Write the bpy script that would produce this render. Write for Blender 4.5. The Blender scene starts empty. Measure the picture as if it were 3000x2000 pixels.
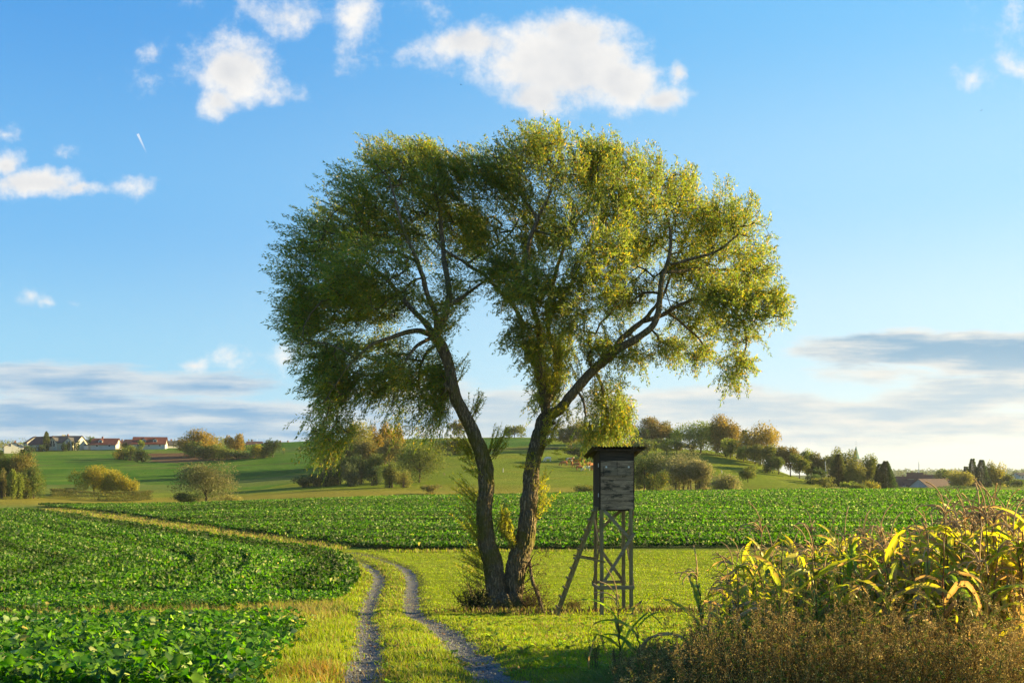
import bpy, bmesh, math, random
import numpy as np
from mathutils import Vector, Matrix

# ------------------------------------------------------------------ camera, sky, sun, exposure
SC = bpy.context.scene
COL = SC.collection
F = 2917.0            # focal length in pixels of the 3000 px wide photograph (35 mm lens)
HOR = 1400.0          # eye level in the photograph
CZ = 4.1              # camera height above the foot of the willow
SUN_EL, SUN_AHEAD = 15.0, 13.0   # degrees: height of the sun, and how far in front of the picture plane it stands (to the right)

cam_d = bpy.data.cameras.new('camera')
cam = bpy.data.objects.new('camera', cam_d)
COL.objects.link(cam)
cam_d.lens = 35.0
cam_d.sensor_width = 36.0
cam_d.shift_y = 0.1333
cam_d.clip_start = 0.1
cam_d.clip_end = 20000.0
cam.location = (0, 0, CZ)
cam.rotation_euler = (math.radians(90), 0, 0)
SC.camera = cam

SC.view_settings.view_transform = 'Standard'
SC.view_settings.look = 'None'
SC.view_settings.gamma = 1.0
SC.view_settings.use_curve_mapping = False
SC.view_settings.exposure = 2.0
SC.render.engine = 'CYCLES'
cy = SC.cycles
cy.max_bounces = 6
cy.diffuse_bounces = 3
cy.glossy_bounces = 2
cy.transmission_bounces = 5
cy.transparent_max_bounces = 6
cy.volume_bounces = 0
cy.use_adaptive_sampling = True
cy.adaptive_threshold = 0.015
try:
    cy.use_denoising = True
    cy.denoiser = 'OPENIMAGEDENOISE'
    cy.denoising_input_passes = 'RGB_ALBEDO_NORMAL'
except Exception:
    pass
cy.sample_clamp_indirect = 6.0

_a = math.radians(SUN_AHEAD)
_e = math.radians(SUN_EL)
SUN_DIR = Vector((math.cos(_a) * math.cos(_e), math.sin(_a) * math.cos(_e), math.sin(_e)))
sun_d = bpy.data.lights.new('sun', 'SUN')
sun_d.energy = 5.0
sun_d.angle = math.radians(0.55)
sun_d.color = (1.0, 0.775, 0.34)
sun = bpy.data.objects.new('sun', sun_d)
COL.objects.link(sun)
sun.rotation_euler = SUN_DIR.to_track_quat('Z', 'Y').to_euler()
sun.location = (60, 20, 40)


class NT:
    """small helper to write node trees"""
    def __init__(self, tree):
        self.t = tree
        self.n = tree.nodes
        self.l = tree.links

    def new(self, kind, **kw):
        nd = self.n.new(kind)
        for k, v in kw.items():
            setattr(nd, k, v)
        return nd

    def put(self, sock, v):
        if v is None:
            return
        if hasattr(v, 'is_output'):
            self.l.new(v, sock)
        else:
            try:
                sock.default_value = v
            except Exception:
                sock.default_value = tuple(v) + (1.0,)

    def math(self, op, a, b=None, c=None, clamp=False):
        nd = self.new('ShaderNodeMath', operation=op, use_clamp=clamp)
        for i, v in enumerate((a, b, c)):
            self.put(nd.inputs[i], v)
        return nd.outputs[0]

    def vec(self, op, a, b=None, c=None):
        nd = self.new('ShaderNodeVectorMath', operation=op)
        for i, v in enumerate((a, b, c)):
            if v is not None:
                self.put(nd.inputs[i], v)
        return nd.outputs['Value'] if op in ('DOT_PRODUCT', 'LENGTH', 'DISTANCE') else nd.outputs[0]

    def noise(self, vec, scale, detail=4.0, rough=0.55, dist=0.0, out='Fac'):
        nd = self.new('ShaderNodeTexNoise')
        if vec is not None:
            self.l.new(vec, nd.inputs['Vector'])
        nd.inputs['Scale'].default_value = scale
        nd.inputs['Detail'].default_value = detail
        nd.inputs['Roughness'].default_value = rough
        nd.inputs['Distortion'].default_value = dist
        return nd.outputs[out]

    def voro(self, vec, scale, feature='F1', out='Distance'):
        nd = self.new('ShaderNodeTexVoronoi', feature=feature)
        if vec is not None:
            self.l.new(vec, nd.inputs['Vector'])
        nd.inputs['Scale'].default_value = scale
        return nd.outputs[out]

    def smooth(self, v, a, b, lo=0.0, hi=1.0):
        nd = self.new('ShaderNodeMapRange', interpolation_type='SMOOTHSTEP')
        self.put(nd.inputs[0], v)
        self.put(nd.inputs[1], a)
        self.put(nd.inputs[2], b)
        self.put(nd.inputs[3], lo)
        self.put(nd.inputs[4], hi)
        return nd.outputs[0]

    def lin(self, v, a, b, lo=0.0, hi=1.0):
        nd = self.new('ShaderNodeMapRange')
        self.put(nd.inputs[0], v)
        self.put(nd.inputs[1], a)
        self.put(nd.inputs[2], b)
        self.put(nd.inputs[3], lo)
        self.put(nd.inputs[4], hi)
        return nd.outputs[0]

    def mix(self, fac, a, b, blend='MIX'):
        nd = self.new('ShaderNodeMix', data_type='RGBA', blend_type=blend)
        self.put(nd.inputs[0], fac)
        self.put(nd.inputs[6], a)
        self.put(nd.inputs[7], b)
        return nd.outputs[2]

    def mixs(self, fac, a, b):
        nd = self.new('ShaderNodeMixShader')
        self.put(nd.inputs[0], fac)
        self.l.new(a, nd.inputs[1])
        self.l.new(b, nd.inputs[2])
        return nd.outputs[0]

    def mapping(self, vec, scale=(1, 1, 1), loc=(0, 0, 0), rot=(0, 0, 0)):
        nd = self.new('ShaderNodeMapping')
        self.l.new(vec, nd.inputs[0])
        nd.inputs['Location'].default_value = loc
        nd.inputs['Rotation'].default_value = rot
        nd.inputs['Scale'].default_value = scale
        return nd.outputs[0]

    def bump(self, h, strength=0.5, dist=0.02, normal=None):
        nd = self.new('ShaderNodeBump')
        self.put(nd.inputs['Strength'], strength)
        self.put(nd.inputs['Distance'], dist)
        self.l.new(h, nd.inputs['Height'])
        if normal is not None:
            self.l.new(normal, nd.inputs['Normal'])
        return nd.outputs[0]


# ---- world: Nishita sky with clouds (a function of the direction looked in)
world = bpy.data.worlds.new('World')
SC.world = world
world.use_nodes = True
W = NT(world.node_tree)
W.n.clear()
sky = W.new('ShaderNodeTexSky', sky_type='NISHITA')
sky.sun_disc = False
sky.sun_elevation = math.radians(SUN_EL)
sky.sun_rotation = math.radians(90.0 - SUN_AHEAD)
sky.altitude = 400
sky.air_density = 1.0
sky.dust_density = 0.6
sky.ozone_density = 2.2
SKY_STRENGTH = 0.05
d = W.new('ShaderNodeTexCoord').outputs['Generated']
sep = W.new('ShaderNodeSeparateXYZ')
W.l.new(d, sep.inputs[0])
dy = W.math('MAXIMUM', sep.outputs[1], 0.08)
s_ = W.math('MULTIPLY_ADD', W.math('DIVIDE', sep.outputs[0], dy), F / 1000, 1.5)
t_ = W.math('MULTIPLY_ADD', W.math('DIVIDE', sep.outputs[2], dy), -F / 1000, HOR / 1000)
cmb = W.new('ShaderNodeCombineXYZ')
W.l.new(s_, cmb.inputs[0])
W.l.new(t_, cmb.inputs[1])
P = cmb.outputs[0]
front = W.smooth(sep.outputs[1], 0.25, 0.5)


def blobs(P, lst, start=-9.0):
    acc = None
    for (cx, cyy, rx, ry, amp) in lst:
        q = W.vec('MULTIPLY', W.vec('SUBTRACT', P, (cx / 1000, cyy / 1000, 0)), (1000 / rx, 1000 / ry, 0))
        v = W.math('MULTIPLY_ADD', W.vec('LENGTH', q), -amp, amp)
        acc = v if acc is None else W.math('SMOOTH_MAX', acc, v, 0.18)
    return acc


wn = W.noise(P, 5.0, 5, 0.6, out='Color')
warp = W.vec('MULTIPLY', W.vec('SUBTRACT', wn, (0.5, 0.5, 0.5)), (0.13, 0.10, 0))
P2 = W.vec('ADD', P, warp)
CUM = [(1640, 190, 330, 165, 1.25), (1400, 125, 200, 90, 1.0), (1690, 95, 190, 90, 1.2), (1830, 240, 190, 110, 1.2), (1560, 290, 170, 75, 1.1),
       (1950, 290, 115, 60, .95), (1985, 215, 40, 70, .7), (1260, 150, 130, 70, .5),
       (690, 205, 170, 125, 1.1), (635, 290, 90, 75, .95), (765, 260, 140, 66, .6), (600, 160, 100, 55, .6),
       (830, 35, 170, 95, .62), (1040, 50, 120, 130, .6), (1010, 150, 70, 90, .38), (1275, 20, 100, 70, .42), (560, 5, 60, 60, .3),
       (90, 540, 210, 66, 1.05), (20, 480, 80, 60, .8), (230, 560, 120, 32, .7), (385, 545, 95, 36, .5),
       (85, 870, 60, 40, .58), (130, 892, 55, 28, .5), (222, 898, 34, 26, .45), (560, 1065, 70, 34, .7), (660, 1040, 95, 52, .5), (690, 1060, 80, 34, .5),
       (850, 1050, 70, 70, .6), (440, 160, 90, 42, .30), (420, 235, 110, 56, .24), (20, 395, 80, 34, .38), (205, 447, 56, 22, .30),
       (2855, 225, 76, 56, .44), (2940, 180, 56, 56, .33), (3000, 60, 150, 140, .30), (2990, 200, 80, 56, .30),
       (2390, 1300, 85, 36, .5)]
cumd = blobs(P2, CUM)
fb = W.noise(P, 8.0, 11, 0.66)
cd = W.math('MULTIPLY_ADD', W.math('SUBTRACT', fb, 0.52), 1.65, cumd)
c_alpha = W.smooth(cd, 0.02, 0.74)
# relief: the same noise, coarser, a step towards the sun
fl = W.noise(P, 6.0, 4, 0.5)
fl2 = W.noise(W.vec('ADD', P, (0.030, -0.034, 0)), 6.0, 4, 0.5)
relief = W.math('SUBTRACT', fl, fl2)
cdl = W.math('MULTIPLY_ADD', W.math('SUBTRACT', fl, 0.5), 0.9, cumd)
thick = W.smooth(cdl, 0.25, 0.95)
shade = W.math('MULTIPLY_ADD', relief, -1.5, W.math('MULTIPLY', thick, 0.62), clamp=True)
c_col = W.mix(shade, (1.0, 0.975, 0.93, 1), (0.69, 0.71, 0.74, 1))
# flat layers low over the horizon
PS = W.vec('MULTIPLY', P2, (1.0, 1.0, 0))
STR = [(150, 1120, 520, 70, .9), (480, 1130, 420, 60, .8), (250, 1225, 820, 95, 1.0), (600, 1265, 620, 80, 1.0), (750, 1215, 320, 60, .9), (750, 1300, 420, 55, .8), (0, 1300, 400, 50, .8),
       (1250, 1210, 420, 110, 1.0), (1550, 1200, 480, 90, 1.0), (2050, 1195, 640, 75, 1.0), (2500, 1215, 560, 75, .9), (2800, 1250, 460, 70, .7), (1750, 1260, 800, 70, .9), (2300, 1290, 500, 50, .6),
       (2720, 1022, 480, 60, 1.5), (2980, 1045, 360, 80, 1.5), (2930, 1140, 320, 62, .9), (2560, 1095, 230, 42, .6), (2750, 1180, 400, 50, .7)]
strd = blobs(W.vec('ADD', P, W.vec('MULTIPLY', warp, (1.4, 0.35, 0))), STR)
sn = W.noise(W.vec('MULTIPLY', P, (1.4, 6.0, 0)), 2.4, 7, 0.62)
sd = W.math('MULTIPLY_ADD', W.math('SUBTRACT', sn, 0.47), 1.5, strd)
s_alpha = W.math('MULTIPLY', W.smooth(sd, 0.02, 0.50), 0.93)
sn2 = W.noise(W.vec('MULTIPLY', P, (1.0, 9.0, 0)), 3.1, 6, 0.6)
s_dark = W.smooth(W.math('MULTIPLY_ADD', sn2, 1.2, W.math('MULTIPLY', sd, 0.50)), 0.58, 1.18)
# left the layer is blue grey, right it is paler
rightness = W.smooth(s_, 0.7, 1.7)
s_light = W.mix(rightness, (0.74, 0.81, 0.85, 1), (0.95, 0.93, 0.86, 1))
s_deep = W.mix(rightness, (0.25, 0.47, 0.72, 1), (0.55, 0.69, 0.79, 1))
deepr = W.math('MULTIPLY', W.smooth(s_, 2.1, 2.5), W.smooth(t_, 1.16, 1.0))
s_deep = W.mix(deepr, s_deep, (0.30, 0.50, 0.68, 1))
s_col = W.mix(s_dark, s_light, s_deep)
# contrail
ctr = None
for off in (0.0, 0.0035):
    a_ = Vector((0.402 + off, 0.394 - off * 0.3, 0)); b_ = Vector((0.428 + off * .3, 0.447, 0))
    ab = b_ - a_
    ap = W.vec('SUBTRACT', P, tuple(a_))
    h = W.math('DIVIDE', W.vec('DOT_PRODUCT', ap, tuple(ab)), ab.length_squared, clamp=False)
    hc = W.math('MINIMUM', W.math('MAXIMUM', h, 0.0), 1.0)
    sc = W.new('ShaderNodeVectorMath', operation='SCALE'); sc.inputs[0].default_value = tuple(ab); W.l.new(hc, sc.inputs['Scale'])
    dist = W.vec('LENGTH', W.vec('SUBTRACT', ap, sc.outputs[0]))
    v = W.math('MULTIPLY', W.smooth(dist, 0.0020, 0.0005), W.lin(hc, 0, 1, 0.95, 0.05))
    ctr = v if ctr is None else W.math('MAXIMUM', ctr, v)
# clear sky: the Nishita sky, graded deeper blue high up and whiter low down and towards the sun
elev = sep.outputs[2]
toward = W.vec('DOT_PRODUCT', d, (math.cos(_a), math.sin(_a), 0.0))


def ramp(v, stops):
    nd = W.new('ShaderNodeValToRGB')
    nd.color_ramp.interpolation = 'B_SPLINE' if False else 'EASE'
    el = nd.color_ramp.elements
    while len(el) < len(stops):
        el.new(0.5)
    for e_, (p_, c_) in zip(el, stops):
        e_.position = p_
        e_.color = tuple(c_) + (1,)
    W.l.new(v, nd.inputs[0])
    return nd.outputs[0]


away_c = ramp(elev, [(0.0, (0.40, 0.62, 0.80)), (0.10, (0.29, 0.60, 0.83)), (0.25, (0.155, 0.46, 0.83)), (0.43, (0.070, 0.330, 0.77)), (0.9, (0.03, 0.17, 0.52))])
near_c = ramp(elev, [(0.0, (0.84, 0.87, 0.80)), (0.14, (0.64, 0.84, 0.92)), (0.27, (0.42, 0.73, 0.95)), (0.43, (0.21, 0.59, 0.95)), (0.9, (0.05, 0.22, 0.60))])
graded = W.mix(W.smooth(toward, -0.30, 0.75), away_c, near_c)
hs = W.new('ShaderNodeHueSaturation')
hs.inputs['Saturation'].default_value = 1.1
W.l.new(sky.outputs[0], hs.inputs['Color'])
bg0 = W.new('ShaderNodeBackground')
W.l.new(hs.outputs[0], bg0.inputs[0])
bg0.inputs[1].default_value = SKY_STRENGTH
bg1 = W.new('ShaderNodeBackground')
W.l.new(graded, bg1.inputs[0])
bg1.inputs[1].default_value = 0.285


class _B: pass


bg = _B()
bg.outputs = [W.mixs(0.82, bg0.outputs[0], bg1.outputs[0])]


def bgs(col, strength):
    b = W.new('ShaderNodeBackground')
    W.put(b.inputs[0], col)
    b.inputs[1].default_value = strength
    return b.outputs[0]


CLOUD_STRENGTH = 0.255
sh = W.mixs(W.math('MULTIPLY', s_alpha, front), bg.outputs[0], bgs(s_col, CLOUD_STRENGTH * 0.95))
sh = W.mixs(W.math('MULTIPLY', c_alpha, W.math('MULTIPLY', front, 0.97)), sh, bgs(c_col, CLOUD_STRENGTH))
sh = W.mixs(W.math('MULTIPLY', ctr, front), sh, bgs((0.95, 0.96, 0.98, 1), CLOUD_STRENGTH))
wo = W.new('ShaderNodeOutputWorld')
W.l.new(sh, wo.inputs[0])
world.cycles.sampling_method = 'MANUAL'
world.cycles.sample_map_resolution = 512

# ------------------------------------------------------------------ helpers
RNG = np.random.default_rng(7)


def R(a, b, n=None):
    return RNG.uniform(a, b, n)


def tag(o, label=None, cat=None, group=None, kind=None):
    if label: o['label'] = label
    if cat: o['category'] = cat
    if group: o['group'] = group
    if kind: o['kind'] = kind
    return o


def empty(name, loc, rz=0.0):
    o = bpy.data.objects.new(name, None)
    o.empty_display_size = 0.3
    COL.objects.link(o)
    o.location = loc
    o.rotation_euler = (0, 0, rz)
    return o


def link(name, me, mat=None, parent=None):
    o = bpy.data.objects.new(name, me)
    COL.objects.link(o)
    if mat is not None:
        me.materials.clear()
        for m in (mat if isinstance(mat, (list, tuple)) else [mat]):
            me.materials.append(m)
    if parent is not None:
        o.parent = parent
    return o


def np_mesh(name, V, faces, col=None, smooth=False, uv=None):
    """faces: list of (M,k) index arrays"""
    me = bpy.data.meshes.new(name)
    V = np.asarray(V, dtype=np.float32)
    me.vertices.add(len(V))
    me.vertices.foreach_set('co', V.ravel())
    fl = [np.asarray(f, dtype=np.int32) for f in faces if len(f)]
    tot = sum(f.size for f in fl)
    npoly = sum(len(f) for f in fl)
    me.loops.add(tot)
    me.loops.foreach_set('vertex_index', np.concatenate([f.ravel() for f in fl]))
    me.polygons.add(npoly)
    ls = []
    s = 0
    for f in fl:
        k = f.shape[1]
        ls.append(s + np.arange(len(f)) * k)
        s += f.size
    me.polygons.foreach_set('loop_start', np.concatenate(ls).astype(np.int32))
    me.polygons.foreach_set('use_smooth', np.full(npoly, bool(smooth)))
    if col is not None:
        c = np.ones((len(V), 4), dtype=np.float32)
        c[:, :3] = col
        at = me.attributes.new('Col', 'FLOAT_COLOR', 'POINT')
        at.data.foreach_set('color', c.ravel())
    me.update(calc_edges=True)
    return me


class MB:
    """collects boxes, bars and tubes into one mesh"""
    def __init__(self):
        self.v = []
        self.f4 = []
        self.f3 = []
        self.n = 0
        self.c = []

    def add(self, V, f4=None, f3=None, col=(1, 1, 1)):
        V = np.asarray(V, dtype=float).reshape(-1, 3)
        self.v.append(V)
        self.c.append(np.tile(np.asarray(col, dtype=float), (len(V), 1)) if np.ndim(col) == 1 else np.asarray(col))
        if f4 is not None and len(f4): self.f4.append(np.asarray(f4).reshape(-1, 4) + self.n)
        if f3 is not None and len(f3): self.f3.append(np.asarray(f3).reshape(-1, 3) + self.n)
        self.n += len(V)
        return self

    def box(self, x0, x1, y0, y1, z0, z1, col=(1, 1, 1)):
        V = [(x0, y0, z0), (x1, y0, z0), (x1, y1, z0), (x0, y1, z0), (x0, y0, z1), (x1, y0, z1), (x1, y1, z1), (x0, y1, z1)]
        return self.add(V, [(3, 2, 1, 0), (4, 5, 6, 7), (0, 1, 5, 4), (1, 2, 6, 5), (2, 3, 7, 6), (3, 0, 4, 7)], col=col)

    def bar(self, a, b, w, t, up=(0, 0, 1), col=(1, 1, 1)):
        a = Vector(a); b = Vector(b)
        d = (b - a).normalized()
        u = Vector(up)
        s = d.cross(u)
        if s.length < 1e-4: s = d.cross(Vector((0, 1, 0)))
        s.normalize()
        u = s.cross(d).normalized()
        V = []
        for p in (a, b):
            for (i, j) in ((-1, -1), (1, -1), (1, 1), (-1, 1)):
                V.append(p + s * (w / 2 * i) + u * (t / 2 * j))
        return self.add([tuple(x) for x in V], [(0, 1, 2, 3), (7, 6, 5, 4), (0, 4, 5, 1), (1, 5, 6, 2), (2, 6, 7, 3), (3, 7, 4, 0)], col=col)

    def tube(self, pts, rad, sides=6, cap=True, col=(1, 1, 1)):
        pts = np.asarray(pts, dtype=float)
        n = len(pts)
        rad = np.broadcast_to(np.asarray(rad, dtype=float), (n,))
        T = np.gradient(pts, axis=0) if n > 1 else np.array([[0, 0, 1.0]])
        T /= np.linalg.norm(T, axis=1, keepdims=True) + 1e-9
        ref = np.array([0.31, 0.9, 0.2])
        V = []
        for i in range(n):
            a = np.cross(T[i], ref); a /= np.linalg.norm(a) + 1e-9
            b = np.cross(T[i], a)
            ang = np.arange(sides) * 2 * np.pi / sides
            V.append(pts[i] + rad[i] * (np.cos(ang)[:, None] * a + np.sin(ang)[:, None] * b))
        V = np.concatenate(V)
        q = []
        for i in range(n - 1):
            for k in range(sides):
                k2 = (k + 1) % sides
                q.append((i * sides + k, i * sides + k2, (i + 1) * sides + k2, (i + 1) * sides + k))
        t3 = []
        if cap:
            V = np.vstack([V, pts[0], pts[-1]])
            for k in range(sides):
                k2 = (k + 1) % sides
                t3.append((n * sides, k2, k))
                t3.append((n * sides + 1, (n - 1) * sides + k, (n - 1) * sides + k2))
        if np.ndim(col) == 2 and len(col) == n:
            cc = np.repeat(np.asarray(col), sides, axis=0)
            if cap: cc = np.vstack([cc, col[0], col[-1]])
            col = cc
        return self.add(V, q, t3, col)

    def build(self, name, mat, parent=None, smooth=False, color=False):
        V = np.concatenate(self.v)
        fs = []
        if self.f4: fs.append(np.concatenate(self.f4))
        if self.f3: fs.append(np.concatenate(self.f3))
        me = np_mesh(name, V, fs, np.concatenate(self.c) if color else None, smooth)
        return link(name, me, mat, parent)


def unit(v):
    return v / (np.linalg.norm(v, axis=-1, keepdims=True) + 1e-9)


def rand_dirs(n):
    v = RNG.normal(size=(n, 3))
    return unit(v)


def leaf_cards(base, dirs, length, width, cols, fold=0.25, roll=None, bend=0.0):
    """folded diamond leaves: base (N,3), dirs (N,3) -> V, quads-as-tris, per-vertex colours"""
    N = len(base)
    length = np.broadcast_to(length, (N,))[:, None]
    width = np.broadcast_to(width, (N,))[:, None]
    d = unit(dirs)
    r = rand_dirs(N) if roll is None else roll
    s = unit(np.cross(d, r))
    n = np.cross(s, d)
    mid = base + d * length * 0.45
    L = mid + s * width * 0.5 + n * width * fold
    Rr = mid - s * width * 0.5 + n * width * fold
    tip = base + d * length - n * length * bend
    V = np.stack([base, L, tip, Rr], axis=1).reshape(-1, 3)
    i = np.arange(N)[:, None] * 4
    tris = np.concatenate([i + np.array([[0, 2, 1]]), i + np.array([[0, 3, 2]])])
    C = np.repeat(np.asarray(cols), 4, axis=0)
    return V, tris, C


def join_np(parts):
    V, Fc, C = [], [], []
    n = 0
    for (v, f, c) in parts:
        V.append(v); Fc.append(f + n); C.append(c)
        n += len(v)
    return np.concatenate(V), np.concatenate(Fc), np.concatenate(C)


def pick_cols(n, palette, jitter=0.18):
    """palette: list of (weight, rgb)"""
    w = np.array([p[0] for p in palette], dtype=float)
    k = RNG.choice(len(palette), n, p=w / w.sum())
    c = np.array([p[1] for p in palette])[k]
    return np.clip(c * (1 + RNG.uniform(-jitter, jitter, (n, 1))) * (1 + RNG.uniform(-0.08, 0.08, (n, 3))), 0.003, 1)


# smooth value noise on the plane, from sines
_ph = np.random.default_rng(3)
_nk = [(_ph.uniform(0, 2 * np.pi), _ph.uniform(0, 2 * np.pi), _ph.uniform(0, 2 * np.pi)) for _ in range(24)]


def wav(x, y, scale, seed=0, octv=3):
    x = np.asarray(x, float); y = np.asarray(y, float)
    r = 0.0
    amp = 1.0
    tot = 0.0
    for o in range(octv):
        for j in range(3):
            a, b, c = _nk[(seed * 5 + o * 3 + j) % 24]
            k = 2 * np.pi / scale * (0.75 + 0.5 * ((a * 7.3) % 1))
            r = r + amp * np.sin(k * (np.cos(b) * x + np.sin(b) * y) + a + 1.3 * np.sin(k * 0.6 * (np.cos(c) * x + np.sin(c) * y) + b))
            tot += amp
        amp *= 0.55
        scale *= 0.47
    return r / tot * 1.6


# ------------------------------------------------------------------ the lie of the land
def pchip_slopes(x, y):
    h = np.diff(x); dl = np.diff(y) / h
    m = np.zeros(len(x))
    for k in range(1, len(x) - 1):
        if dl[k - 1] * dl[k] > 0:
            w1 = 2 * h[k] + h[k - 1]; w2 = h[k] + 2 * h[k - 1]
            m[k] = (w1 + w2) / (w1 / dl[k - 1] + w2 / dl[k])
    m[0] = dl[0]; m[-1] = dl[-1]
    return m


def hermite(x, y, m, q):
    i = np.clip(np.searchsorted(x, q) - 1, 0, len(x) - 2)
    h = x[i + 1] - x[i]
    t = (q - x[i]) / h
    t2 = t * t; t3 = t2 * t
    return (2 * t3 - 3 * t2 + 1) * y[i] + (t3 - 2 * t2 + t) * h * m[i] + (-2 * t3 + 3 * t2) * y[i + 1] + (t3 - t2) * h * m[i + 1]


NEAR = [(11.5, 2000), (16.7, 1900), (20.5, 1852), (26, 1820), (31, 1799), (37, 1768), (42, 1740), (49, 1700), (58, 1660), (70, 1616)]
FARR = {
    0:    NEAR + [(110, 1540), (150, 1498), (200, 1470), (260, 1440), (330, 1395), (400, 1347), (450, 1326), (490, 1319), (600, 1330), (900, 1345), (2000, 1370), (6000, 1390)],
    500:  NEAR + [(110, 1532), (150, 1488), (172, 1479), (200, 1480), (230, 1466), (270, 1436), (330, 1385), (400, 1341), (450, 1318), (490, 1312), (600, 1322), (900, 1345), (2000, 1370), (6000, 1390)],
    1000: NEAR + [(110, 1520), (150, 1469), (170, 1461), (190, 1468), (220, 1448), (260, 1420), (300, 1390), (350, 1345), (400, 1308), (450, 1289), (560, 1298), (900, 1330), (2000, 1370), (6000, 1390)],
    1500: NEAR + [(110, 1515), (150, 1462), (170, 1452), (190, 1462), (220, 1444), (260, 1410), (300, 1372), (350, 1322), (400, 1288), (430, 1281), (560, 1300), (900, 1335), (2000, 1370), (6000, 1390)],
    1800: NEAR + [(110, 1512), (150, 1455), (170, 1446), (190, 1458), (220, 1442), (260, 1410), (300, 1373), (350, 1325), (390, 1300), (420, 1294), (560, 1315), (900, 1350), (2000, 1375), (6000, 1390)],
    2050: NEAR + [(110, 1510), (150, 1451), (170, 1443), (190, 1455), (220, 1440), (260, 1406), (300, 1362), (340, 1326), (370, 1318), (450, 1335), (560, 1350), (900, 1370), (2000, 1380), (6000, 1390)],
    2200: NEAR + [(110, 1509), (150, 1449), (170, 1441), (190, 1453), (220, 1438), (260, 1408), (300, 1372), (330, 1352), (360, 1350), (450, 1368), (560, 1378), (900, 1385), (2000, 1388), (6000, 1392)],
    2350: NEAR + [(110, 1508), (150, 1447), (170, 1439), (190, 1450), (220, 1437), (260, 1418), (290, 1403), (320, 1402), (370, 1412), (450, 1415), (560, 1412), (900, 1400), (2000, 1392), (6000, 1393)],
    2500: NEAR + [(110, 1508), (150, 1446), (170, 1437), (190, 1446), (220, 1441), (260, 1436), (320, 1432), (370, 1430), (450, 1427), (560, 1420), (900, 1408), (2000, 1396), (6000, 1394)],
    3000: NEAR + [(110, 1508), (150, 1450), (170, 1441), (190, 1446), (220, 1440), (260, 1436), (320, 1430), (370, 1428), (450, 1424), (560, 1418), (900, 1408), (2000, 1396), (6000, 1394)],
}
_COLS = []
_U = []
for _px in sorted(FARR):
    _k = FARR[_px]
    _y = np.array([-60.0, 0.0] + [a for a, b in _k])
    _z = np.array([3.2, 2.45] + [CZ - (b - HOR) * a / F for a, b in _k])
    _s = np.log(_y + 90.0)
    _COLS.append((_s, _z, pchip_slopes(_s, _z)))
    _U.append((_px - 1500) / F)
_U = np.array(_U)


def base_height(X, Y):
    X = np.asarray(X, float); Y = np.asarray(Y, float)
    s = np.log(np.clip(Y, -60, 6000) + 90.0)
    u = np.clip(X / np.maximum(Y, 12.0), _U[0], _U[-1])
    Z = np.stack([hermite(a, b, m, s) for a, b, m in _COLS], axis=-1)
    h = np.diff(_U)
    D = np.diff(Z, axis=-1) / h
    M = np.zeros_like(Z)
    a, b = D[..., :-1], D[..., 1:]
    M[..., 1:-1] = np.where(a * b > 0, 2 * a * b / np.where(np.abs(a + b) < 1e-12, 1, a + b), 0)
    i = np.clip(np.searchsorted(_U, u) - 1, 0, len(_U) - 2)
    t = (u - _U[i]) / h[i]
    t2 = t * t; t3 = t2 * t
    tk = lambda A, j: np.take_along_axis(A, j[..., None], axis=-1)[..., 0]
    return (2 * t3 - 3 * t2 + 1) * tk(Z, i) + (t3 - 2 * t2 + t) * h[i] * tk(M, i) + (-2 * t3 + 3 * t2) * tk(Z, i + 1) + (t3 - t2) * h[i] * tk(M, i + 1)


_YS = np.geomspace(5.0, 900.0, 5000)


def ground_at(px, py, y0=5.0):
    """where the line of sight through a point of the photograph meets the land"""
    X = (px - 1500) / F * _YS
    zr = CZ - (py - HOR) * _YS / F
    h = base_height(X, _YS)
    k = np.argmax((h >= zr) & (_YS > y0))
    if not ((h >= zr) & (_YS > y0)).any():
        k = len(_YS) - 1
    return float(X[k]), float(_YS[k])


def at(px, py, Y):
    return Vector(((px - 1500) * Y / F, Y, CZ - (py - HOR) * Y / F))


RUT_L = [(1030, 2120), (1055, 2000), (1076, 1900), (1077, 1850), (1071, 1800), (1082, 1770), (1094, 1740), (1110, 1700), (1104, 1680), (1078, 1660), (1053, 1645), (1015, 1630), (967, 1618)]
RUT_R = [(1620, 2120), (1465, 2000), (1356, 1900), (1304, 1850), (1250, 1820), (1212, 1800), (1206, 1770), (1205, 1740), (1206, 1700), (1198, 1680), (1174, 1660), (1137, 1645), (1093, 1630), (1029, 1618)]


def smooth_line(P, step=0.3):
    P = np.asarray(P, float)
    t = np.concatenate([[0], np.cumsum(np.linalg.norm(np.diff(P, axis=0), axis=1))])
    q = np.arange(0, t[-1], step)
    out = np.stack([hermite(t, P[:, k], np.gradient(P[:, k], t), q) for k in range(P.shape[1])], axis=1)
    for _ in range(6):
        out[1:-1] = 0.25 * out[:-2] + 0.5 * out[1:-1] + 0.25 * out[2:]
    return out


RL = smooth_line([ground_at(*p) for p in RUT_L])
RR = smooth_line([ground_at(*p) for p in RUT_R])


def line_dist(X, Y, L):
    """distance to a densely sampled polyline, only where it may matter"""
    X = np.asarray(X, float); Y = np.asarray(Y, float)
    out = np.full(X.shape, 9.0)
    lo = L.min(0) - 3; hi = L.max(0) + 3
    m = (X > lo[0]) & (X < hi[0]) & (Y > lo[1]) & (Y < hi[1])
    if not m.any(): return out
    xs, ys = X[m], Y[m]
    best = np.full(xs.shape, 1e9)
    for a in range(0, len(L), 64):
        S = L[a:a + 64]
        dd = (xs[:, None] - S[None, :, 0]) ** 2 + (ys[:, None] - S[None, :, 1]) ** 2
        best = np.minimum(best, dd.min(1))
    out[m] = np.sqrt(best)
    return out


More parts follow.
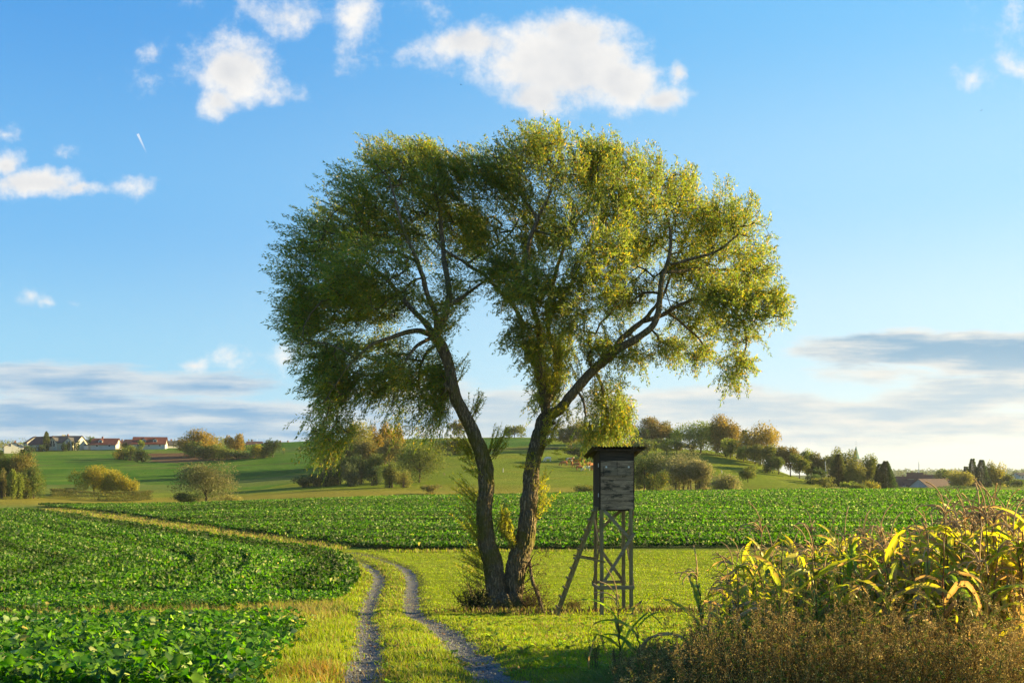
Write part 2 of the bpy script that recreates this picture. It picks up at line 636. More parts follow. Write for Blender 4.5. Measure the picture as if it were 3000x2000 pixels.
def height(X, Y):
    X = np.asarray(X, float); Y = np.asarray(Y, float)
    z = base_height(X, Y)
    near = np.clip((75 - Y) / 20, 0, 1)
    dl = np.minimum(line_dist(X, Y, RL), line_dist(X, Y, RR))
    z = z - 0.07 * np.exp(-(dl / 0.33) ** 2) * near + 0.03 * np.exp(-((dl - 0.75) / 0.35) ** 2) * near
    z = z + 0.035 * wav(X, Y, 5.0, 1) * near + np.clip((Y - 75) / 60, 0, 1) * 0.12 * wav(X, Y, 22, 2)
    # old furrow bank under willow and stand
    z = z + 0.10 * np.exp(-((Y - 32.2 - 0.25 * wav(X, Y, 9, 3, 1)) / 0.6) ** 2) * np.clip((X + 3.0) / 2, 0, 1) * np.clip((9 - X) / 3, 0, 1)
    z = z - 0.09 * np.exp(-((Y - 30.7) / 0.35) ** 2) * np.clip((X + 5.0) / 2, 0, 1) * np.clip((7 - X) / 3, 0, 1)
    return z


def hz(x, y):
    return float(height(np.array([x]), np.array([y]))[0])


def inside(X, Y, poly):
    X = np.asarray(X, float); Y = np.asarray(Y, float)
    r = np.zeros(X.shape, bool)
    n = len(poly)
    j = n - 1
    for i in range(n):
        xi, yi = poly[i]; xj, yj = poly[j]
        c = ((yi > Y) != (yj > Y)) & (X < (xj - xi) * (Y - yi) / (yj - yi + 1e-12) + xi)
        r ^= c
        j = i
    return r


G = lambda *pts: [ground_at(*p) for p in pts]
# the two pieces of the left crop, the far crop
CROP_A = G((-900, 1494), (105, 1499), (300, 1527), (600, 1575), (860, 1611), (985, 1632), (1035, 1655), (1050, 1700), (1022, 1738), (960, 1766), (800, 1778), (650, 1788), (300, 1798), (0, 1804), (-900, 1808))
CROP_B = G((-900, 1846), (0, 1842), (400, 1839), (600, 1837), (845, 1836), (870, 1850), (860, 1870), (815, 1910), (780, 1960), (745, 2000), (690, 2090)) + [(-9, 8.0), (-20, 8.0)]
CROP_FAR_FRONT = np.array(G((-300, 1450), (100, 1483), (200, 1490), (400, 1511), (700, 1556), (900, 1583), (1050, 1604), (1200, 1612), (1500, 1609), (1900, 1605), (2600, 1604), (3100, 1603), (3800, 1603)))
CROP_FAR_FRONT = CROP_FAR_FRONT[np.argsort(CROP_FAR_FRONT[:, 0])]


def in_crop_far(X, Y):
    u = np.asarray(X) / np.maximum(Y, 1)
    back = 168 + 4 * np.sin(u * 9)
    fy = np.interp(X, CROP_FAR_FRONT[:, 0], CROP_FAR_FRONT[:, 1])
    return (Y > fy) & (Y < back) & (u > (110 - 1500) / F) & (u < 0.75)


def in_crop_near(X, Y):
    return inside(X, Y, CROP_A) | inside(X, Y, CROP_B)
# ------------------------------------------------------------------ materials
def new_mat(name):
    m = bpy.data.materials.new(name)
    m.use_nodes = True
    t = NT(m.node_tree)
    t.n.clear()
    o = t.new('ShaderNodeOutputMaterial')
    return m, t, o


def principled(t, col, rough=0.6, normal=None, spec=0.3, metal=0.0):
    b = t.new('ShaderNodeBsdfPrincipled')
    t.put(b.inputs['Base Color'], col)
    t.put(b.inputs['Roughness'], rough)
    t.put(b.inputs['Metallic'], metal)
    b.inputs['Specular IOR Level'].default_value = spec
    if normal is not None:
        t.l.new(normal, b.inputs['Normal'])
    return b.outputs[0]


def attr_col(t):
    a = t.new('ShaderNodeAttribute')
    a.attribute_name = 'Col'
    return a.outputs['Color']


def obj_co(t):
    return t.new('ShaderNodeTexCoord').outputs['Object']


def leaf_mat(name, rough=0.5, spec=0.35, trans=0.4, tsat=1.15, tval=1.5, back=None, sheen=0.0):
    """thin leaves: reflecting face plus light coming through; 'back' = paler underside"""
    m, t, o = new_mat(name)
    c = attr_col(t)
    if back is not None:
        g = t.new('ShaderNodeNewGeometry')
        c = t.mix(t.math('MULTIPLY', g.outputs['Backfacing'], back[0]), c, back[1])
    p = principled(t, c, rough, spec=spec)
    tr = t.new('ShaderNodeBsdfTranslucent')
    hs = t.new('ShaderNodeHueSaturation')
    hs.inputs['Saturation'].default_value = tsat
    hs.inputs['Value'].default_value = tval
    t.l.new(c, hs.inputs['Color'])
    t.l.new(hs.outputs[0], tr.inputs[0])
    t.l.new(t.mixs(trans, p, tr.outputs[0]), o.inputs[0])
    return m


def plain_mat(name, col, rough=0.7, spec=0.25, var=0.25, scale=3.0, bump=0.0, bscale=20.0):
    m, t, o = new_mat(name)
    co = obj_co(t)
    n = t.noise(co, scale, 5, 0.6)
    c = t.mix(t.lin(n, 0.3, 0.7), tuple(x * (1 - var) for x in col) + (1,), tuple(min(1, x * (1 + var)) for x in col) + (1,))
    nm = t.bump(t.noise(co, bscale, 4), 0.6, bump) if bump > 0 else None
    t.l.new(principled(t, c, rough, nm, spec), o.inputs[0])
    return m


def mat_ground():
    m, t, o = new_mat('ground_material')
    co = obj_co(t)
    c = attr_col(t)
    n1 = t.noise(co, 0.9, 5, 0.65)
    n2 = t.noise(co, 0.06, 4, 0.6)
    n3 = t.noise(co, 9.0, 3, 0.6)
    k = t.math('MULTIPLY', t.lin(n1, 0.25, 0.75, 0.72, 1.28), t.lin(n2, 0.3, 0.7, 0.86, 1.14))
    k = t.math('MULTIPLY', k, t.lin(n3, 0.25, 0.75, 0.78, 1.22))
    kc = t.new('ShaderNodeCombineXYZ')
    for i in range(3): t.l.new(k, kc.inputs[i])
    c = t.mix(1.0, c, kc.outputs[0], 'MULTIPLY')
    c = t.mix(t.smooth(n2, 0.45, 0.75, 0, 0.22), c, (0.19, 0.16, 0.05, 1))
    # the sward: tufts in the near, soft tussocks far off
    bco = t.mapping(co, (1.0, 1.0, 1.0))
    h = t.math('ADD', t.noise(bco, 14.0, 4, 0.7), t.math('MULTIPLY', t.noise(bco, 1.4, 4, 0.65), 2.5))
    nm = t.bump(h, 0.9, 0.10)
    t.l.new(principled(t, c, 0.95, nm, 0.03), o.inputs[0])
    return m


def mat_gravel():
    m, t, o = new_mat('gravel_material')
    co = obj_co(t)
    v = t.voro(co, 42.0, out='Color')
    vd = t.voro(co, 42.0)
    n = t.noise(co, 2.2, 4, 0.6)
    g = t.new('ShaderNodeSeparateColor')
    t.l.new(v, g.inputs[0])
    c = t.mix(g.outputs[0], (0.045, 0.045, 0.049, 1), (0.165, 0.165, 0.175, 1))  # stone greys, with the shade of the rut edges put into the colour
    c = t.mix(t.smooth(n, 0.5, 0.72, 0, 0.75), c, (0.15, 0.115, 0.07, 1))
    c = t.mix(t.smooth(t.noise(co, 7.0, 4), 0.62, 0.7, 0, 0.6), c, (0.09, 0.12, 0.03, 1))
    h = t.math('ADD', t.math('MULTIPLY', vd, -1.0), t.math('MULTIPLY', t.noise(co, 6.0, 3), 1.2))
    t.l.new(principled(t, c, 0.8, t.bump(h, 0.9, 0.025), 0.25), o.inputs[0])
    return m


def mat_bark():
    m, t, o = new_mat('bark_material')
    co = obj_co(t)
    wc = t.vec('ADD', co, t.vec('MULTIPLY', t.noise(co, 3.0, 4, out='Color'), (0.22, 0.22, 0.1)))
    st = t.mapping(wc, (13.0, 13.0, 1.7))
    ridg = t.voro(st, 1.0, 'DISTANCE_TO_EDGE')
    n = t.noise(t.mapping(co, (14, 14, 5)), 1.0, 6, 0.65)
    h = t.math('ADD', t.smooth(ridg, 0.0, 0.5), t.math('MULTIPLY', n, 1.0))
    c = t.mix(t.smooth(h, 0.3, 1.5), (0.10, 0.074, 0.047, 1), (0.33, 0.255, 0.165, 1))
    c = t.mix(t.smooth(t.noise(co, 1.1, 5, 0.6), 0.46, 0.64, 0, 0.85), c, (0.115, 0.105, 0.018, 1))   # moss and lichen
    c = t.mix(t.smooth(t.noise(co, 17.0, 3, 0.6), 0.66, 0.72, 0, 0.55), c, (0.26, 0.26, 0.22, 1))
    t.l.new(principled(t, c, 0.9, t.bump(h, 1.0, 0.07), 0.15), o.inputs[0])
    return m


def mat_twig():
    m, t, o = new_mat('twig_material')
    co = obj_co(t)
    n = t.noise(co, 6.0, 4)
    c = t.mix(n, (0.05, 0.038, 0.02, 1), (0.15, 0.12, 0.055, 1))
    t.l.new(principled(t, c, 0.85, None, 0.15), o.inputs[0])
    return m


def mat_wood(name, dark, light, stain=0.5, moss=0.0, axis=0):
    """weathered timber, grain along the given axis, black stains"""
    m, t, o = new_mat(name)
    co = obj_co(t)
    sc = [22.0, 22.0, 22.0]
    sc[axis] = 1.6
    gco = t.mapping(t.vec('ADD', co, t.vec('MULTIPLY', t.noise(co, 2.0, 3, out='Color'), (0.05, 0.05, 0.05))), tuple(sc))
    gr = t.noise(gco, 1.0, 6, 0.65)
    c = t.mix(t.smooth(gr, 0.3, 0.72), dark, light)
    sc2 = [6.0, 6.0, 6.0]
    sc2[axis] = 2.0
    s = t.noise(t.mapping(co, tuple(sc2)), 1.0, 7, 0.72)
    s = t.math('ADD', s, t.math('MULTIPLY', t.math('SUBTRACT', gr, 0.5), 0.35))
    if stain > 0:
        c = t.mix(t.smooth(s, 0.62 - 0.2 * stain, 0.74 - 0.2 * stain, 0, 0.86), c, (0.018, 0.016, 0.015, 1))
    if moss > 0:
        c = t.mix(t.smooth(t.noise(co, 3.0, 5, 0.65), 0.5, 0.7, 0, moss), c, (0.10, 0.095, 0.022, 1))
    t.l.new(principled(t, c, 0.82, t.bump(gr, 0.7, 0.006), 0.2), o.inputs[0])
    return m


M_GROUND = mat_ground()
M_GRAVEL = mat_gravel()
M_BARK = mat_bark()
M_TWIG = mat_twig()
M_WILLOW = leaf_mat('willow_leaf_material', 0.45, 0.35, 0.57, 1.12, 2.1, back=(0.45, (0.22, 0.24, 0.10, 1)))
M_CROP = leaf_mat('crop_leaf_material', 0.58, 0.28, 0.5, 1.08, 2.1)
M_GRASS = leaf_mat('grass_material', 0.55, 0.3, 0.42, 1.05, 1.6)
M_TREE = leaf_mat('foliage_material', 0.6, 0.2, 0.34, 1.05, 1.8)
M_MAIZE = leaf_mat('maize_leaf_material', 0.45, 0.35, 0.50, 1.1, 1.7)
M_DRY = leaf_mat('dry_plant_material', 0.8, 0.15, 0.25, 1.0, 1.3)

# ------------------------------------------------------------------ ground: one sheet out to the horizon
def build_ground():
    us = np.concatenate([np.linspace(-1.5, -0.6, 40)[:-1], np.linspace(-0.6, 0.6, 361), np.linspace(0.6, 1.5, 40)[1:]])
    ys = np.concatenate([np.linspace(-60, 7.6, 60), np.geomspace(8, 520, 640), np.geomspace(530, 2600, 40)])
    U, Y = np.meshgrid(us, ys)
    X = U * np.maximum(Y, 13.0)
    # jitter nothing: keep a clean sheet
    Z = height(X, Y)
    n_r, n_c = U.shape
    V = np.stack([X, Y, Z], -1).reshape(-1, 3)
    i = np.arange(n_r * n_c).reshape(n_r, n_c)
    Q = np.stack([i[:-1, :-1], i[:-1, 1:], i[1:, 1:], i[1:, :-1]], -1).reshape(-1, 4)
    x, y = V[:, 0], V[:, 1]
    u = x / np.maximum(y, 12)
    px = 1500 + F * u
    C = np.tile(np.array([0.105, 0.145, 0.022]), (len(V), 1))            # pasture

    def paint(mask, col, k=1.0):
        w = (np.asarray(mask, float) * k)[:, None]
        C[:] = C * (1 - w) + np.array(col) * w
    st = lambda v, a, b: np.clip((v - a) / (b - a), 0, 1)
    w1 = wav(x, y, 30, 4); w2 = wav(x, y, 90, 5)
    # hillside pasture right of the copse, in soft bands
    hill = st(y, 190, 230) * (1 - st(y, 520, 700))
    paint(hill, (0.115, 0.160, 0.010), 0.9)
    paint(hill * st(w1 + 0.6 * wav(x, y * 3.0, 40, 6), 0.0, 0.9), (0.165, 0.165, 0.018), 0.6)
    # valley floor: tired yellow grass
    paint(st(y, 172, 190) * (1 - st(y + 10 * w2, 225, 250)) * (1 - st(px, 2000, 2300)), (0.19, 0.165, 0.025), 0.85)
    # sown field on the left hill: fresh dark green in drill bands
    lf = np.array(G((-300, 1436), (200, 1432), (330, 1425), (560, 1440), (760, 1432), (900, 1405), (935, 1395), (925, 1372), (915, 1345), (925, 1315)))
    sown = inside(x, y, [tuple(p) for p in lf] + [(-75, 480), (-400, 480), (-400, 200)])
    paint(sown, (0.042, 0.118, 0.008), 0.95)
    band = wav(x * 0.12, y + 0.10 * x, 17, 7, 2)
    paint(sown * st(band, 0.55, 0.8), (0.115, 0.175, 0.014), 0.8)
    paint(sown * st(-band, 0.62, 0.8), (0.070, 0.075, 0.025), 0.6)
    rim = inside(x, y, G((0, 1425), (300, 1415), (560, 1420), (900, 1385), (900, 1410), (560, 1440), (300, 1445), (0, 1445)))
    paint(rim, (0.11, 0.14, 0.028), 0.75)
    # ploughed patch
    pl = inside(x + 3 * w1, y + 2 * w1, G((432, 1321), (500, 1321), (560, 1328), (640, 1340), (830, 1331), (700, 1345), (600, 1350), (520, 1356), (430, 1352)))
    paint(pl, (0.095, 0.052, 0.030), 1.0)
    # crop strip under the village and on the left ridge
    paint(inside(x, y, G((-200, 1329), (200, 1319), (540, 1316), (540, 1326), (200, 1330), (-200, 1340))), (0.09, 0.145, 0.02), 0.8)
    paint(inside(x, y, G((690, 1324), (930, 1306), (1240, 1297), (1470, 1290), (1470, 1298), (930, 1318), (690, 1334))), (0.075, 0.12, 0.022), 0.9)
    # ridge field behind the willow
    paint(inside(x, y, G((1240, 1292), (1600, 1284), (1600, 1303), (1450, 1312), (1240, 1312))), (0.035, 0.105, 0.018), 0.9)
    paint(inside(x, y, G((1400, 1314), (1640, 1308), (1640, 1318), (1400, 1322))), (0.065, 0.065, 0.022), 0.7)
    # field soil under the crops
    cf = in_crop_far(x, y); cn = in_crop_near(x, y)
    paint(cf | cn, (0.034, 0.052, 0.014), 1.0)
    # mown meadow and near verge
    mw = (y < 72) & (~cn) & (y > -20)
    paint(mw, (0.155, 0.205, 0.010), 1.0)
    paint(mw * st(w1, 0.1, 0.9), (0.18, 0.18, 0.028), 0.5)
    tr = np.minimum(line_dist(x, y, RL), line_dist(x, y, RR))
    paint(mw * (1 - st(tr, 0.3, 0.9)), (0.105, 0.098, 0.040), 0.8)
    # litter along the old bank by the tree and the stand
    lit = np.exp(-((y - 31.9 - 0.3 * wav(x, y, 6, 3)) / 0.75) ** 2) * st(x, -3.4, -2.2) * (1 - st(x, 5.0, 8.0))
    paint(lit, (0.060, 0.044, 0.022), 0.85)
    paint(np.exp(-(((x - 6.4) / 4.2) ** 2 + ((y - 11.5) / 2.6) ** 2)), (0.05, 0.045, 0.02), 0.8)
    paint(np.clip((y - 700) / 500, 0, 1), (0.06, 0.08, 0.03), 0.9)
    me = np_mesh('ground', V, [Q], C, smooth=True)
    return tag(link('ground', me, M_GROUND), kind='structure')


build_ground()


def build_track():
    """the two gravel wheel ruts, draped 4 mm over the ground"""
    mb = MB()
    for L, w0 in ((RL, 0.60), (RR, 0.58)):
        L = L[L[:, 1] > 7]
        T = unit(np.gradient(L, axis=0))
        N = np.stack([-T[:, 1], T[:, 0]], 1)
        n = len(L)
        w = w0 * (1 + 0.28 * wav(L[:, 0], L[:, 1], 2.2, 1) + 0.22 * wav(L[:, 0], L[:, 1], 0.8, 4))
        w = w * np.clip((64 - L[:, 1]) / 8, 0.15, 1)
        k = np.linspace(-0.5, 0.5, 7)
        Pp = L[:, None, :] + N[:, None, :] * (k[None, :, None] * w[:, None, None]) + N[:, None, :] * (0.06 * wav(L[:, 0], L[:, 1], 1.3, 8))[:, None, None]
        Z = height(Pp[..., 0].ravel(), Pp[..., 1].ravel()).reshape(n, 7) + 0.012
        V = np.concatenate([Pp, Z[..., None]], -1).reshape(-1, 3)
        i = np.arange(n * 7).reshape(n, 7)
        Q = np.stack([i[:-1, :-1], i[1:, :-1], i[1:, 1:], i[:-1, 1:]], -1).reshape(-1, 4)
        mb.add(V, Q)
    return tag(mb.build('track', M_GRAVEL, smooth=True), kind='structure')


build_track()
# ------------------------------------------------------------------ the willow
TREE_Y = 33.0
SCALE = F / TREE_Y


def W3(px, py, dy=0.0):
    """a point of the tree: photograph position at the tree's distance, then set back by dy"""
    Y = TREE_Y + dy
    return np.array([(px - 1500) * Y / F, Y, CZ - (py - HOR) * Y / F])


def build_willow():
    root_z = hz(-0.2, TREE_Y)
    root = empty('willow_tree', (-0.2, TREE_Y, root_z))
    tag(root, 'big twin-stemmed willow with wind-swept yellow-green crown beside the dirt track', 'tree')
    off = np.array([-0.2, TREE_Y, root_z])
    # ---- stems traced from the photograph: (px, py, half width in px, set-back in m)
    stems = {
        'L': [(1452, 1812, 50, 0), (1452, 1790, 40, 0), (1455, 1740, 34, 0), (1450, 1700, 33, 0), (1445, 1650, 33, -.05), (1430, 1600, 30, -.1), (1420, 1540, 27, -.2), (1418, 1480, 25, -.25), (1427, 1420, 25, -.3),
              (1425, 1380, 26, -.35), (1412, 1330, 24, -.4), (1398, 1290, 22, -.5), (1375, 1240, 20, -.6), (1345, 1190, 19, -.7), (1330, 1150, 18, -.8), (1322, 1100, 17, -.9), (1310, 1050, 17, -1), (1290, 1010, 18, -1), (1276, 985, 17, -1)],
        'R': [(1502, 1812, 38, .1), (1500, 1785, 29, .1), (1508, 1740, 28, .1), (1505, 1700, 33, .1), (1515, 1650, 37, .1), (1535, 1600, 33, .1), (1545, 1540, 30, .1), (1550, 1480, 28, .15), (1555, 1400, 26, .2), (1565, 1330, 25, .3),
              (1575, 1290, 25, .35), (1590, 1245, 25, .4), (1600, 1210, 22, .4)],
        'A': [(1276, 985, 13, -1), (1296, 950, 13, -.9), (1308, 900, 11, -.8), (1318, 850, 10, -.6), (1308, 800, 9, -.4), (1300, 740, 8, 0), (1296, 680, 7, .2), (1285, 600, 6, .2), (1265, 500, 4, .3), (1255, 420, 2.5, .3)],
        'B': [(1276, 985, 12, -1), (1282, 934, 10, -1.3), (1263, 884, 9, -1.6), (1247, 838, 8, -1.8), (1225, 770, 7, -2.0), (1190, 690, 5.5, -2.2), (1160, 600, 4, -2.3), (1140, 520, 2.5, -2.4)],
        'C': [(1276, 985, 12, -1), (1247, 945, 10, -.6), (1217, 918, 9, -.3), (1171, 865, 8, 0), (1132, 814, 7, .2), (1094, 786, 6, .4), (1064, 767, 5.5, .6), (1025, 763, 5, .8), (985, 768, 4, 1), (930, 790, 3, 1.2), (880, 830, 2, 1.3)],
        'D': [(1276, 985, 10, -1), (1251, 972, 9, -1.4), (1201, 968, 8, -1.9), (1163, 983, 7, -2.3), (1125, 991, 6, -2.6), (1094, 1006, 5, -2.9), (1040, 1050, 4, -3.2), (990, 1110, 3, -3.3), (950, 1180, 2, -3.3)],
        'E': [(1225, 770, 6, -2.0), (1171, 740, 5.5, -1.6), (1113, 736, 4.5, -1.2), (1075, 725, 4, -.9), (1010, 690, 3, -.6), (950, 680, 2, -.4)],
        'F': [(1318, 895, 7, -.8), (1362, 865, 6, -.4), (1400, 838, 4, 0), (1450, 800, 2.5, .5)],
        'G': [(1538, 960, 8, .9), (1500, 890, 7, .6), (1477, 862, 7, .4), (1431, 817, 6, .2), (1381, 780, 5.5, 0), (1324, 748, 4.5, -.3), (1270, 700, 3, -.5)],
        'G2': [(1372, 770, 4, 0), (1410, 742, 4, .3), (1458, 717, 3.5, .6), (1504, 675, 3, .9), (1530, 620, 2, 1.1)],
        'D2': [(1264, 990, 7, -1), (1225, 1010, 6, -1.6), (1190, 1050, 4, -2), (1170, 1110, 3, -2.2), (1150, 1180, 2, -2.3)],
        'D3': [(1290, 1010, 6, -1), (1262, 1020, 5, -.2), (1235, 1060, 4, .4), (1225, 1120, 3, .6), (1240, 1180, 2, .7)],
        'D4': [(1040, 1050, 3, -3.2), (1000, 1020, 3, -3), (930, 1000, 2.5, -2.8), (880, 1010, 2, -2.6)],
        'H': [(1600, 1210, 18, .4), (1596, 1180, 17, .3), (1588, 1144, 15, .1), (1580, 1106, 13, -.1), (1574, 1068, 11, -.3), (1580, 1025, 11, -.5), (1577, 953, 9, -.7), (1560, 890, 8, -.9), (1540, 800, 7.5, -1.1), (1557, 683, 7, -1.2), (1573, 644, 6.5, -1.2), (1588, 618, 5.5, -1.2), (1620, 540, 4, -1.2), (1640, 460, 2.5, -1.2)],
        'H2': [(1598, 1190, 13, .5), (1628, 1106, 11, .9), (1634, 1045, 10, 1.1), (1610, 990, 9.5, 1.3), (1603, 934, 9, 1.5), (1612, 850, 8, 1.8), (1640, 760, 7, 2.1), (1672, 667, 6, 2.3), (1691, 644, 5.5, 2.4), (1730, 606, 4.5, 2.5), (1740, 540, 3, 2.6)],
        'H3': [(1573, 644, 5, -1.2), (1530, 570, 4, -.9), (1480, 510, 3, -.7), (1450, 460, 2, -.6)],
        'H4': [(1603, 934, 7, 1.5), (1650, 870, 6, 1.0), (1690, 800, 5, .4), (1720, 720, 4, 0), (1760, 640, 3, -.3), (1790, 560, 2, -.5)],
        'I': [(1600, 1225, 18, .4), (1615, 1219, 18, .3), (1653, 1183, 17, 0), (1691, 1137, 16, -.3), (1737, 1083, 15, -.5), (1787, 1041, 14, -.8), (1833, 1007, 13, -1), (1883, 984, 12, -1.2), (1906, 966, 11, -1.3), (1925, 930, 10, -1.3), (1932, 892, 10, -1.3), (1930, 857, 9, -1.2), (1936, 820, 8, -1.1), (1952, 780, 7, -1), (1965, 700, 5, -.8), (1950, 620, 4, -.6), (1930, 540, 2.5, -.5)],
        'J': [(1787, 1041, 10, -.8), (1833, 980, 10, -.2), (1883, 942, 9, .2), (1906, 911, 6, .5), (1935, 880, 5, .9), (1960, 820, 4, 1.4), (1990, 740, 3, 1.9), (2020, 670, 2, 2.2)],
        'K': [(1883, 942, 8, .2), (1930, 925, 7, 0), (1959, 915, 7, -.2), (1997, 892, 6, -.5), (2017, 880, 6, -.6), (2070, 868, 5, -.9), (2131, 888, 4.5, -1.2), (2200, 892, 3.5, -1.5), (2235, 911, 3, -1.6), (2290, 930, 2, -1.7)],
        'K2': [(1952, 797, 6, -1), (2017, 790, 6, -.6), (2060, 788, 5.5, -.3), (2124, 793, 5, 0), (2180, 790, 4, .3), (2240, 810, 2.5, .6)],
        'K3': [(1965, 775, 5, -1), (2010, 760, 5, -1.2), (2066, 750, 4, -1.5), (2108, 735, 3.5, -1.8), (2160, 690, 2.5, -2.0)],
        'N': [(2131, 888, 4, -1.2), (2175, 940, 3.5, -1.6), (2190, 1000, 3, -1.8), (2175, 1060, 2.2, -1.9), (2150, 1110, 1.6, -2)],
        'N2': [(1959, 915, 5, -.2), (2010, 960, 4, .4), (2060, 1000, 3, .8), (2075, 1050, 2, 1)],
        'O': [(1740, 1085, 6, -.5), (1760, 1110, 5, -.2), (1770, 1160, 4, .2), (1775, 1220, 3, .5), (1770, 1270, 2, .6)],
        'O2': [(1691, 1137, 5, -.3), (1712, 1180, 4, -.6), (1716, 1220, 3, -.8)],
        'S1': [(1094, 786, 4, .4), (1107, 778, 3.5, .35), (1112, 762, 3, .3)],
        'S2': [(1113, 800, 3, .3), (1098, 818, 2.5, .2), (1090, 834, 2, .1)],
        'S3': [(1737, 1083, 6, -.5), (1728, 1062, 5, -.7), (1722, 1046, 4, -.8)],
        'S4': [(1330, 1150, 7, -.8), (1312, 1138, 6, -1.0), (1302, 1122, 5, -1.1)],
        'S5': [(1590, 1250, 8, .2), (1612, 1236, 7, -.1), (1624, 1240, 6, -.2)],
        'T1': [(1025, 763, 3, .8), (1060, 735, 3, .9)],
    }
    ns = {}
    nodes, rad, par = [], [], []
    tubes_trunk, tubes_limb = [], []
    main_id = []
    for key, pts in stems.items():
        A = np.array([np.append(W3(p[0], p[1], p[3]), p[2] * (0.87 if key in 'LR' else 0.88) / SCALE) for p in pts])
        L = smooth_line(A, 0.18) if len(A) > 2 else A
        L = np.vstack([A[0], L[1:], A[-1]]) if len(A) > 2 else A
        # small wander
        L[1:-1, :3] += 0.035 * np.stack([wav(L[1:-1, 2], L[1:-1, 0], 1.3, j) for j in (1, 2, 3)], 1) * np.clip(L[1:-1, 3:4] / 0.05, 0.4, 1)
        (tubes_trunk if key in 'LR' else tubes_limb).append(L)
        for q in L:
            nodes.append(q[:3]); rad.append(q[3])
    nodes = np.array(nodes); rad = np.array(rad)
    # ---- trunk: both stems fused into one furrowed bark surface
    mb = MB()
    for L in tubes_trunk:
        mb.tube(L[:, :3] - off, L[:, 3], 20)
    # root flare
    for ang in np.arange(0, 6.28, 0.7):
        c = W3(1476, 1788) - off
        a = c + np.array([0.30 * math.cos(ang), 0.22 * math.sin(ang), 0.55])
        b = c + np.array([0.92 * math.cos(ang) + R(-.15, .15), 0.72 * math.sin(ang), -0.22])
        mb.tube([a, a * .5 + b * .5 + np.array([0, 0, -.06]), b], [0.20, 0.17, 0.07], 10)
    t0 = mb.build('trunk', M_BARK, root)
    md = t0.modifiers.new('r', 'REMESH'); md.mode = 'VOXEL'; md.voxel_size = 0.024; md.use_smooth_shade = True
    ms = t0.modifiers.new('s', 'SMOOTH'); ms.factor = 0.5; ms.iterations = 4
    dg = bpy.context.evaluated_depsgraph_get()
    me = bpy.data.meshes.new_from_object(t0.evaluated_get(dg))
    t0.modifiers.clear()
    n = len(me.vertices)
    co = np.empty(n * 3, np.float32); no = np.empty(n * 3, np.float32)
    me.vertices.foreach_get('co', co); me.vertices.foreach_get('normal', no)
    co = co.reshape(-1, 3).astype(float); no = no.reshape(-1, 3)
    ang = np.arctan2(no[:, 1], no[:, 0])
    fur = np.abs(np.sin(ang * 9 + 1.6 * np.sin(co[:, 2] * 2.6 + ang * 2) + 0.9 * np.sin(co[:, 2] * 6.1 + 1 + ang * 3)))
    fur = np.sqrt(fur)
    lump = wav(co[:, 0] * 2 + co[:, 2], co[:, 1] * 2 + co[:, 2] * 0.6, 0.9, 2)
    co += no * ((fur - 0.75) * 0.045 + lump * 0.030)[:, None]
    me.vertices.foreach_set('co', co.astype(np.float32).ravel())
    me.update()
    t0.data = me
    me.materials.clear(); me.materials.append(M_BARK)
    # ---- limbs
    mb = MB()
    for L in tubes_limb:
        k = L[:, 3] * (1 + 0.10 * wav(L[:, 2] * 3, L[:, 0] * 3, 1.0, 5))
        mb.tube(L[:, :3] - off, k, 9)
    mb.build('limbs', M_BARK, root, smooth=True)

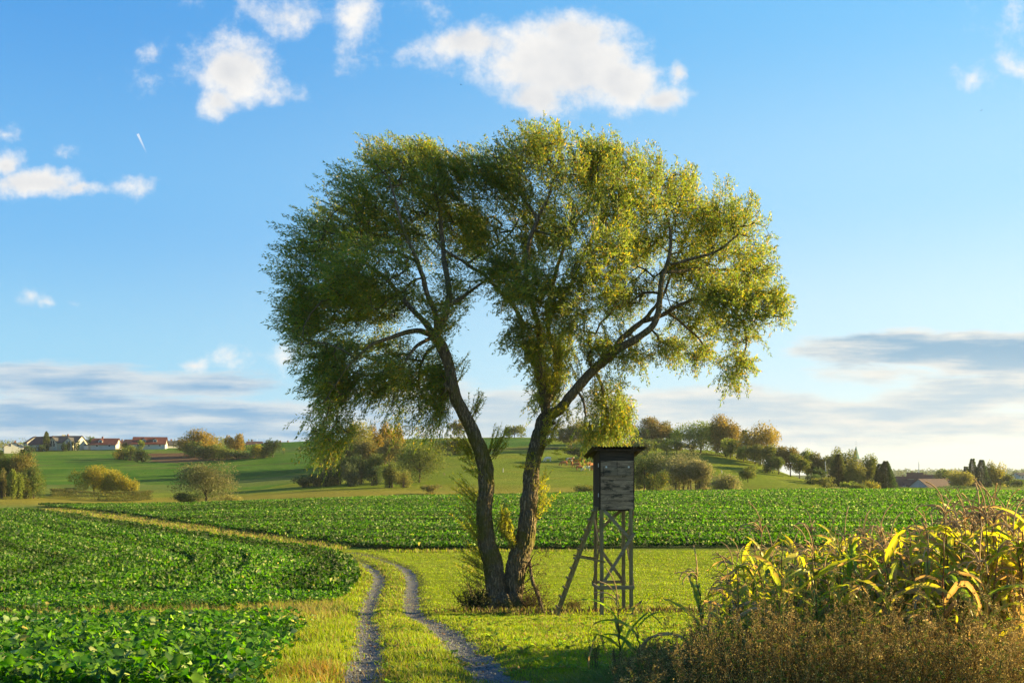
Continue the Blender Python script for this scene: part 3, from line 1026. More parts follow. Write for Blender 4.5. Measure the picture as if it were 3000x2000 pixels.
    # ---- crown volume: lobes traced from the photograph (px, py, rx, ry, set-back)
    lobes = [
        (925, 770, 125, 125, -.5), (895, 890, 95, 125, .8), (945, 1040, 95, 130, -2.0), (955, 1190, 75, 110, -2.6), (945, 1275, 48, 55, -2.4), (965, 1230, 60, 80, -2.0), (900, 1180, 60, 50, -1.8), (1000, 1130, 80, 60, -1.5), (1280, 1150, 50, 80, -.6), (1300, 1090, 40, 60, -.4), (1075, 610, 140, 125, .5), (1000, 690, 120, 110, 2.2), (1215, 505, 135, 110, -.5), (1100, 780, 120, 100, -2.6),
        (1060, 930, 130, 120, 1.8), (1180, 1085, 135, 105, 1.0), (1235, 1190, 100, 75, .2), (1120, 1120, 80, 70, -2.4), (1235, 690, 110, 120, 1.8), (1330, 560, 100, 105, 1.0), (1345, 830, 60, 100, .8), (1250, 425, 65, 45, .2), (1160, 480, 90, 60, -1.8), (1290, 940, 55, 60, -2.0), (1380, 690, 60, 80, 2.4), (1020, 860, 90, 80, -2.6), (860, 950, 60, 70, -.6),
        (1180, 880, 70, 60, 1.4),
        (1450, 510, 115, 95, .4), (1585, 470, 140, 105, -1.0), (1600, 400, 80, 45, -.4), (1730, 500, 140, 110, .8), (1760, 425, 70, 45, .2), (1880, 560, 140, 110, -1.2), (1870, 470, 70, 50, -.2), (2050, 610, 125, 105, .8), (2000, 540, 60, 50, .4), (2160, 690, 115, 110, -.6), (2220, 800, 75, 110, .8), (2270, 895, 55, 60, -1.6), (2195, 935, 90, 80, -1.8),
        (2300, 905, 25, 40, -1.7), (2180, 1055, 48, 60, -1.9), (2150, 1110, 30, 28, -2), (2050, 800, 130, 100, 1.8), (1900, 740, 140, 120, 2.4), (1740, 700, 140, 120, -2.6), (1600, 700, 100, 110, 1.6), (1700, 870, 130, 110, -2.2), (1560, 860, 90, 95, -2.0), (1660, 990, 90, 85, 1.6),
        (1515, 960, 50, 60, -1.2), (1830, 870, 90, 80, 2.0), (2010, 950, 100, 75, 1.0), (2060, 1040, 50, 45, 1.0), (1790, 1180, 60, 90, .4), (1775, 1240, 75, 48, .6), (1830, 1215, 35, 60, .6), (1730, 1220, 42, 80, .2), (1390, 520, 70, 85, 0), (1400, 620, 60, 70, 1.0), (1490, 610, 80, 80, .5), (1465, 760, 55, 70, -1.0), (1520, 740, 60, 80, .2), (1350, 480, 60, 50, .4), (1420, 715, 60, 70, .3), (1445, 800, 48, 50, 0), (1505, 840, 45, 70, 0), (1120, 430, 60, 40, .2), (1630, 1080, 60, 70, .8), (1860, 1055, 75, 40, -.8), (1750, 1010, 70, 55, -.6), (1960, 1010, 60, 40, -1.0),
        (2110, 860, 80, 60, -1.6), (1600, 1150, 45, 60, .6), (1560, 1010, 40, 60, -.8),
    ]
    pts, outw = [], []
    for (cx, cyy, rx, ry, dy) in lobes:
        vol = rx * ry
        cyy = cyy + 32 * min(1, max(0, (620 - cyy) / 200)); cx = cx + 26 * min(1, max(0, (1050 - cx) / 150)); cx = cx - 14 * min(1, max(0, (cx - 2050) / 150))
        k = int(10.0 + vol / 43.0)
        q = rand_dirs(k) * (RNG.uniform(0, 1, (k, 1)) ** 0.45)
        deep = 0.5 * (rx + ry) / SCALE * 1.25
        c = W3(cx, cyy, dy)
        Pq = c + q * np.array([rx / SCALE, deep, ry / SCALE])
        # clumps: drop what falls in the gaps of a 3-D noise
        g = np.sin(Pq[:, 0] * 2.3 + 1.7 * np.sin(Pq[:, 2] * 1.9)) + np.sin(Pq[:, 2] * 2.6 + 1.3 * np.sin(Pq[:, 1] * 2.1)) + np.sin(Pq[:, 1] * 2.4 + Pq[:, 0])
        keep = g + RNG.normal(0, 0.6, k) > -0.65
        pts.append(Pq[keep]); outw.append(q[keep])
    pts = np.concatenate(pts); outw = np.concatenate(outw)
    # ---- grow twigs: each point joins the nearest wood already there
    d0 = np.full(len(pts), 1e9)
    for a in range(0, len(nodes), 200):
        d0 = np.minimum(d0, np.linalg.norm(pts[:, None] - nodes[None, a:a + 200], axis=2).min(1))
    order = np.argsort(d0 + RNG.uniform(0, .25, len(pts)))
    cap = len(nodes) + len(pts) * 5
    NP = np.zeros((cap, 3)); PL = np.zeros(cap); PA = np.full(cap, -1, int)
    NP[:len(nodes)] = nodes
    cnt = len(nodes)
    # thick stems are poor places for a twig
    PL[:cnt] = np.where(rad > 0.12, 1.2, 0.0)
    tip = np.zeros(len(pts), int)
    for k in order:
        dv = NP[:cnt] - pts[k]
        dist = np.sqrt((dv ** 2).sum(1))
        j = int(np.argmin(dist + 0.12 * PL[:cnt]))
        L = dist[j]
        m = max(1, int(L / 0.32))
        a = NP[j].copy(); prev = j
        for s in range(1, m + 1):
            f = s / m
            q = a * (1 - f) + pts[k] * f
            if s < m: q = q + RNG.normal(0, 0.035, 3) + np.array([0, 0, 0.10 * math.sin(math.pi * f) * L])
            NP[cnt] = q; PA[cnt] = prev; PL[cnt] = PL[j] + L * f
            prev = cnt; cnt += 1
        tip[k] = prev
    n0 = len(nodes)
    load = np.zeros(cnt)
    load[tip] += 1
    for i in range(cnt - 1, n0 - 1, -1):
        if PA[i] >= n0: load[PA[i]] += load[i]
    r = np.clip(0.0045 * load ** 0.48, 0.004, 0.055)
    idx = np.arange(n0, cnt)
    a = NP[PA[idx]]; b = NP[idx]
    ra = np.where(PA[idx] >= n0, r[np.maximum(PA[idx], 0)], r[idx] * 1.1); rb = r[idx]
    dd = unit(b - a)
    s = unit(np.cross(dd, np.array([0.3, 0.9, 0.2])))
    t = np.cross(dd, s)
    V = []
    for k in range(4):
        an = k * math.pi / 2
        o = s * math.cos(an) + t * math.sin(an)
        V.append(a + o * ra[:, None]); V.append(b + o * rb[:, None])
    V = np.stack(V, 1).reshape(-1, 3) - off
    i8 = np.arange(len(idx))[:, None] * 8
    Q = np.concatenate([i8 + np.array([[2 * k, (2 * k + 2) % 8, (2 * k + 3) % 8, 2 * k + 1]]) for k in range(4)])
    link('twigs', np_mesh('twigs', V, [Q], smooth=True), M_TWIG, root)
    # ---- leafy shoots
    parts = []
    n_leaf = 48
    c0 = W3(1480, 800)
    P0 = pts
    N = len(P0)
    hgt = P0[:, 2]
    rel = (P0 - c0) / np.array([8.0, 6.0, 6.0])
    up = np.clip((hgt - 7.0) / 4.5, -1, 1)[:, None]
    sd = unit(rel) * 0.7 + outw * 0.45 + np.array([-0.30, 0, 0.0]) + np.array([0, 0, 1.0]) * (up * 0.75 + 0.05) + RNG.normal(0, 0.35, (N, 3))
    sd = unit(sd)
    slen = R(0.5, 1.05, N) * np.where(hgt > 10, 1.25, 1.0)
    base = P0 - sd * slen[:, None] * 0.45
    droop = np.where(hgt < 6.5, 0.55, 0.16)
    # leaf positions along each shoot
    f = (np.arange(n_leaf) + 0.5) / n_leaf
    f = np.clip(f[None, :] + RNG.uniform(-0.02, 0.02, (N, n_leaf)), 0.02, 1.0)
    ax = base[:, None, :] + sd[:, None, :] * (f * slen[:, None])[..., None]
    ax[..., 2] -= (f ** 2) * (droop * slen)[:, None]
    ax[..., 0] -= (f ** 2) * (0.18 * slen)[:, None]           # the wind leans the tips over
    dirn = sd[:, None, :] + np.array([0, 0, -1.0]) * (2 * f * droop[:, None])[..., None] * 0.7
    # side twiglets: bush each shoot out sideways
    jit = RNG.normal(0, 1, (N, n_leaf, 3)) * (0.085 * (1.15 - f))[..., None]
    ldir = dirn * 0.8 + RNG.normal(0, 0.52, (N, n_leaf, 3)) + np.array([-0.18, 0, -0.10])
    pos = (ax + jit).reshape(-1, 3)
    ldir = ldir.reshape(-1, 3)
    M = len(pos)
    pal = [(52, (0.100, 0.145, 0.020)), (28, (0.150, 0.178, 0.022)), (12, (0.28, 0.235, 0.020)), (7, (0.44, 0.27, 0.016)), (3, (0.14, 0.075, 0.02))]
    cols = pick_cols(M, pal, 0.25)
    shootk = np.repeat(np.clip(1 + RNG.normal(0, 0.16, N), 0.6, 1.5), n_leaf)
    cols *= shootk[:, None]
    V, T3, C = leaf_cards(pos, ldir, R(0.08, 0.14, M), R(0.022, 0.036, M), cols, 0.15, bend=0.12)
    link('crown', np_mesh('crown', V - off, [T3], C), M_WILLOW, root)

    # ---- water shoots on the trunks
    parts = []; mbs = MB()
    clumps = [(1385, 1345, 18, -1, .75, .8), (1440, 1335, 16, 1, .75, .8), (1360, 1250, 8, 1, .6, 1.0), (1395, 1210, 8, 1, .5, 1.0), (1335, 1100, 6, 1, .5, .7), (1400, 1480, 14, -1, .8, .8), (1405, 1560, 14, -1, .7, .8), (1412, 1640, 13, -1, .6, .55), (1420, 1690, 14, -1, .7, .35), (1480, 1560, 30, .15, .45, .7), (1500, 1590, 20, -.1, .4, .6),
              (1460, 1540, 14, .5, .4, .8), (1575, 1500, 9, 1, .7, .8), (1568, 1455, 6, 1, .6, .9), (1590, 1290, 16, .7, .6, .4), (1610, 1240, 16, .8, .5, .3), (1585, 1200, 10, -.6, .4, .5), (1625, 1330, 3, 1.2, .6, -.1), (1560, 1350, 6, -.8, .4, .0), (1700, 1125, 10, -.3, .5, .8), (1740, 1085, 12, .3, .5, -.5), (1790, 1035, 12, -.2, .5, .7), (1850, 1000, 14, .2, .6, -.5), (1830, 1005, 10, -.3, .5, .7), (1630, 1150, 12, .5, .5, .6), (1590, 1130, 14, -.5, .5, .6), (1630, 1060, 14, .5, .6, .6), (1605, 1000, 14, -.4, .5, .5), (1575, 1040, 12, -.6, .5, .4), (1650, 1190, 10, .2, .5, -.4), (1300, 960, 12, .6, .5, .3), (1310, 880, 12, .5, .5, .5), (1250, 900, 12, -.3, .5, .5), (1310, 1130, 10, -.8, .5, .4), (1600, 1130, 12, .2, .5, .8), (1580, 1090, 10, -.6, .5, .6), (1420, 1385, 8, -1, .6, .2)]
    for (px, py, k, sx, ln, upk) in clumps:
        for _ in range(int(k * 1.5)):
            b0 = W3(px + R(-12, 12), py + R(-28, 28), R(-.35, .1))
            dv = unit(np.array([sx * R(0.2, 1.0), R(-0.7, 0.4), upk * R(.6, 1.3)]))
            L = ln * R(.7, 1.5)
            f = np.linspace(0, 1, 5)
            line = b0 + dv * (f * L)[:, None] + np.array([-0.10 * L, 0, 0.12 * L]) * (f ** 2)[:, None]
            mbs.tube(line - off, np.linspace(0.009, 0.003, 5), 4, cap=False)
            m = int(34 * L / 0.7)
            ff = R(0.12, 1.0, m)
            ps = np.stack([np.interp(ff, f, line[:, j]) for j in range(3)], 1)
            ld = dv * 0.6 + RNG.normal(0, .6, (m, 3))
            cc = pick_cols(m, [(40, (0.20, 0.225, 0.022)), (45, (0.31, 0.29, 0.028)), (15, (0.38, 0.28, 0.028))], 0.2)
            parts.append(leaf_cards(ps, ld, R(0.07, 0.13, m), R(0.018, 0.028, m), cc, .15, bend=.1))
    V, T3, C = join_np(parts)
    so = mbs.build('water_shoots', M_TWIG, root)
    link('leaves', np_mesh('leaves', V - off, [T3], C), M_WILLOW, so)
    return root


build_willow()
# ------------------------------------------------------------------ the raised hunting stand
M_BOARD = mat_wood('weathered_board_material', (0.14, 0.10, 0.070, 1), (0.36, 0.262, 0.178, 1), 0.66, 0.0, 0)
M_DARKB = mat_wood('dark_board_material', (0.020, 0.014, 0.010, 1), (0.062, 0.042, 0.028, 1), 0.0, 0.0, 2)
M_DARKF = mat_wood('dark_shade_board_material', (0.012, 0.010, 0.010, 1), (0.055, 0.042, 0.034, 1), 0.3, 0.0, 0)  # near-black brown; the fascia's shadow under the roof is put into the colour
M_POST = mat_wood('post_material', (0.10, 0.082, 0.045, 1), (0.25, 0.205, 0.115, 1), 0.0, 0.5, 2)
M_BEAM = mat_wood('beam_material', (0.11, 0.09, 0.06, 1), (0.26, 0.225, 0.165, 1), 0.0, 0.25, 0)
M_LADDER = mat_wood('ladder_material', (0.10, 0.078, 0.035, 1), (0.27, 0.21, 0.09, 1), 0.0, 0.5, 2)
M_ROOF = plain_mat('corrugated_sheet_material', (0.045, 0.040, 0.038), 0.8, 0.2, 0.35, 6.0)
M_METAL = plain_mat('zinc_material', (0.55, 0.57, 0.60), 0.35, 0.5, 0.1)


def build_stand():
    bx, by = 257.7 * 31 / F, 31.0
    gz = hz(bx, by)
    root = empty('hunting_stand', (bx, by, gz), math.radians(4.5))
    tag(root, 'raised wooden hunting stand with weathered board cabin and corrugated roof', 'hunting stand')
    W_, D_ = 1.07, 1.26
    zf = 4.1 - 92 * 31 / F - gz      # cabin floor
    zt = 4.1 + 84 * 31 / F - gz      # top of the front wall
    px = lambda p: (p - 1757.7) * 31 / F        # local x on the front face
    pz = lambda p: 4.1 - (p - HOR) * 31 / F - gz
    # legs
    t = 0.105
    for (x, y, dep) in ((px(1762.5), 0.03, 0.25), (px(1850), 0.03, 0.25), (0.06, D_ - .05, 0.2), (W_ - .10, D_ - .05, 0.2)):
        wz = R(-.015, .015)
        MB().bar((x + wz, y, -dep), (x, y, zf), t * R(.92, 1.05), t, up=(0, 1, 0)).build('leg', M_POST, root)
    # crossed braces: front (grey), back, sides
    def br(a, b, w=0.095, tk=0.035, up=(0, 1, 0)):
        MB().bar(a, b, w, tk, up=up).build('brace', M_BEAM, root)
    yF = -0.045
    br((px(1769), yF, pz(1494)), (px(1847), yF, pz(1578)), up=(0, 1, 0))
    br((px(1857), yF - .038, pz(1562)), (px(1761), yF - .038, pz(1714)), up=(0, 1, 0))
    yB = D_ - .01
    br((px(1850), yB + .03, pz(1492)), (0.02, yB + .03, pz(1572)))
    br((0.02, yB + .07, pz(1590)), (W_ - .08, yB + .07, pz(1716)))
    br((-0.02, D_ - .05, pz(1500)), (-0.02, 0.1, pz(1590)), up=(1, 0, 0))
    br((W_ + .005, 0.05, pz(1500)), (W_ + .005, D_ - .05, pz(1580)), up=(1, 0, 0))
    br((W_ + .005, D_ - .05, pz(1600)), (W_ + .005, 0.05, pz(1716)), up=(1, 0, 0))
    br((-0.02, 0.05, pz(1610)), (-0.02, D_ - .08, pz(1716)), up=(1, 0, 0))
    # beams round the foot
    MB().bar((px(1754), -.05, pz(1720)), (px(1859), -.05, pz(1720)), 0.115, 0.05, up=(0, 1, 0)).build('beam', M_BEAM, root)
    MB().bar((-.05, D_ + .05, pz(1717)), (W_, D_ + .05, pz(1717)), 0.10, 0.05, up=(0, 1, 0)).build('beam', M_BEAM, root)
    MB().bar((-.03, -.02, pz(1722)), (-.03, D_ + .03, pz(1722)), 0.10, 0.05, up=(1, 0, 0)).build('beam', M_BEAM, root)
    # cabin: front boards, one by one, with gaps of a few mm
    fb = MB()
    edges = [1492, 1466.5, 1447, 1427.5, 1405.5, 1392.5]
    for i in range(len(edges) - 1):
        y0 = R(-.006, .006)
        fb.box(0.02, W_ - .015 + R(-.01, .01), -0.028 + y0, 0.0, pz(edges[i]) + .006, pz(edges[i + 1]) - .007)
    for (a, b) in ((1757.7, 1767.2), (1850.5, 1857)):
        fb.box(px(a) + .02 * (a < 1800), px(b), -0.026, 0.0, pz(1392) + .002, pz(1366) - .003)
    fb.box(0.02, W_ - .015, -0.030, 0.0, pz(1366.0) + .001, pz(1349))
    fw = fb.build('front_wall', M_BOARD, root)
    fw['label'] = 'grey weathered front boards with black stains'
    tp = MB()
    tp.box(0.0, W_, -0.02, 0.0, pz(1348.6), zt - .01)
    tp.build('fascia', M_DARKF, root)
    # frame posts at the cabin's front corners
    MB().box(0.0, 0.018, -0.034, 0.02, pz(1491), pz(1347)).build('corner_trim', M_DARKB, root)
    MB().box(W_ - .013, W_ + .012, -0.03, 0.02, pz(1493), pz(1347)).build('corner_trim', M_DARKB, root)
    # hatch with hinges
    hb = MB()
    hb.box(px(1768), px(1849.5), -0.055, -0.031, pz(1392.5), pz(1366.5))
    hatch = hb.build('hatch', mat_wood('hatch_material', (0.10, 0.078, 0.058, 1), (0.28, 0.21, 0.145, 1), 0.8, 0.0, 0), root)
    for hx in (1775.5, 1842):
        MB().box(px(hx) - .025, px(hx) + .025, -0.066, -0.0555, pz(1370), pz(1365)).build('hinge', M_METAL, hatch)
    MB().box(px(1768) - .012, px(1849.5) + .012, -0.040, -0.0305, pz(1393.6), pz(1392.2)).build('ledge', M_DARKB, hatch)
    MB().box(px(1807.5), px(1808.3), -0.060, -0.0302, pz(1391), pz(1351)).build('cord', M_DARKB, hatch)
    # sides and back of upright dark boards
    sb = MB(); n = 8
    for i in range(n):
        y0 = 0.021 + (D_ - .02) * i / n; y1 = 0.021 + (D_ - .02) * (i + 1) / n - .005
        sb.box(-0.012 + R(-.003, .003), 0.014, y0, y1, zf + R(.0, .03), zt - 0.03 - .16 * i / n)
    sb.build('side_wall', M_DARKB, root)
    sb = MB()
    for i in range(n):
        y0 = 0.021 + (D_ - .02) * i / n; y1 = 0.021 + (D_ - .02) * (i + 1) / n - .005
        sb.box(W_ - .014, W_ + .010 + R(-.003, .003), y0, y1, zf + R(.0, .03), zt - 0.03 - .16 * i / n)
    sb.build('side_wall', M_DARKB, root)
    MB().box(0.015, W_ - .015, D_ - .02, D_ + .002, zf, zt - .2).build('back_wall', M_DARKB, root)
    MB().box(0.016, W_ - .016, 0.001, D_ - .021, zf - .05, zf - .003).build('cabin_floor', M_DARKB, root)
    # battens and iron straps on the left wall
    for z in (pz(1362), pz(1450)):
        MB().box(-0.026, -0.016, 0.12, 0.20, z - .06, z + .06).build('strap', M_METAL, root)
    # corrugated roof, falling to the back
    nx, ny = 121, 2
    x = np.linspace(-0.28, W_ + .36, nx)
    ys = np.array([-0.22, D_ + .42])
    zz = np.array([zt + .085, zt - .20])
    cor = 0.018 * np.sin(x * 2 * np.pi / 0.095)
    V = []
    for th in (0.0, -0.010):
        for j in range(2):
            for i in range(nx):
                V.append((x[i], ys[j] + .015 * math.sin(x[i] * 7), zz[j] + cor[i] + th))
    i = np.arange(nx - 1)
    a = nx; b = 2 * nx
    Q = np.concatenate([np.stack([i, i + 1, i + 1 + a, i + a], 1), np.stack([i + b, i + b + a, i + b + a + 1, i + b + 1], 1),
                        np.stack([i, i + b, i + b + 1, i + 1], 1), np.stack([i + a, i + a + 1, i + a + b + 1, i + a + b], 1)])
    rf = link('roof', np_mesh('roof', V, [Q]), M_ROOF, root)
    mb = MB()
    dz = 0.30 / (D_ + .64)
    for xx in (-0.16, 0.04, W_ - .04, W_ + .22):
        mb.bar((xx, -0.18, zt + .035), (xx, D_ + .36, zt + .035 - .285 * (D_ + .54) / (D_ + .64)), 0.05, 0.05)
    mb.build('rafter', M_DARKB, rf)
    MB().bar((-0.24, -0.125, zt - .022), (W_ + .31, -0.125, zt - .022), 0.07, 0.05).build('purlin', M_DARKB, rf)
    # the ladder at the left: two rails, rungs poking out, a strut back to the leg
    lad = empty('ladder', (0, 0, 0)); lad.parent = root
    top = Vector((px(1757) - .06, .0, pz(1484))); bot = Vector((px(1632), .0, pz(1806)))
    dv = (bot - top).normalized()
    for y in (0.04, 0.50):
        MB().bar(top + Vector((0, y, 0)) - dv * .0, bot + Vector((0, y, 0)), 0.07, 0.075, up=(0, 1, 0)).build('rail', M_LADDER, lad)
    for k in range(11):
        f = 0.045 + 0.088 * k
        p = top.lerp(bot, f) + Vector((-.055, 0, .03))
        MB().tube([p + Vector((0, -0.06, R(-.01, .01))), p + Vector((0, 0.60, R(-.01, .01)))], 0.035 * R(.9, 1.1), 8).build('rung', M_LADDER, lad)
    MB().bar((px(1684), -.035, pz(1628)), (px(1772), -.035, pz(1645)), 0.055, 0.052, up=(0, 1, 0)).build('strut', M_LADDER, lad)
    MB().bar((px(1686), .56, pz(1628)), (0.03, .56, pz(1640)), 0.05, 0.05, up=(0, 1, 0)).build('strut', M_LADDER, lad)
    return root


build_stand()

# dead limb propped against the willow, with its dry twigs
def build_dead_limb():
    pts = [(1548, 1615, .15), (1552, 1640, .1), (1555, 1680, 0), (1562, 1712, -.1), (1576, 1738, -.2), (1584, 1765, -.3), (1590, 1796, -.35)]
    L = smooth_line([W3(*p) for p in pts], .12)
    o = L[-1].copy()
    root = empty('dead_branch', o)
    tag(root, 'mossy dead branch propped between the willow trunk and the ground', 'branch')
    mb = MB(); mb.tube(L - o, np.linspace(.05, .075, len(L)) * (1 + .15 * np.sin(np.arange(len(L)) * 1.7)), 8)
    for (a, b) in (((1556, 1690), (1524, 1730)), ((1566, 1720), (1530, 1742)), ((1580, 1750), (1574, 1708)), ((1556, 1660), (1580, 1650)), ((1552, 1645), (1572, 1610))):
        p = W3(*a, -.05) - o; q = W3(*b, R(-.5, .2)) - o
        mb.tube([p, (p + q) / 2 + RNG.normal(0, .05, 3), q], [.025, .018, .008], 5)
    mb.build('limb', M_BARK, root, smooth=True)
    parts = []; tw = MB()
    for _ in range(90):
        c = W3(R(1520, 1600), R(1610, 1790), R(-.6, .4)) - o
        dv = unit(RNG.normal(0, 1, 3) + np.array([0, 0, -.2])); ln = R(.15, .45)
        tw.tube([c, c + dv * ln], [.005, .003], 3, cap=False)
        m = 9
        parts.append(leaf_cards(c + dv * (R(0, ln, m))[:, None], RNG.normal(0, 1, (m, 3)) + np.array([0, 0, -.8]), R(.03, .07, m), R(.015, .03, m), pick_cols(m, [(1, (.07, .045, .02)), (1, (.10, .06, .03))]), .3))
    V, T, C = join_np(parts)
    tw.build('dry_twigs', M_TWIG, root)
    link('dry_leaves', np_mesh('dry_leaves', V, [T], C), M_DRY, root)


build_dead_limb()


def bushlet(name, label, cat, px, py, Y, w, h, n, pal, mat, leaf=(.06, .12), stick=.02, updir=.8, group=None, lw=.35, dry=False):
    """a low bush: many thin stems from one foot with small leaves"""
    x = (px - 1500) * Y / F
    z = hz(x, Y)
    root = empty(name, (x, Y, z))
    tag(root, label, cat, group)
    tw = MB(); parts = []
    for _ in range(n):
        dv = unit(np.array([RNG.normal(0, .55), RNG.normal(0, .5), updir * R(.5, 1.4)]))
        L = h * R(.45, 1.1)
        a = np.array([RNG.normal(0, w * .16), RNG.normal(0, w * .14), 0.0])
        f = np.linspace(0, 1, 4)
        line = a + dv * np.array([w * .9, w * .8, 1.0 * h / max(h, .01)]) * (f * L)[:, None] / 1.0
        tw.tube(line, np.linspace(stick, stick * .3, 4), 3, cap=False)
        m = 26 if not dry else 18
        ff = R(.2, 1.05, m)
        ps = np.stack([np.interp(ff, f, line[:, j]) for j in range(3)], 1) + RNG.normal(0, .05, (m, 3))
        ll = R(leaf[0], leaf[1], m)
        parts.append(leaf_cards(ps, dv * .5 + RNG.normal(0, .8, (m, 3)), ll, ll * lw, pick_cols(m, pal), .25))
    V, T, C = join_np(parts)
    tw.build('stems', M_TWIG, root)
    link('leaves', np_mesh('leaves', V, [T], C), mat, root)
    return root


bushlet('bush', 'dark green bush at the left foot of the willow trunk', 'bush', 1398, 1796, 32.9, 1.0, 1.15, 95, [(3, (.045, .055, .015)), (1, (.09, .085, .02))], M_TREE, lw=.3)
bushlet('dry_bush', 'brown dry brush between the willow trunk and the dead branch', 'bush', 1555, 1800, 32.9, 1.1, 1.0, 150, [(1, (.085, .05, .028)), (1, (.05, .032, .02))], M_DRY, (.03, .06), .006, dry=True)
bushlet('dry_bush', 'brown dry brush at the foot of the ladder', 'bush', 1680, 1802, 32.6, .8, .42, 60, [(1, (.085, .05, .025)), (1, (.10, .085, .03))], M_DRY, (.03, .06), .005, .5, dry=True)
# ------------------------------------------------------------------ crops
def ground_frame(x, y):
    return np.stack([x, y, height(x, y)], 1)


_LT = []      # broad lobed leaf: rows along the length, three across
for _i, (_t, _w) in enumerate(((0.0, .05), (.18, .30), (.36, .26), (.52, .50), (.75, .46), (.92, .28), (1.0, .06))):
    for _s in (-1, 0, 1):
        _LT.append((_t - (0.05 if _s else 0) * (_i > 0), _s * _w, 0.0))
LEAF_T = np.array(_LT)
LEAF_Q = np.array([(3 * i + j, 3 * i + j + 1, 3 * i + j + 4, 3 * i + j + 3) for i in range(6) for j in range(2)])


def big_leaves(base, az, el, length, width, cols):
    """arching broad leaves with wavy margins"""
    N = len(base)
    m = len(LEAF_T)
    t = LEAF_T[None, :, 0]; s = LEAF_T[None, :, 1]
    curl = RNG.uniform(0.3, 1.5, (N, 1))
    e = el[:, None] - curl * t ** 1.3 * 1.1
    h = np.stack([np.cos(az), np.sin(az), np.zeros(N)], 1)
    sd = np.stack([-np.sin(az), np.cos(az), np.zeros(N)], 1)
    roll = RNG.normal(0, 0.45, (N, 1))
    # integrate the arch
    along = np.cos(e) * t; rise = np.sin(el[:, None]) * t - 0.42 * curl * t ** 2
    wav_ = 0.20 * np.sin(t * 11 + RNG.uniform(0, 6.3, (N, 1)) + 2.4 * np.sign(s)) * np.abs(np.sign(s))
    cup = 0.35 * np.abs(s) + wav_
    L = length[:, None]; Wd = width[:, None]
    out = along * L - 0.25 * np.sin(el)[:, None] * cup * Wd
    up = rise * L + cup * Wd * np.cos(el)[:, None] + np.sin(roll) * s * Wd
    V = base[:, None, :] + out[..., None] * h[:, None, :] + (np.cos(roll) * s * Wd)[..., None] * sd[:, None, :]
    V[..., 2] += up
    i = np.arange(N)[:, None, None] * m
    Q = (i + LEAF_Q[None]).reshape(-1, 4)
    vein = 1.0 + 0.55 * (np.abs(s) < 1e-6)
    C = np.repeat(cols[:, None, :], m, 1) * np.broadcast_to(vein, (N, m))[..., None]
    return V.reshape(-1, 3), Q, C.reshape(-1, 3)


CROP_PAL = [(44, (0.040, 0.104, 0.008)), (26, (0.066, 0.142, 0.010)), (24, (0.020, 0.056, 0.009)), (7, (0.20, 0.24, 0.09)), (5, (0.12, 0.19, 0.03)), (1.0, (0.24, 0.22, 0.05))]


EDGE_A = smooth_line(np.array(CROP_A[1:11]), 1.0)


def row_coord(x, y):
    """drill rows: along the track in the left field, straight across elsewhere"""
    r = y + 0.10 * x
    m = inside(x, y, CROP_A)
    if m.any():
        xs, ys = x[m], y[m]
        best = np.full(xs.shape, 1e9)
        for a in range(0, len(EDGE_A), 16):
            S = EDGE_A[a:a + 16]
            best = np.minimum(best, ((xs[:, None] - S[None, :, 0]) ** 2 + (ys[:, None] - S[None, :, 1]) ** 2).min(1))
        r = np.array(r, float)
        r[m] = 300 + np.sqrt(best)
    return r


def band_shade(x, y, r):
    """shade stripes along the drill rows, painted into the leaf colour"""
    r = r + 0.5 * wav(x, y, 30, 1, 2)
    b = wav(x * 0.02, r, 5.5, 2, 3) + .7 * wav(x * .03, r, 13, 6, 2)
    return np.clip(.88 + .40 * b, .40, 1.22)  # factor on leaf colour, standing in for shade between the rows


def canopy(x, y, r):
    """height of the crop's top: waves along the drill rows, wheel lines"""
    h = 1.0 + 0.20 * wav(x * 0.16, r, 4.6, 2) + 0.16 * wav(x * 0.10, r, 11, 6) + 0.12 * wav(x, y, 2.0, 3)
    tram = np.abs((r + 0.6 * wav(x, r, 40, 1, 1)) % 15.0 - 7.5)
    h = np.where((tram < 0.32) | (np.abs(tram - 1.8) < 0.28), h * 0.45, h)
    return np.clip(h, 0.25, 1.6)


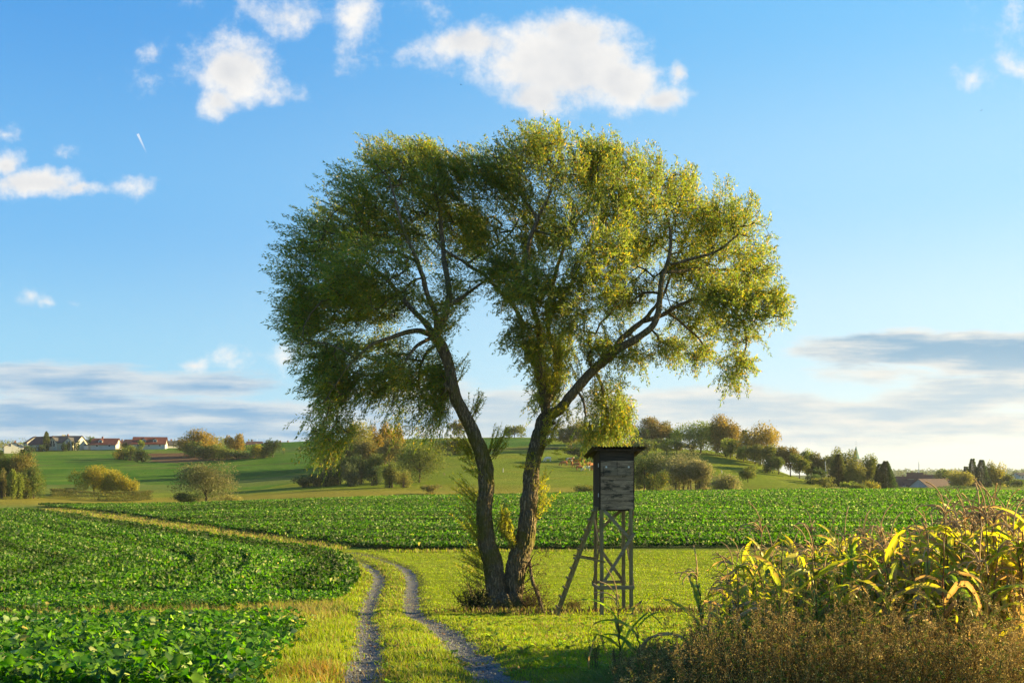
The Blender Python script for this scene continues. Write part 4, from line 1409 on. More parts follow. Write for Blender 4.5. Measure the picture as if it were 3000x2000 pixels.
def build_crops():
    # nearest: whole leaves
    n = 215000
    x = R(-19, -1, n); y = R(8.2, 44, n)
    keep = in_crop_near(x + .12 + RNG.normal(0, .18, n) + .25 * wav(x, y, 2.0, 5), y + RNG.normal(0, .25, n)) & (np.minimum(line_dist(x, y, RL), line_dist(x, y, RR)) > .9) & (np.abs(x / y) < 0.56) & (RNG.uniform(0, 1, n) < np.where(y < 27, 1.0, 0.8))
    x, y = x[keep], y[keep]
    rc = row_coord(x, y)
    c = canopy(x, y, rc)
    P = ground_frame(x, y)
    P[:, 2] += 0.42 * c * RNG.uniform(0.15, 0.80, len(x)) 
    N = len(x)
    az = R(0, 6.283, N); el = R(0.15, 1.25, N)
    L = R(0.07, 0.18, N)
    V, Q, C = big_leaves(P, az, el, L, L * R(.65, .9, N), pick_cols(N, CROP_PAL, .25) * 1.2)
    # mid and far: folded cards
    def cards(n, x0, x1, y0, y1, test, size, umax=0.56):
        yy = np.sqrt(R(y0 ** 2, y1 ** 2, n)) if x0 is None else R(y0, y1, n)
        xx = R(-umax, umax, n) * yy if x0 is None else R(x0, x1, n)
        k = test(xx, yy)
        xx, yy = xx[k], yy[k]
        rr = row_coord(xx, yy)
        k = RNG.uniform(0, 1, len(xx)) < np.clip(.78 + .7 * wav(xx * .03, rr, 4.2, 2, 2) + .4 * wav(xx * .03, rr, 10, 6, 2), .16, 1)
        xx, yy, rr = xx[k], yy[k], rr[k]
        c = canopy(xx, yy, rr)
        PP = ground_frame(xx, yy)
        m = len(xx)
        PP[:, 2] += 0.40 * c * RNG.uniform(0.45, 1.0, m)
        dv = np.stack([RNG.normal(0, .8, m), RNG.normal(0, .8, m), R(-.15, 1.1, m)], 1)
        ln = R(*size, m)
        roll = np.stack([RNG.normal(0, .5, m), RNG.normal(0, .5, m), np.ones(m)], 1)
        return leaf_cards(PP, dv, ln, ln * R(.7, 1.0, m), pick_cols(m, CROP_PAL, .28) * band_shade(xx, yy, rr)[:, None], .22, roll=np.cross(dv, roll))
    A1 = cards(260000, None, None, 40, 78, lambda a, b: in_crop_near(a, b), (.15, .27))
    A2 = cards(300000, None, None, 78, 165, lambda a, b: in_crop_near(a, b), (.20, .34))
    me = np_mesh('rape_crop', V, [Q], C, smooth=True)
    o = link('rape_crop', me, M_CROP)
    tag(o, 'leafy green crop filling the left fields beside the dirt track', 'crop', kind='stuff')
    V2, T2, C2 = join_np([A1, A2])
    o2 = link('rape_crop', np_mesh('rape_crop', V2, [T2], C2), M_CROP)
    tag(o2, 'leafy green crop on the farther slope of the left field', 'crop', kind='stuff')
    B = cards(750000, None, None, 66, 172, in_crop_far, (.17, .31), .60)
    o3 = link('rape_crop', np_mesh('rape_crop', B[0], [B[1]], B[2]), M_CROP)
    tag(o3, 'broad strip of leafy green crop across the valley beyond the mown meadow', 'crop', kind='stuff')


build_crops()


M_STONES, _t, _o = new_mat('stone_material')
_t.l.new(principled(_t, attr_col(_t), .85, None, .2), _o.inputs[0])


# ------------------------------------------------------------------ grass
def blades(P, hgt, wid, lean, cols):
    N = len(P)
    az = R(0, 6.283, N)
    s = np.stack([np.cos(az), np.sin(az), np.zeros(N)], 1)
    ln = lean[:, None] * hgt[:, None]
    la = R(0, 6.283, N)
    lv = np.stack([np.cos(la) - 0.35, np.sin(la), np.zeros(N)], 1) * ln
    up = np.zeros((N, 3)); up[:, 2] = hgt
    w = wid[:, None]
    a = P - s * w * .5; b = P + s * w * .5
    m = P + up * .6 + lv * .38
    c = m - s * w * .36; d = m + s * w * .36
    tip = P + up * (1 - .22 * lean[:, None]) + lv
    V = np.stack([a, b, d, c, tip], 1).reshape(-1, 3)
    i = np.arange(N)[:, None] * 5
    Q = i + np.array([[0, 1, 2, 3]]); T = i + np.array([[3, 2, 4]])
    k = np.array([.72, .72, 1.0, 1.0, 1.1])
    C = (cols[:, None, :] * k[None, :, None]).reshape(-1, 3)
    return V, Q, T, C


def build_grass():
    n = 600000
    u = R(-.60, .74, n)
    y = np.exp(R(math.log(9.0), math.log(165), n))
    x = u * y
    cn = in_crop_near(x, y); cf = in_crop_far(x, y)
    dl = line_dist(x, y, RL); dr = line_dist(x, y, RR)
    dt = np.minimum(dl, dr)
    strip = y > 72
    ok = ~cn & ~cf & ((y < 71) | ((x < -12) & (y < 160)))
    half = 0.21 + 0.08 * wav(x, y, 1.5, 2) + 0.06 * wav(x, y, .5, 4)
    ok &= (dt > half) | ((y > 56) & (RNG.uniform(0, 1, n) < .8)) | (RNG.uniform(0, 1, n) < .025)
    x, y, dl, dr, dt = x[ok], y[ok], dl[ok], dr[ok], dt[ok]
    N = len(x)
    # which side of the ruts
    xl = np.interp(y, RL[::1, 1][np.argsort(RL[:, 1])], RL[np.argsort(RL[:, 1]), 0])
    xr = np.interp(y, RR[np.argsort(RR[:, 1]), 1], RR[np.argsort(RR[:, 1]), 0])
    centre = (x > xl) & (x < xr) & (y < 60)
    left = (x <= xl) & (y < 72)
    far = y >= 72
    # field edges grow taller
    h = np.full(N, 0.060)
    h += 0.028 * wav(x, y, 1.3, 5) + 0.02 * wav(x, y, 5, 7)
    h[centre] = 0.10 + 0.045 * wav(x[centre], y[centre], 1.6, 6)
    h[left] = 0.14 + 0.05 * wav(x[left], y[left], 1.6, 3)
    h[far] = 0.24
    edge = np.zeros(N)
    fy = np.interp(x, CROP_FAR_FRONT[:, 0], CROP_FAR_FRONT[:, 1])
    e1 = (fy - y < 2.4) & (y < 74) & ~left
    h[e1] = 0.24
    # long dry grass in the gap between the two pieces of crop
    gap = inside(x, y, G((0, 1812), (400, 1804), (640, 1797), (800, 1783), (960, 1768), (1030, 1775), (1020, 1812), (870, 1836), (400, 1838), (0, 1842)))
    tall = gap & (x < -4)
    h[tall] = 0.26 + 0.12 * wav(x[tall], y[tall], 1.1, 2)
    bank = np.exp(-((y - 32.0 - 0.3 * wav(x, y, 6, 3)) / .55) ** 2) * (x > -2.5) * (x < 7.5)
    h += .12 * bank
    dpatch = np.exp(-(((x + 2.15) / .55) ** 2 + ((y - 12.0) / 1.0) ** 2))
    h += .10 * dpatch
    h = np.clip(h, .02, .5) * RNG.uniform(.5, 1.35, N) * (1 - .45 * np.exp(-((dt - .2) / .15) ** 2) * (y < 60))
    w = np.maximum(.0048, .00078 * y) * RNG.uniform(.7, 1.3, N)
    pal = [(50, (.205, .285, .010)), (28, (.255, .300, .012)), (12, (.14, .22, .012)), (7, (.24, .20, .05)), (3, (.15, .09, .035))]
    cols = pick_cols(N, pal, .16)
    straw = pick_cols(N, [(1, (.27, .19, .06)), (1, (.21, .165, .05)), (1, (.17, .17, .035))], .2)
    f = np.zeros(N)
    f[centre] = .18; f[left] = .10; f[far] = .62; f[e1] = .35
    f += .4 * tall + .65 * bank + .35 * np.clip(wav(x, y, 3.0, 9) - .1, 0, 1) + .5 * dpatch
    m = RNG.uniform(0, 1, N) < np.clip(f, 0, .95)
    cols[m] = straw[m]
    orange = (RNG.uniform(0, 1, N) < .55 * dpatch)
    cols[orange] = np.array([.34, .20, .03])
    brown = RNG.uniform(0, 1, N) < .55 * bank
    cols[brown] = np.array([.085, .055, .028])
    cols *= (1 + .20 * wav(x * .25, y, 2.0, 4, 2) + .12 * wav(x, y, 9, 8, 2))[:, None]  # mow stripes and soft shadow bands, both put into the blade colour
    P = ground_frame(x, y)
    P[:, 2] -= .01
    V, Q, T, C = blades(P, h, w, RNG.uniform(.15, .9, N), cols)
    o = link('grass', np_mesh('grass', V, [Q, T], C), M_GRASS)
    tag(o, 'sunlit yellow green grass of the meadow and the track verges', 'grass', kind='stuff')
    # taller seed stalks along the gap and here and there
    n = 2600
    x = np.concatenate([R(-11, -4.6, 1700), R(-16, -10, 400), R(-8, 8, 500)])
    y = np.concatenate([R(22.5, 32.0, 1700), R(22.5, 31, 400), R(10, 34, 500)])
    g = inside(x, y, G((0, 1811), (400, 1803), (640, 1795), (800, 1781), (960, 1768), (1000, 1775), (960, 1814), (870, 1830), (400, 1834), (0, 1838)))
    k = g | ((np.arange(n) > 2100) & ~in_crop_near(x, y) & (line_dist(x, y, RL) > .5) & (line_dist(x, y, RR) > .5))
    k &= wav(x, y, 3.2, 6, 2) > .05
    x, y = x[k], y[k]
    P = ground_frame(x, y)
    hh = np.where(g[k], R(.3, .62, len(x)), R(.12, .28, len(x)))
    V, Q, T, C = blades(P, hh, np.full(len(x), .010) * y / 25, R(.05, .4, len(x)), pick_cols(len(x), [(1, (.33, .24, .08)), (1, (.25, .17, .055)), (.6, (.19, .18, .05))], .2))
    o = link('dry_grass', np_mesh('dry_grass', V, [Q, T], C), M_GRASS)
    tag(o, 'tall straw coloured grass in the gap between the left crops', 'grass', kind='stuff')
    # fallen willow leaves
    n = 1500
    x = R(-9, 4, n); y = R(12, 40, n)
    k = ~in_crop_near(x, y)
    x, y = x[k], y[k]
    P = ground_frame(x, y); P[:, 2] += R(.015, .05, len(x))
    V, T, C = leaf_cards(P, np.stack([RNG.normal(0, 1, len(x)), RNG.normal(0, 1, len(x)), RNG.normal(0, .2, len(x))], 1), R(.05, .09, len(x)), R(.015, .03, len(x)), pick_cols(len(x), [(1, (.25, .12, .03)), (1, (.16, .07, .025)), (1, (.30, .20, .04))], .2))
    o = link('fallen_leaves', np_mesh('fallen_leaves', V, [T], C), M_DRY)
    tag(o, 'brown fallen leaves scattered over the track and grass', 'leaves', kind='stuff')

    # loose stones on and beside the ruts
    L = np.concatenate([RL[(RL[:, 1] > 9) & (RL[:, 1] < 45)], RR[(RR[:, 1] > 9) & (RR[:, 1] < 45)]])
    n = 3400
    k = RNG.integers(0, len(L), n)
    x = L[k, 0] + RNG.normal(0, .17, n); y = L[k, 1] + R(-.2, .2, n)
    P = ground_frame(x, y)
    r = R(.008, .024, n) * RNG.uniform(.6, 1.3, n)
    o6 = np.array([(1, 0, 0), (-1, 0, 0), (0, 1, 0), (0, -1, 0), (0, 0, .7), (0, 0, -.7)], float)
    V = P[:, None] + o6[None] * r[:, None, None] * RNG.uniform(.6, 1.3, (n, 6, 1))
    V[..., 2] += .012
    f8 = np.array([(0, 2, 4), (2, 1, 4), (1, 3, 4), (3, 0, 4), (2, 0, 5), (1, 2, 5), (3, 1, 5), (0, 3, 5)])
    T = (np.arange(n)[:, None, None] * 6 + f8[None]).reshape(-1, 3)
    cols = pick_cols(n, [(3, (.12, .12, .13)), (2, (.22, .22, .22)), (1, (.08, .075, .07))], .2)
    o = link('gravel_stones', np_mesh('gravel_stones', V.reshape(-1, 3), [T], np.repeat(cols, 6, 0)), M_STONES)
    tag(o, 'loose grey stones along the two wheel ruts', 'stones', kind='stuff')
    # plantain, dandelion and dock: broad leaves among the grass
    n = 420
    y = np.exp(R(math.log(10), math.log(38), n)); x = R(-.2, .3, n) * y
    k = ~in_crop_near(x, y) & (np.minimum(line_dist(x, y, RL), line_dist(x, y, RR)) > .22)
    x, y = x[k], y[k]
    q = 9
    P = np.repeat(ground_frame(x, y), q, 0)
    m = len(P)
    P[:, 2] += R(.01, .05, m)
    V, Q, C = big_leaves(P, R(0, 6.283, m), R(.2, 1.0, m), R(.06, .15, m), R(.025, .06, m), pick_cols(m, [(3, (.09, .15, .02)), (2, (.13, .18, .022)), (1, (.19, .15, .04))], .2))
    o = link('meadow_herbs', np_mesh('meadow_herbs', V, [Q], C, smooth=True), M_CROP)
    tag(o, 'broad-leaved herbs scattered in the grass beside the track', 'herbs', kind='stuff')


build_grass()
# ------------------------------------------------------------------ trees, shrubs and hedges of the middle and far distance
GREEN = [(5, (0.088, 0.128, 0.024)), (2, (0.121, 0.155, 0.030)), (1, (0.162, 0.149, 0.030))]
DEEP = [(5, (0.046, 0.078, 0.022)), (2, (0.068, 0.101, 0.024))]
CONIF = [(5, (0.035, 0.061, 0.022)), (2, (0.057, 0.081, 0.024))]
YELLOW = [(4, (.27, .235, .026)), (3, (.33, .265, .026)), (3, (.17, .18, .026))]
ORANGE = [(4, (.26, .175, .026)), (3, (.31, .215, .028)), (3, (.18, .16, .026))]
OLIVE = [(4, (.115, .138, .024)), (3, (.09, .122, .022)), (2, (.17, .160, .03))]
BROWN = [(4, (.150, .130, .034)), (3, (.12, .122, .03)), (1, (.21, .150, .034))]
SILVER = [(4, (0.257, 0.236, 0.115)), (3, (0.317, 0.284, 0.162)), (2, (0.176, 0.169, 0.054))]
LIME = [(4, (0.162, 0.209, 0.030)), (3, (0.216, 0.243, 0.035)), (1, (0.121, 0.162, 0.027))]
M_TRUNK = plain_mat('distant_bark_material', (0.075, 0.058, 0.042), 0.9, 0.1, 0.3, 2.0)


def crown_points(rx, ry, rz, n, lobes, rough=.22, bottom=-1.0):
    """points through the volume of a crown built of many unequal lobes, with gaps"""
    q = rand_dirs(lobes)
    q[:, 2] = np.abs(q[:, 2]) * np.where(RNG.uniform(0, 1, lobes) < .7, 1, bottom)
    cc = q * RNG.uniform(.35, .80, (lobes, 1)) * np.array([rx, ry, rz])
    rr = RNG.uniform(.36, .58, lobes)
    k = RNG.choice(lobes, n, p=rr ** 2 / (rr ** 2).sum())
    d = rand_dirs(n)
    rad = RNG.uniform(0, 1, n) ** .38
    P = cc[k] + d * (rad * rr[k] * RNG.uniform(.75, 1.12, n))[:, None] * np.array([rx, ry, rz])
    return P, d


def tree(label, px, base, top, wpx, Y=None, pal=GREEN, name='tree', cat='tree', bare=.14, group=None, kind='round', dens=1.0, leaf=None, sq=1.0, sparse=0.0, lobes=None):
    """one tree or shrub: px, base and top of it in the photograph, its width there; Y its distance"""
    if Y is None:
        x, Y = ground_at(px, base, 60)
    x = (px - 1500) * Y / F
    z = hz(x, Y)
    H = CZ - (top - HOR) * Y / F - z
    Wd = wpx * Y / F
    root = empty(name, (x, Y, z))
    tag(root, label, cat, group)
    s = Y / F * 2.93             # metres to one pixel of the render
    lf = leaf or s * 1.25
    area = Wd * H / s / s
    n = int(np.clip(area * 7.5 * dens, 160, 9000))
    tw = MB()
    rt = max(.03, .018 * H + .010 * Wd)
    if kind == 'conifer':
        f = RNG.uniform(0, 1, n) ** .75
        f = RNG.uniform(0, 1, n) ** 1.25; zz = H * (.03 + .97 * f)
        tier = .78 + .22 * np.abs(((zz / H * 11) % 1) - .2)
        r = Wd * .62 * (1 - f) ** .85 * tier * RNG.uniform(.25, 1.0, n) ** .7 + .02 * Wd
        a = R(0, 6.283, n)
        P = np.stack([r * np.cos(a), r * np.sin(a), zz], 1)
        d = np.stack([np.cos(a), np.sin(a), R(-.7, .15, n)], 1)
        cols = pick_cols(n, pal, .3)
        V, T, C = leaf_cards(P, d, lf * R(1.0, 1.9, n), lf * R(.5, .8, n), cols, .2)
        tw.tube([(0, 0, -.3), (0, 0, H * .5), (0, 0, H * .97)], [rt, rt * .6, .03], 6)
    elif kind == 'column':
        f = RNG.uniform(0.02, 1, n)
        r = Wd / 2 * np.clip(np.sin(np.pi * np.clip(f * .93 + .10, 0, 1)), 0, 1) ** .55 * RNG.uniform(.5, 1.0, n)
        a = R(0, 6.283, n)
        P = np.stack([r * np.cos(a), r * np.sin(a), f * H], 1)
        d = np.stack([np.cos(a) * .5, np.sin(a) * .5, R(.4, 1, n)], 1)
        V, T, C = leaf_cards(P, d, lf * R(.9, 1.5, n), lf * R(.5, .8, n), pick_cols(n, pal, .25), .2)
        tw.tube([(0, 0, -.3), (0, 0, H * .8)], [rt, .03], 5)
    else:
        b = bare * H if kind != 'shrub' else 0.0
        rz_ = (H - b) / 2
        nl = lobes or int(np.clip(9 + area / 160, 9, 34))
        P, d = crown_points(Wd / 2, Wd / 2 * sq, rz_, n, nl)
        lo = np.array([np.percentile(P[:, 0], 4), np.percentile(P[:, 2], 1)]); hi = np.array([np.percentile(P[:, 0], 96), np.percentile(P[:, 2], 99)])
        P[:, 0] = ((P[:, 0] - lo[0]) / (hi[0] - lo[0]) - .5) * Wd
        P[:, 2] = b + (P[:, 2] - lo[1]) / (hi[1] - lo[1]) * (H - b)
        if kind == 'shrub':
            sp = np.clip(P[:, 2] / H, 0, 1)
            P[:, :2] *= (.80 + .2 * sp)[:, None]
        if sparse > 0:
            g = np.sin(P[:, 0] / Wd * 21 + px) + np.sin(P[:, 2] / H * 17 + 2) + np.sin(P[:, 1] / Wd * 19)
            m = g > sparse * 2.2 - 1.6
            P, d = P[m], d[m]
            n = len(P)
        dd = d * .7 + RNG.normal(0, .6, (n, 3)) + np.array([0, 0, -.15])
        # leaf colour runs in patches, as whole boughs turn first
        cols = pick_cols(n, pal, .22)
        patch = np.sin(P[:, 0] / Wd * 6 + px * 1.7) + np.sin(P[:, 2] / H * 5 + px) + np.sin(P[:, 1] / Wd * 7 + px * .3)
        cols *= (1 + .09 * patch)[:, None]
        cols *= .98
        V, T, C = leaf_cards(P, dd, lf * R(.8, 1.5, n), lf * R(.55, .95, n), cols, .25)
        top_z = b + (H - b) * .62
        lean = RNG.normal(0, .03 * H, 2)
        nst = 1 if kind != 'shrub' else 4
        for k in range(nst):
            o = np.array([0, 0, 0.0]) if nst == 1 else np.array([R(-.2, .2) * Wd, R(-.2, .2) * Wd, 0])
            tw.tube([o + (0, 0, -.3), o + (lean[0] * .4, lean[1] * .4, max(b, H * .25)), o + (lean[0], lean[1], top_z)], [rt, rt * .72, rt * .25], 7)
        if kind != 'shrub':
            for k in range(6):
                a = k * 1.05 + R(-.3, .3)
                z0 = max(b, H * .22) * R(.9, 1.3)
                e_ = np.array([math.cos(a) * Wd * .33, math.sin(a) * Wd * .33, z0 + (H - z0) * R(.35, .65)])
                m_ = e_ * .5 + np.array([0, 0, z0 * .55])
                tw.tube([(lean[0] * .3, lean[1] * .3, z0 * .9), m_, e_], [rt * .5, rt * .34, rt * .1], 5)
    link('crown', np_mesh('crown', V, [T], C), M_TREE, root)
    tw.build('trunk' if kind != 'shrub' else 'stems', M_TRUNK, root)
    return root


T = tree
g_hill = 'trees on the hillside'
# --- left copse
T('dark spire-shaped conifer at the back of the left copse', 66, 1400, 1316, 50, 238, CONIF, 'conifer', kind='conifer')
T('second dark conifer of the left copse, right of the tallest one', 84, 1402, 1325, 52, 236, CONIF, 'conifer', kind='conifer')
T('dark conifer cut by the left edge of the photo', 3, 1405, 1323, 50, 236, [(1, (0.068, 0.095, 0.024))], 'conifer', kind='conifer')
T('broad olive tree in the middle of the left copse', 34, 1410, 1332, 77, 234, OLIVE)
T('brown deciduous tree in the left copse', 66, 1412, 1334, 55, 231, BROWN)
T('tall green tree at the left of the copse', 14, 1408, 1338, 57, 232, GREEN)
T('round dark green tree at the right end of the left copse', 99, 1419, 1369, 47, 222, GREEN, bare=.08)
T('slim yellow green young tree in front of the left copse', 36, 1421, 1377, 21, 218, LIME, bare=.1, sq=.8)
T('small lime green shrub in front of the left copse', 56, 1420, 1390, 25, 219, LIME, 'shrub', 'shrub', kind='shrub')
T('small olive bush beside the trunk in the left copse', 77, 1419, 1392, 25, 220, OLIVE, 'shrub', 'shrub', kind='shrub')
T('brown bush at the left edge of the photo', 4, 1412, 1380, 22, 222, BROWN, 'shrub', 'shrub', kind='shrub')
T('dark undergrowth bush below the left copse', 86, 1414, 1385, 42, 228, DEEP, 'shrub', 'shrub', kind='shrub')
# --- the three yellow trees inside the clipped hedge
T('large yellow tree inside the clipped hedge', 276, 1452, 1368, 84, 250, YELLOW, bare=.12, kind='round', dens=1.2)
T('yellow tree in the middle of the hedged plot', 330, 1453, 1380, 62, 247, YELLOW, bare=.12, dens=1.2)
T('smaller yellow tree at the right end of the hedged plot', 375, 1453, 1396, 44, 246, YELLOW, bare=.15, dens=1.2)
T('small pale seed-headed shrub by the clipped hedge', 222, 1452, 1430, 9, 250, [(1, (0.439, 0.423, 0.189))], 'shrub', 'shrub', kind='shrub')
# --- silver willow on the crop's edge
T('silvery round willow standing above the left crop edge', 604, 1476, 1359, 134, 176, [(3, (.17, .165, .06)), (3, (.22, .205, .09)), (2, (.12, .13, .035))], bare=.08, dens=2.0, sq=.9, lobes=34)
T('dark green bush at the foot of the silvery willow', 544, 1476, 1446, 54, 174, DEEP, 'bush', 'bush', kind='shrub')
T('straw coloured low shrub right of the silvery willow', 680, 1474, 1450, 50, 178, [(1, (0.301, 0.272, 0.081)), (1, (0.214, 0.212, 0.061))], 'shrub', 'shrub', kind='shrub', sparse=.3)
# --- along the ploughed patch
T('yellow bush at the left of the three before the ploughed patch', 354, 1345, 1312, 40, None, YELLOW, 'bush', 'bush', kind='shrub')
T('green bush in the middle of the three before the ploughed patch', 386, 1348, 1307, 46, None, GREEN, 'bush', 'bush', kind='shrub')
T('dark green bush at the left edge of the ploughed patch', 416, 1352, 1310, 40, None, DEEP, 'bush', 'bush', kind='shrub')
T('large orange autumn tree on the left skyline', 577, 1334, 1262, 92, 405, ORANGE, bare=.1, dens=1.3)
T('dark green tree below the large orange autumn tree', 566, 1335, 1296, 48, 400, GREEN, 'tree', kind='shrub')
T('orange brown tree standing alone right of the large orange one', 688, 1332, 1274, 46, 400, ORANGE, bare=.12)
for i, (p, b, t, w, pl, lb) in enumerate(((602, 1338, 1308, 44, DEEP, 'dark bush at the left end of the hedgerow on the left hill'), (632, 1342, 1303, 52, OLIVE, 'olive bush between the two orange trees on the left hill'),
        (664, 1344, 1314, 44, OLIVE, 'brownish bush below the lone orange brown tree'), (700, 1342, 1322, 50, DEEP, 'low dark bush right under the lone orange brown tree'), (728, 1340, 1325, 40, DEEP, 'low dark hedgerow bush left of the yellow bush'),
        (751, 1337, 1304, 34, YELLOW, 'yellow bush in the hedgerow on the left hill'), (772, 1336, 1308, 26, OLIVE, 'narrow olive bush beside the yellow hedgerow bush'))):
    T(lb, p, b, t, w, 385 - i * 2, pl, 'bush', 'bush', kind='shrub')
T('dark green ragged tree at the right end of the left hedgerow', 799, 1334, 1290, 40, 372, DEEP, bare=.1)
# --- village trees
T('dark columnar cypress between the village houses', 136, 1313, 1266, 17, 466, [(1, (0.047, 0.068, 0.019)), (1, (0.081, 0.095, 0.022))], 'cypress', kind='column')
T('leftmost clipped dark conifer before the grey-roofed house', 201, 1313, 1296, 6, 462, CONIF, 'conifer', kind='column')
T('middle clipped dark conifer before the grey-roofed house', 214, 1313, 1294, 7, 462, CONIF, 'conifer', kind='column')
T('rightmost clipped dark conifer before the grey-roofed house', 227, 1313, 1293, 8, 462, CONIF, 'conifer', kind='column')
T('dark shrub at the corner of the grey-roofed house', 189, 1313, 1299, 15, 463, DEEP, 'shrub', 'shrub', kind='shrub')
T('green garden tree between grey roof and red roof', 267, 1312, 1281, 22, 500, GREEN, bare=.1)
T('yellowing garden tree behind the grey-roofed house', 187, 1300, 1276, 20, 505, YELLOW, bare=.1)
T('small yellow green tree before the long red roof', 415, 1311, 1291, 13, 462, LIME, bare=.1)
T('dark garden hedge bush left of the cypress', 90, 1318, 1306, 30, 458, DEEP, 'bush', 'bush', kind='shrub')
T('dark bush at the foot of the cypress', 120, 1316, 1303, 18, 460, DEEP, 'bush', 'bush', kind='shrub')
T('dark red-brown shrub among the low red roofs', 368, 1311, 1297, 28, 470, BROWN, 'shrub', 'shrub', kind='shrub')
# --- middle group behind the willow's left side
T('thin pale tree under the hanging willow tip', 938, 1337, 1243, 44, 330, OLIVE, bare=.25, sparse=.3)
T('tall yellow green tree, highest of the group left of the trunk', 1046, 1345, 1239, 70, 318, [(3, (0.201, 0.204, 0.032)), (2, (0.264, 0.220, 0.032)), (2, (0.149, 0.149, 0.030))], dens=1.2)
T('orange tree right of the tall yellow green one', 1100, 1345, 1251, 36, 322, ORANGE)
T('orange tree behind the sparse orchard tree', 1128, 1345, 1244, 50, 326, ORANGE, dens=1.2)
T('orange brown tree at the right of the middle group', 1158, 1345, 1250, 40, 330, ORANGE)
T('sparse orchard tree with a bare trunk in the middle group', 1142, 1349, 1288, 66, 300, BROWN, bare=.35, sparse=.15)
T('olive shrub below the tall yellow green tree', 1040, 1347, 1288, 54, 306, OLIVE, 'bush', 'bush', kind='shrub')
T('pinkish brown shrub in the middle of the group', 1078, 1345, 1292, 50, 304, BROWN, 'bush', 'bush', kind='shrub')
T('grey green bush under the hanging willow tip', 960, 1345, 1300, 50, 312, OLIVE, 'bush', 'bush', kind='shrub')
T('dark bush between the willow tip and the olive shrub', 1002, 1346, 1300, 46, 308, DEEP, 'bush', 'bush', kind='shrub')
T('round green bush at the lower left of the middle group', 994, 1390, 1335, 42, 262, GREEN, 'bush', 'bush', kind='shrub')
T('broad dark bush in the hollow of the middle group', 1048, 1396, 1338, 62, 262, DEEP, 'bush', 'bush', kind='shrub')
T('green bush with yellow top beside the broad dark bush', 1100, 1392, 1333, 48, 264, GREEN, 'bush', 'bush', kind='shrub')
T('grey green low bush in front of the broad dark bush', 1028, 1402, 1360, 44, 254, [(1, (0.081, 0.108, 0.041)), (1, (0.108, 0.128, 0.047))], 'bush', 'bush', kind='shrub')
T('dark low bush left of the olive bush pair', 1096, 1405, 1368, 40, 254, DEEP, 'bush', 'bush', kind='shrub')
T('big round green tree left of the willow trunk', 1229, 1405, 1290, 116, 262, [(4, (0.101, 0.135, 0.024)), (2, (0.142, 0.162, 0.027)), (1, (0.189, 0.197, 0.027))], bare=.05, dens=1.5, lobes=30)
T('tall olive bush before the big round green tree', 1145, 1421, 1358, 40, 244, OLIVE, 'bush', 'bush', kind='shrub')
T('low yellow olive bush at the right of the olive pair', 1178, 1420, 1383, 46, 243, [(1, (0.189, 0.176, 0.034)), (1, (0.149, 0.149, 0.030))], 'bush', 'bush', kind='shrub')
for i, (p, b, t, w) in enumerate(((895, 1404, 1394, 60), (930, 1402, 1386, 40), (962, 1400, 1372, 42))):
    T(('low dark bramble at the far left of the middle group', 'dark bramble left of the round green bush', 'grey dark bush beside the round green bush')[i], p, b, t, w, 258, DEEP, 'bush', 'bush', kind='shrub')
for i, (p, b, t, w, pl) in enumerate(((1275, 1327, 1290, 36, BROWN), (1305, 1328, 1288, 40, OLIVE), (1338, 1326, 1284, 44, BROWN), (1372, 1325, 1292, 34, OLIVE))):
    T(('brown bush at the left of the hedge below the ridge', 'olive bush in the hedge below the ridge', 'bare brown bush in the hedge below the ridge', 'last olive bush of the hedge, against the willow trunk')[i], p, b, t, w, 345, pl, 'bush', 'bush', kind='shrub', sparse=.12)
T('sparse half-bare tree on the ridge behind the left stem', 1345, 1290, 1232, 52, 412, BROWN, bare=.3, sparse=.45)
T('round apple tree alone on the ridge between the willow stems', 1507, 1289, 1247, 52, 415, OLIVE, bare=.16)
T('dry brown shrub at the crop edge below the middle group', 1262, 1440, 1420, 46, 218, BROWN, 'shrub', 'shrub', kind='shrub', sparse=.2)
# --- right hill
T('olive orchard tree with a straight trunk behind the right stem', 1674, 1322, 1233, 88, 352, [(3, (0.189, 0.174, 0.041)), (2, (0.149, 0.135, 0.035))], bare=.28, sparse=.12, dens=1.2)
T('dark low apple tree above the cattle', 1697, 1347, 1308, 66, 322, DEEP, bare=.3)
T('dark tree behind the willow tip, left of the stand roof', 1740, 1318, 1250, 77, 365, OLIVE, bare=.15)
T('green tree hidden by the willow tip over the stand', 1810, 1310, 1240, 77, 380, GREEN, bare=.15)
T('small green tree left of the stand roof on the slope', 1718, 1318, 1278, 33, 362, GREEN, bare=.15)
T('brown crowned orchard tree, tallest above the stand roof', 1909, 1292, 1226, 72, 385, [(3, (0.189, 0.143, 0.038)), (2, (0.139, 0.136, 0.035)), (1, (0.239, 0.151, 0.041))], bare=.2, dens=1.2)
T('reddish orchard tree right of the tall brown one', 1937, 1291, 1238, 46, 386, BROWN, bare=.22)
T('small green tree right above the stand roof', 1862, 1287, 1258, 26, 384, GREEN, bare=.2)
T('small green tree under the tall brown one', 1887, 1288, 1257, 26, 380, GREEN, bare=.2)
T('small olive tree on the skyline, fourth in the row', 1962, 1289, 1260, 24, 384, OLIVE, bare=.22)
T('small pale green tree on the skyline left of the big walnut', 1984, 1292, 1262, 30, 382, LIME, bare=.25)
T('big round light green walnut tree on the right hill', 2053, 1322, 1240, 123, 338, [(4, (0.115, 0.169, 0.027)), (3, (0.162, 0.209, 0.030)), (1, (0.203, 0.203, 0.030))], bare=.1, dens=1.5, lobes=30)
T('tall narrow orange brown tree on the right skyline', 2126, 1328, 1222, 70, 332, [(4, (0.214, 0.151, 0.027)), (3, (0.264, 0.189, 0.030)), (2, (0.151, 0.136, 0.027))], bare=.1, dens=1.4)
T('small yellow green tree in front of the tall orange brown one', 2139, 1331, 1287, 41, 326, LIME, bare=.12)
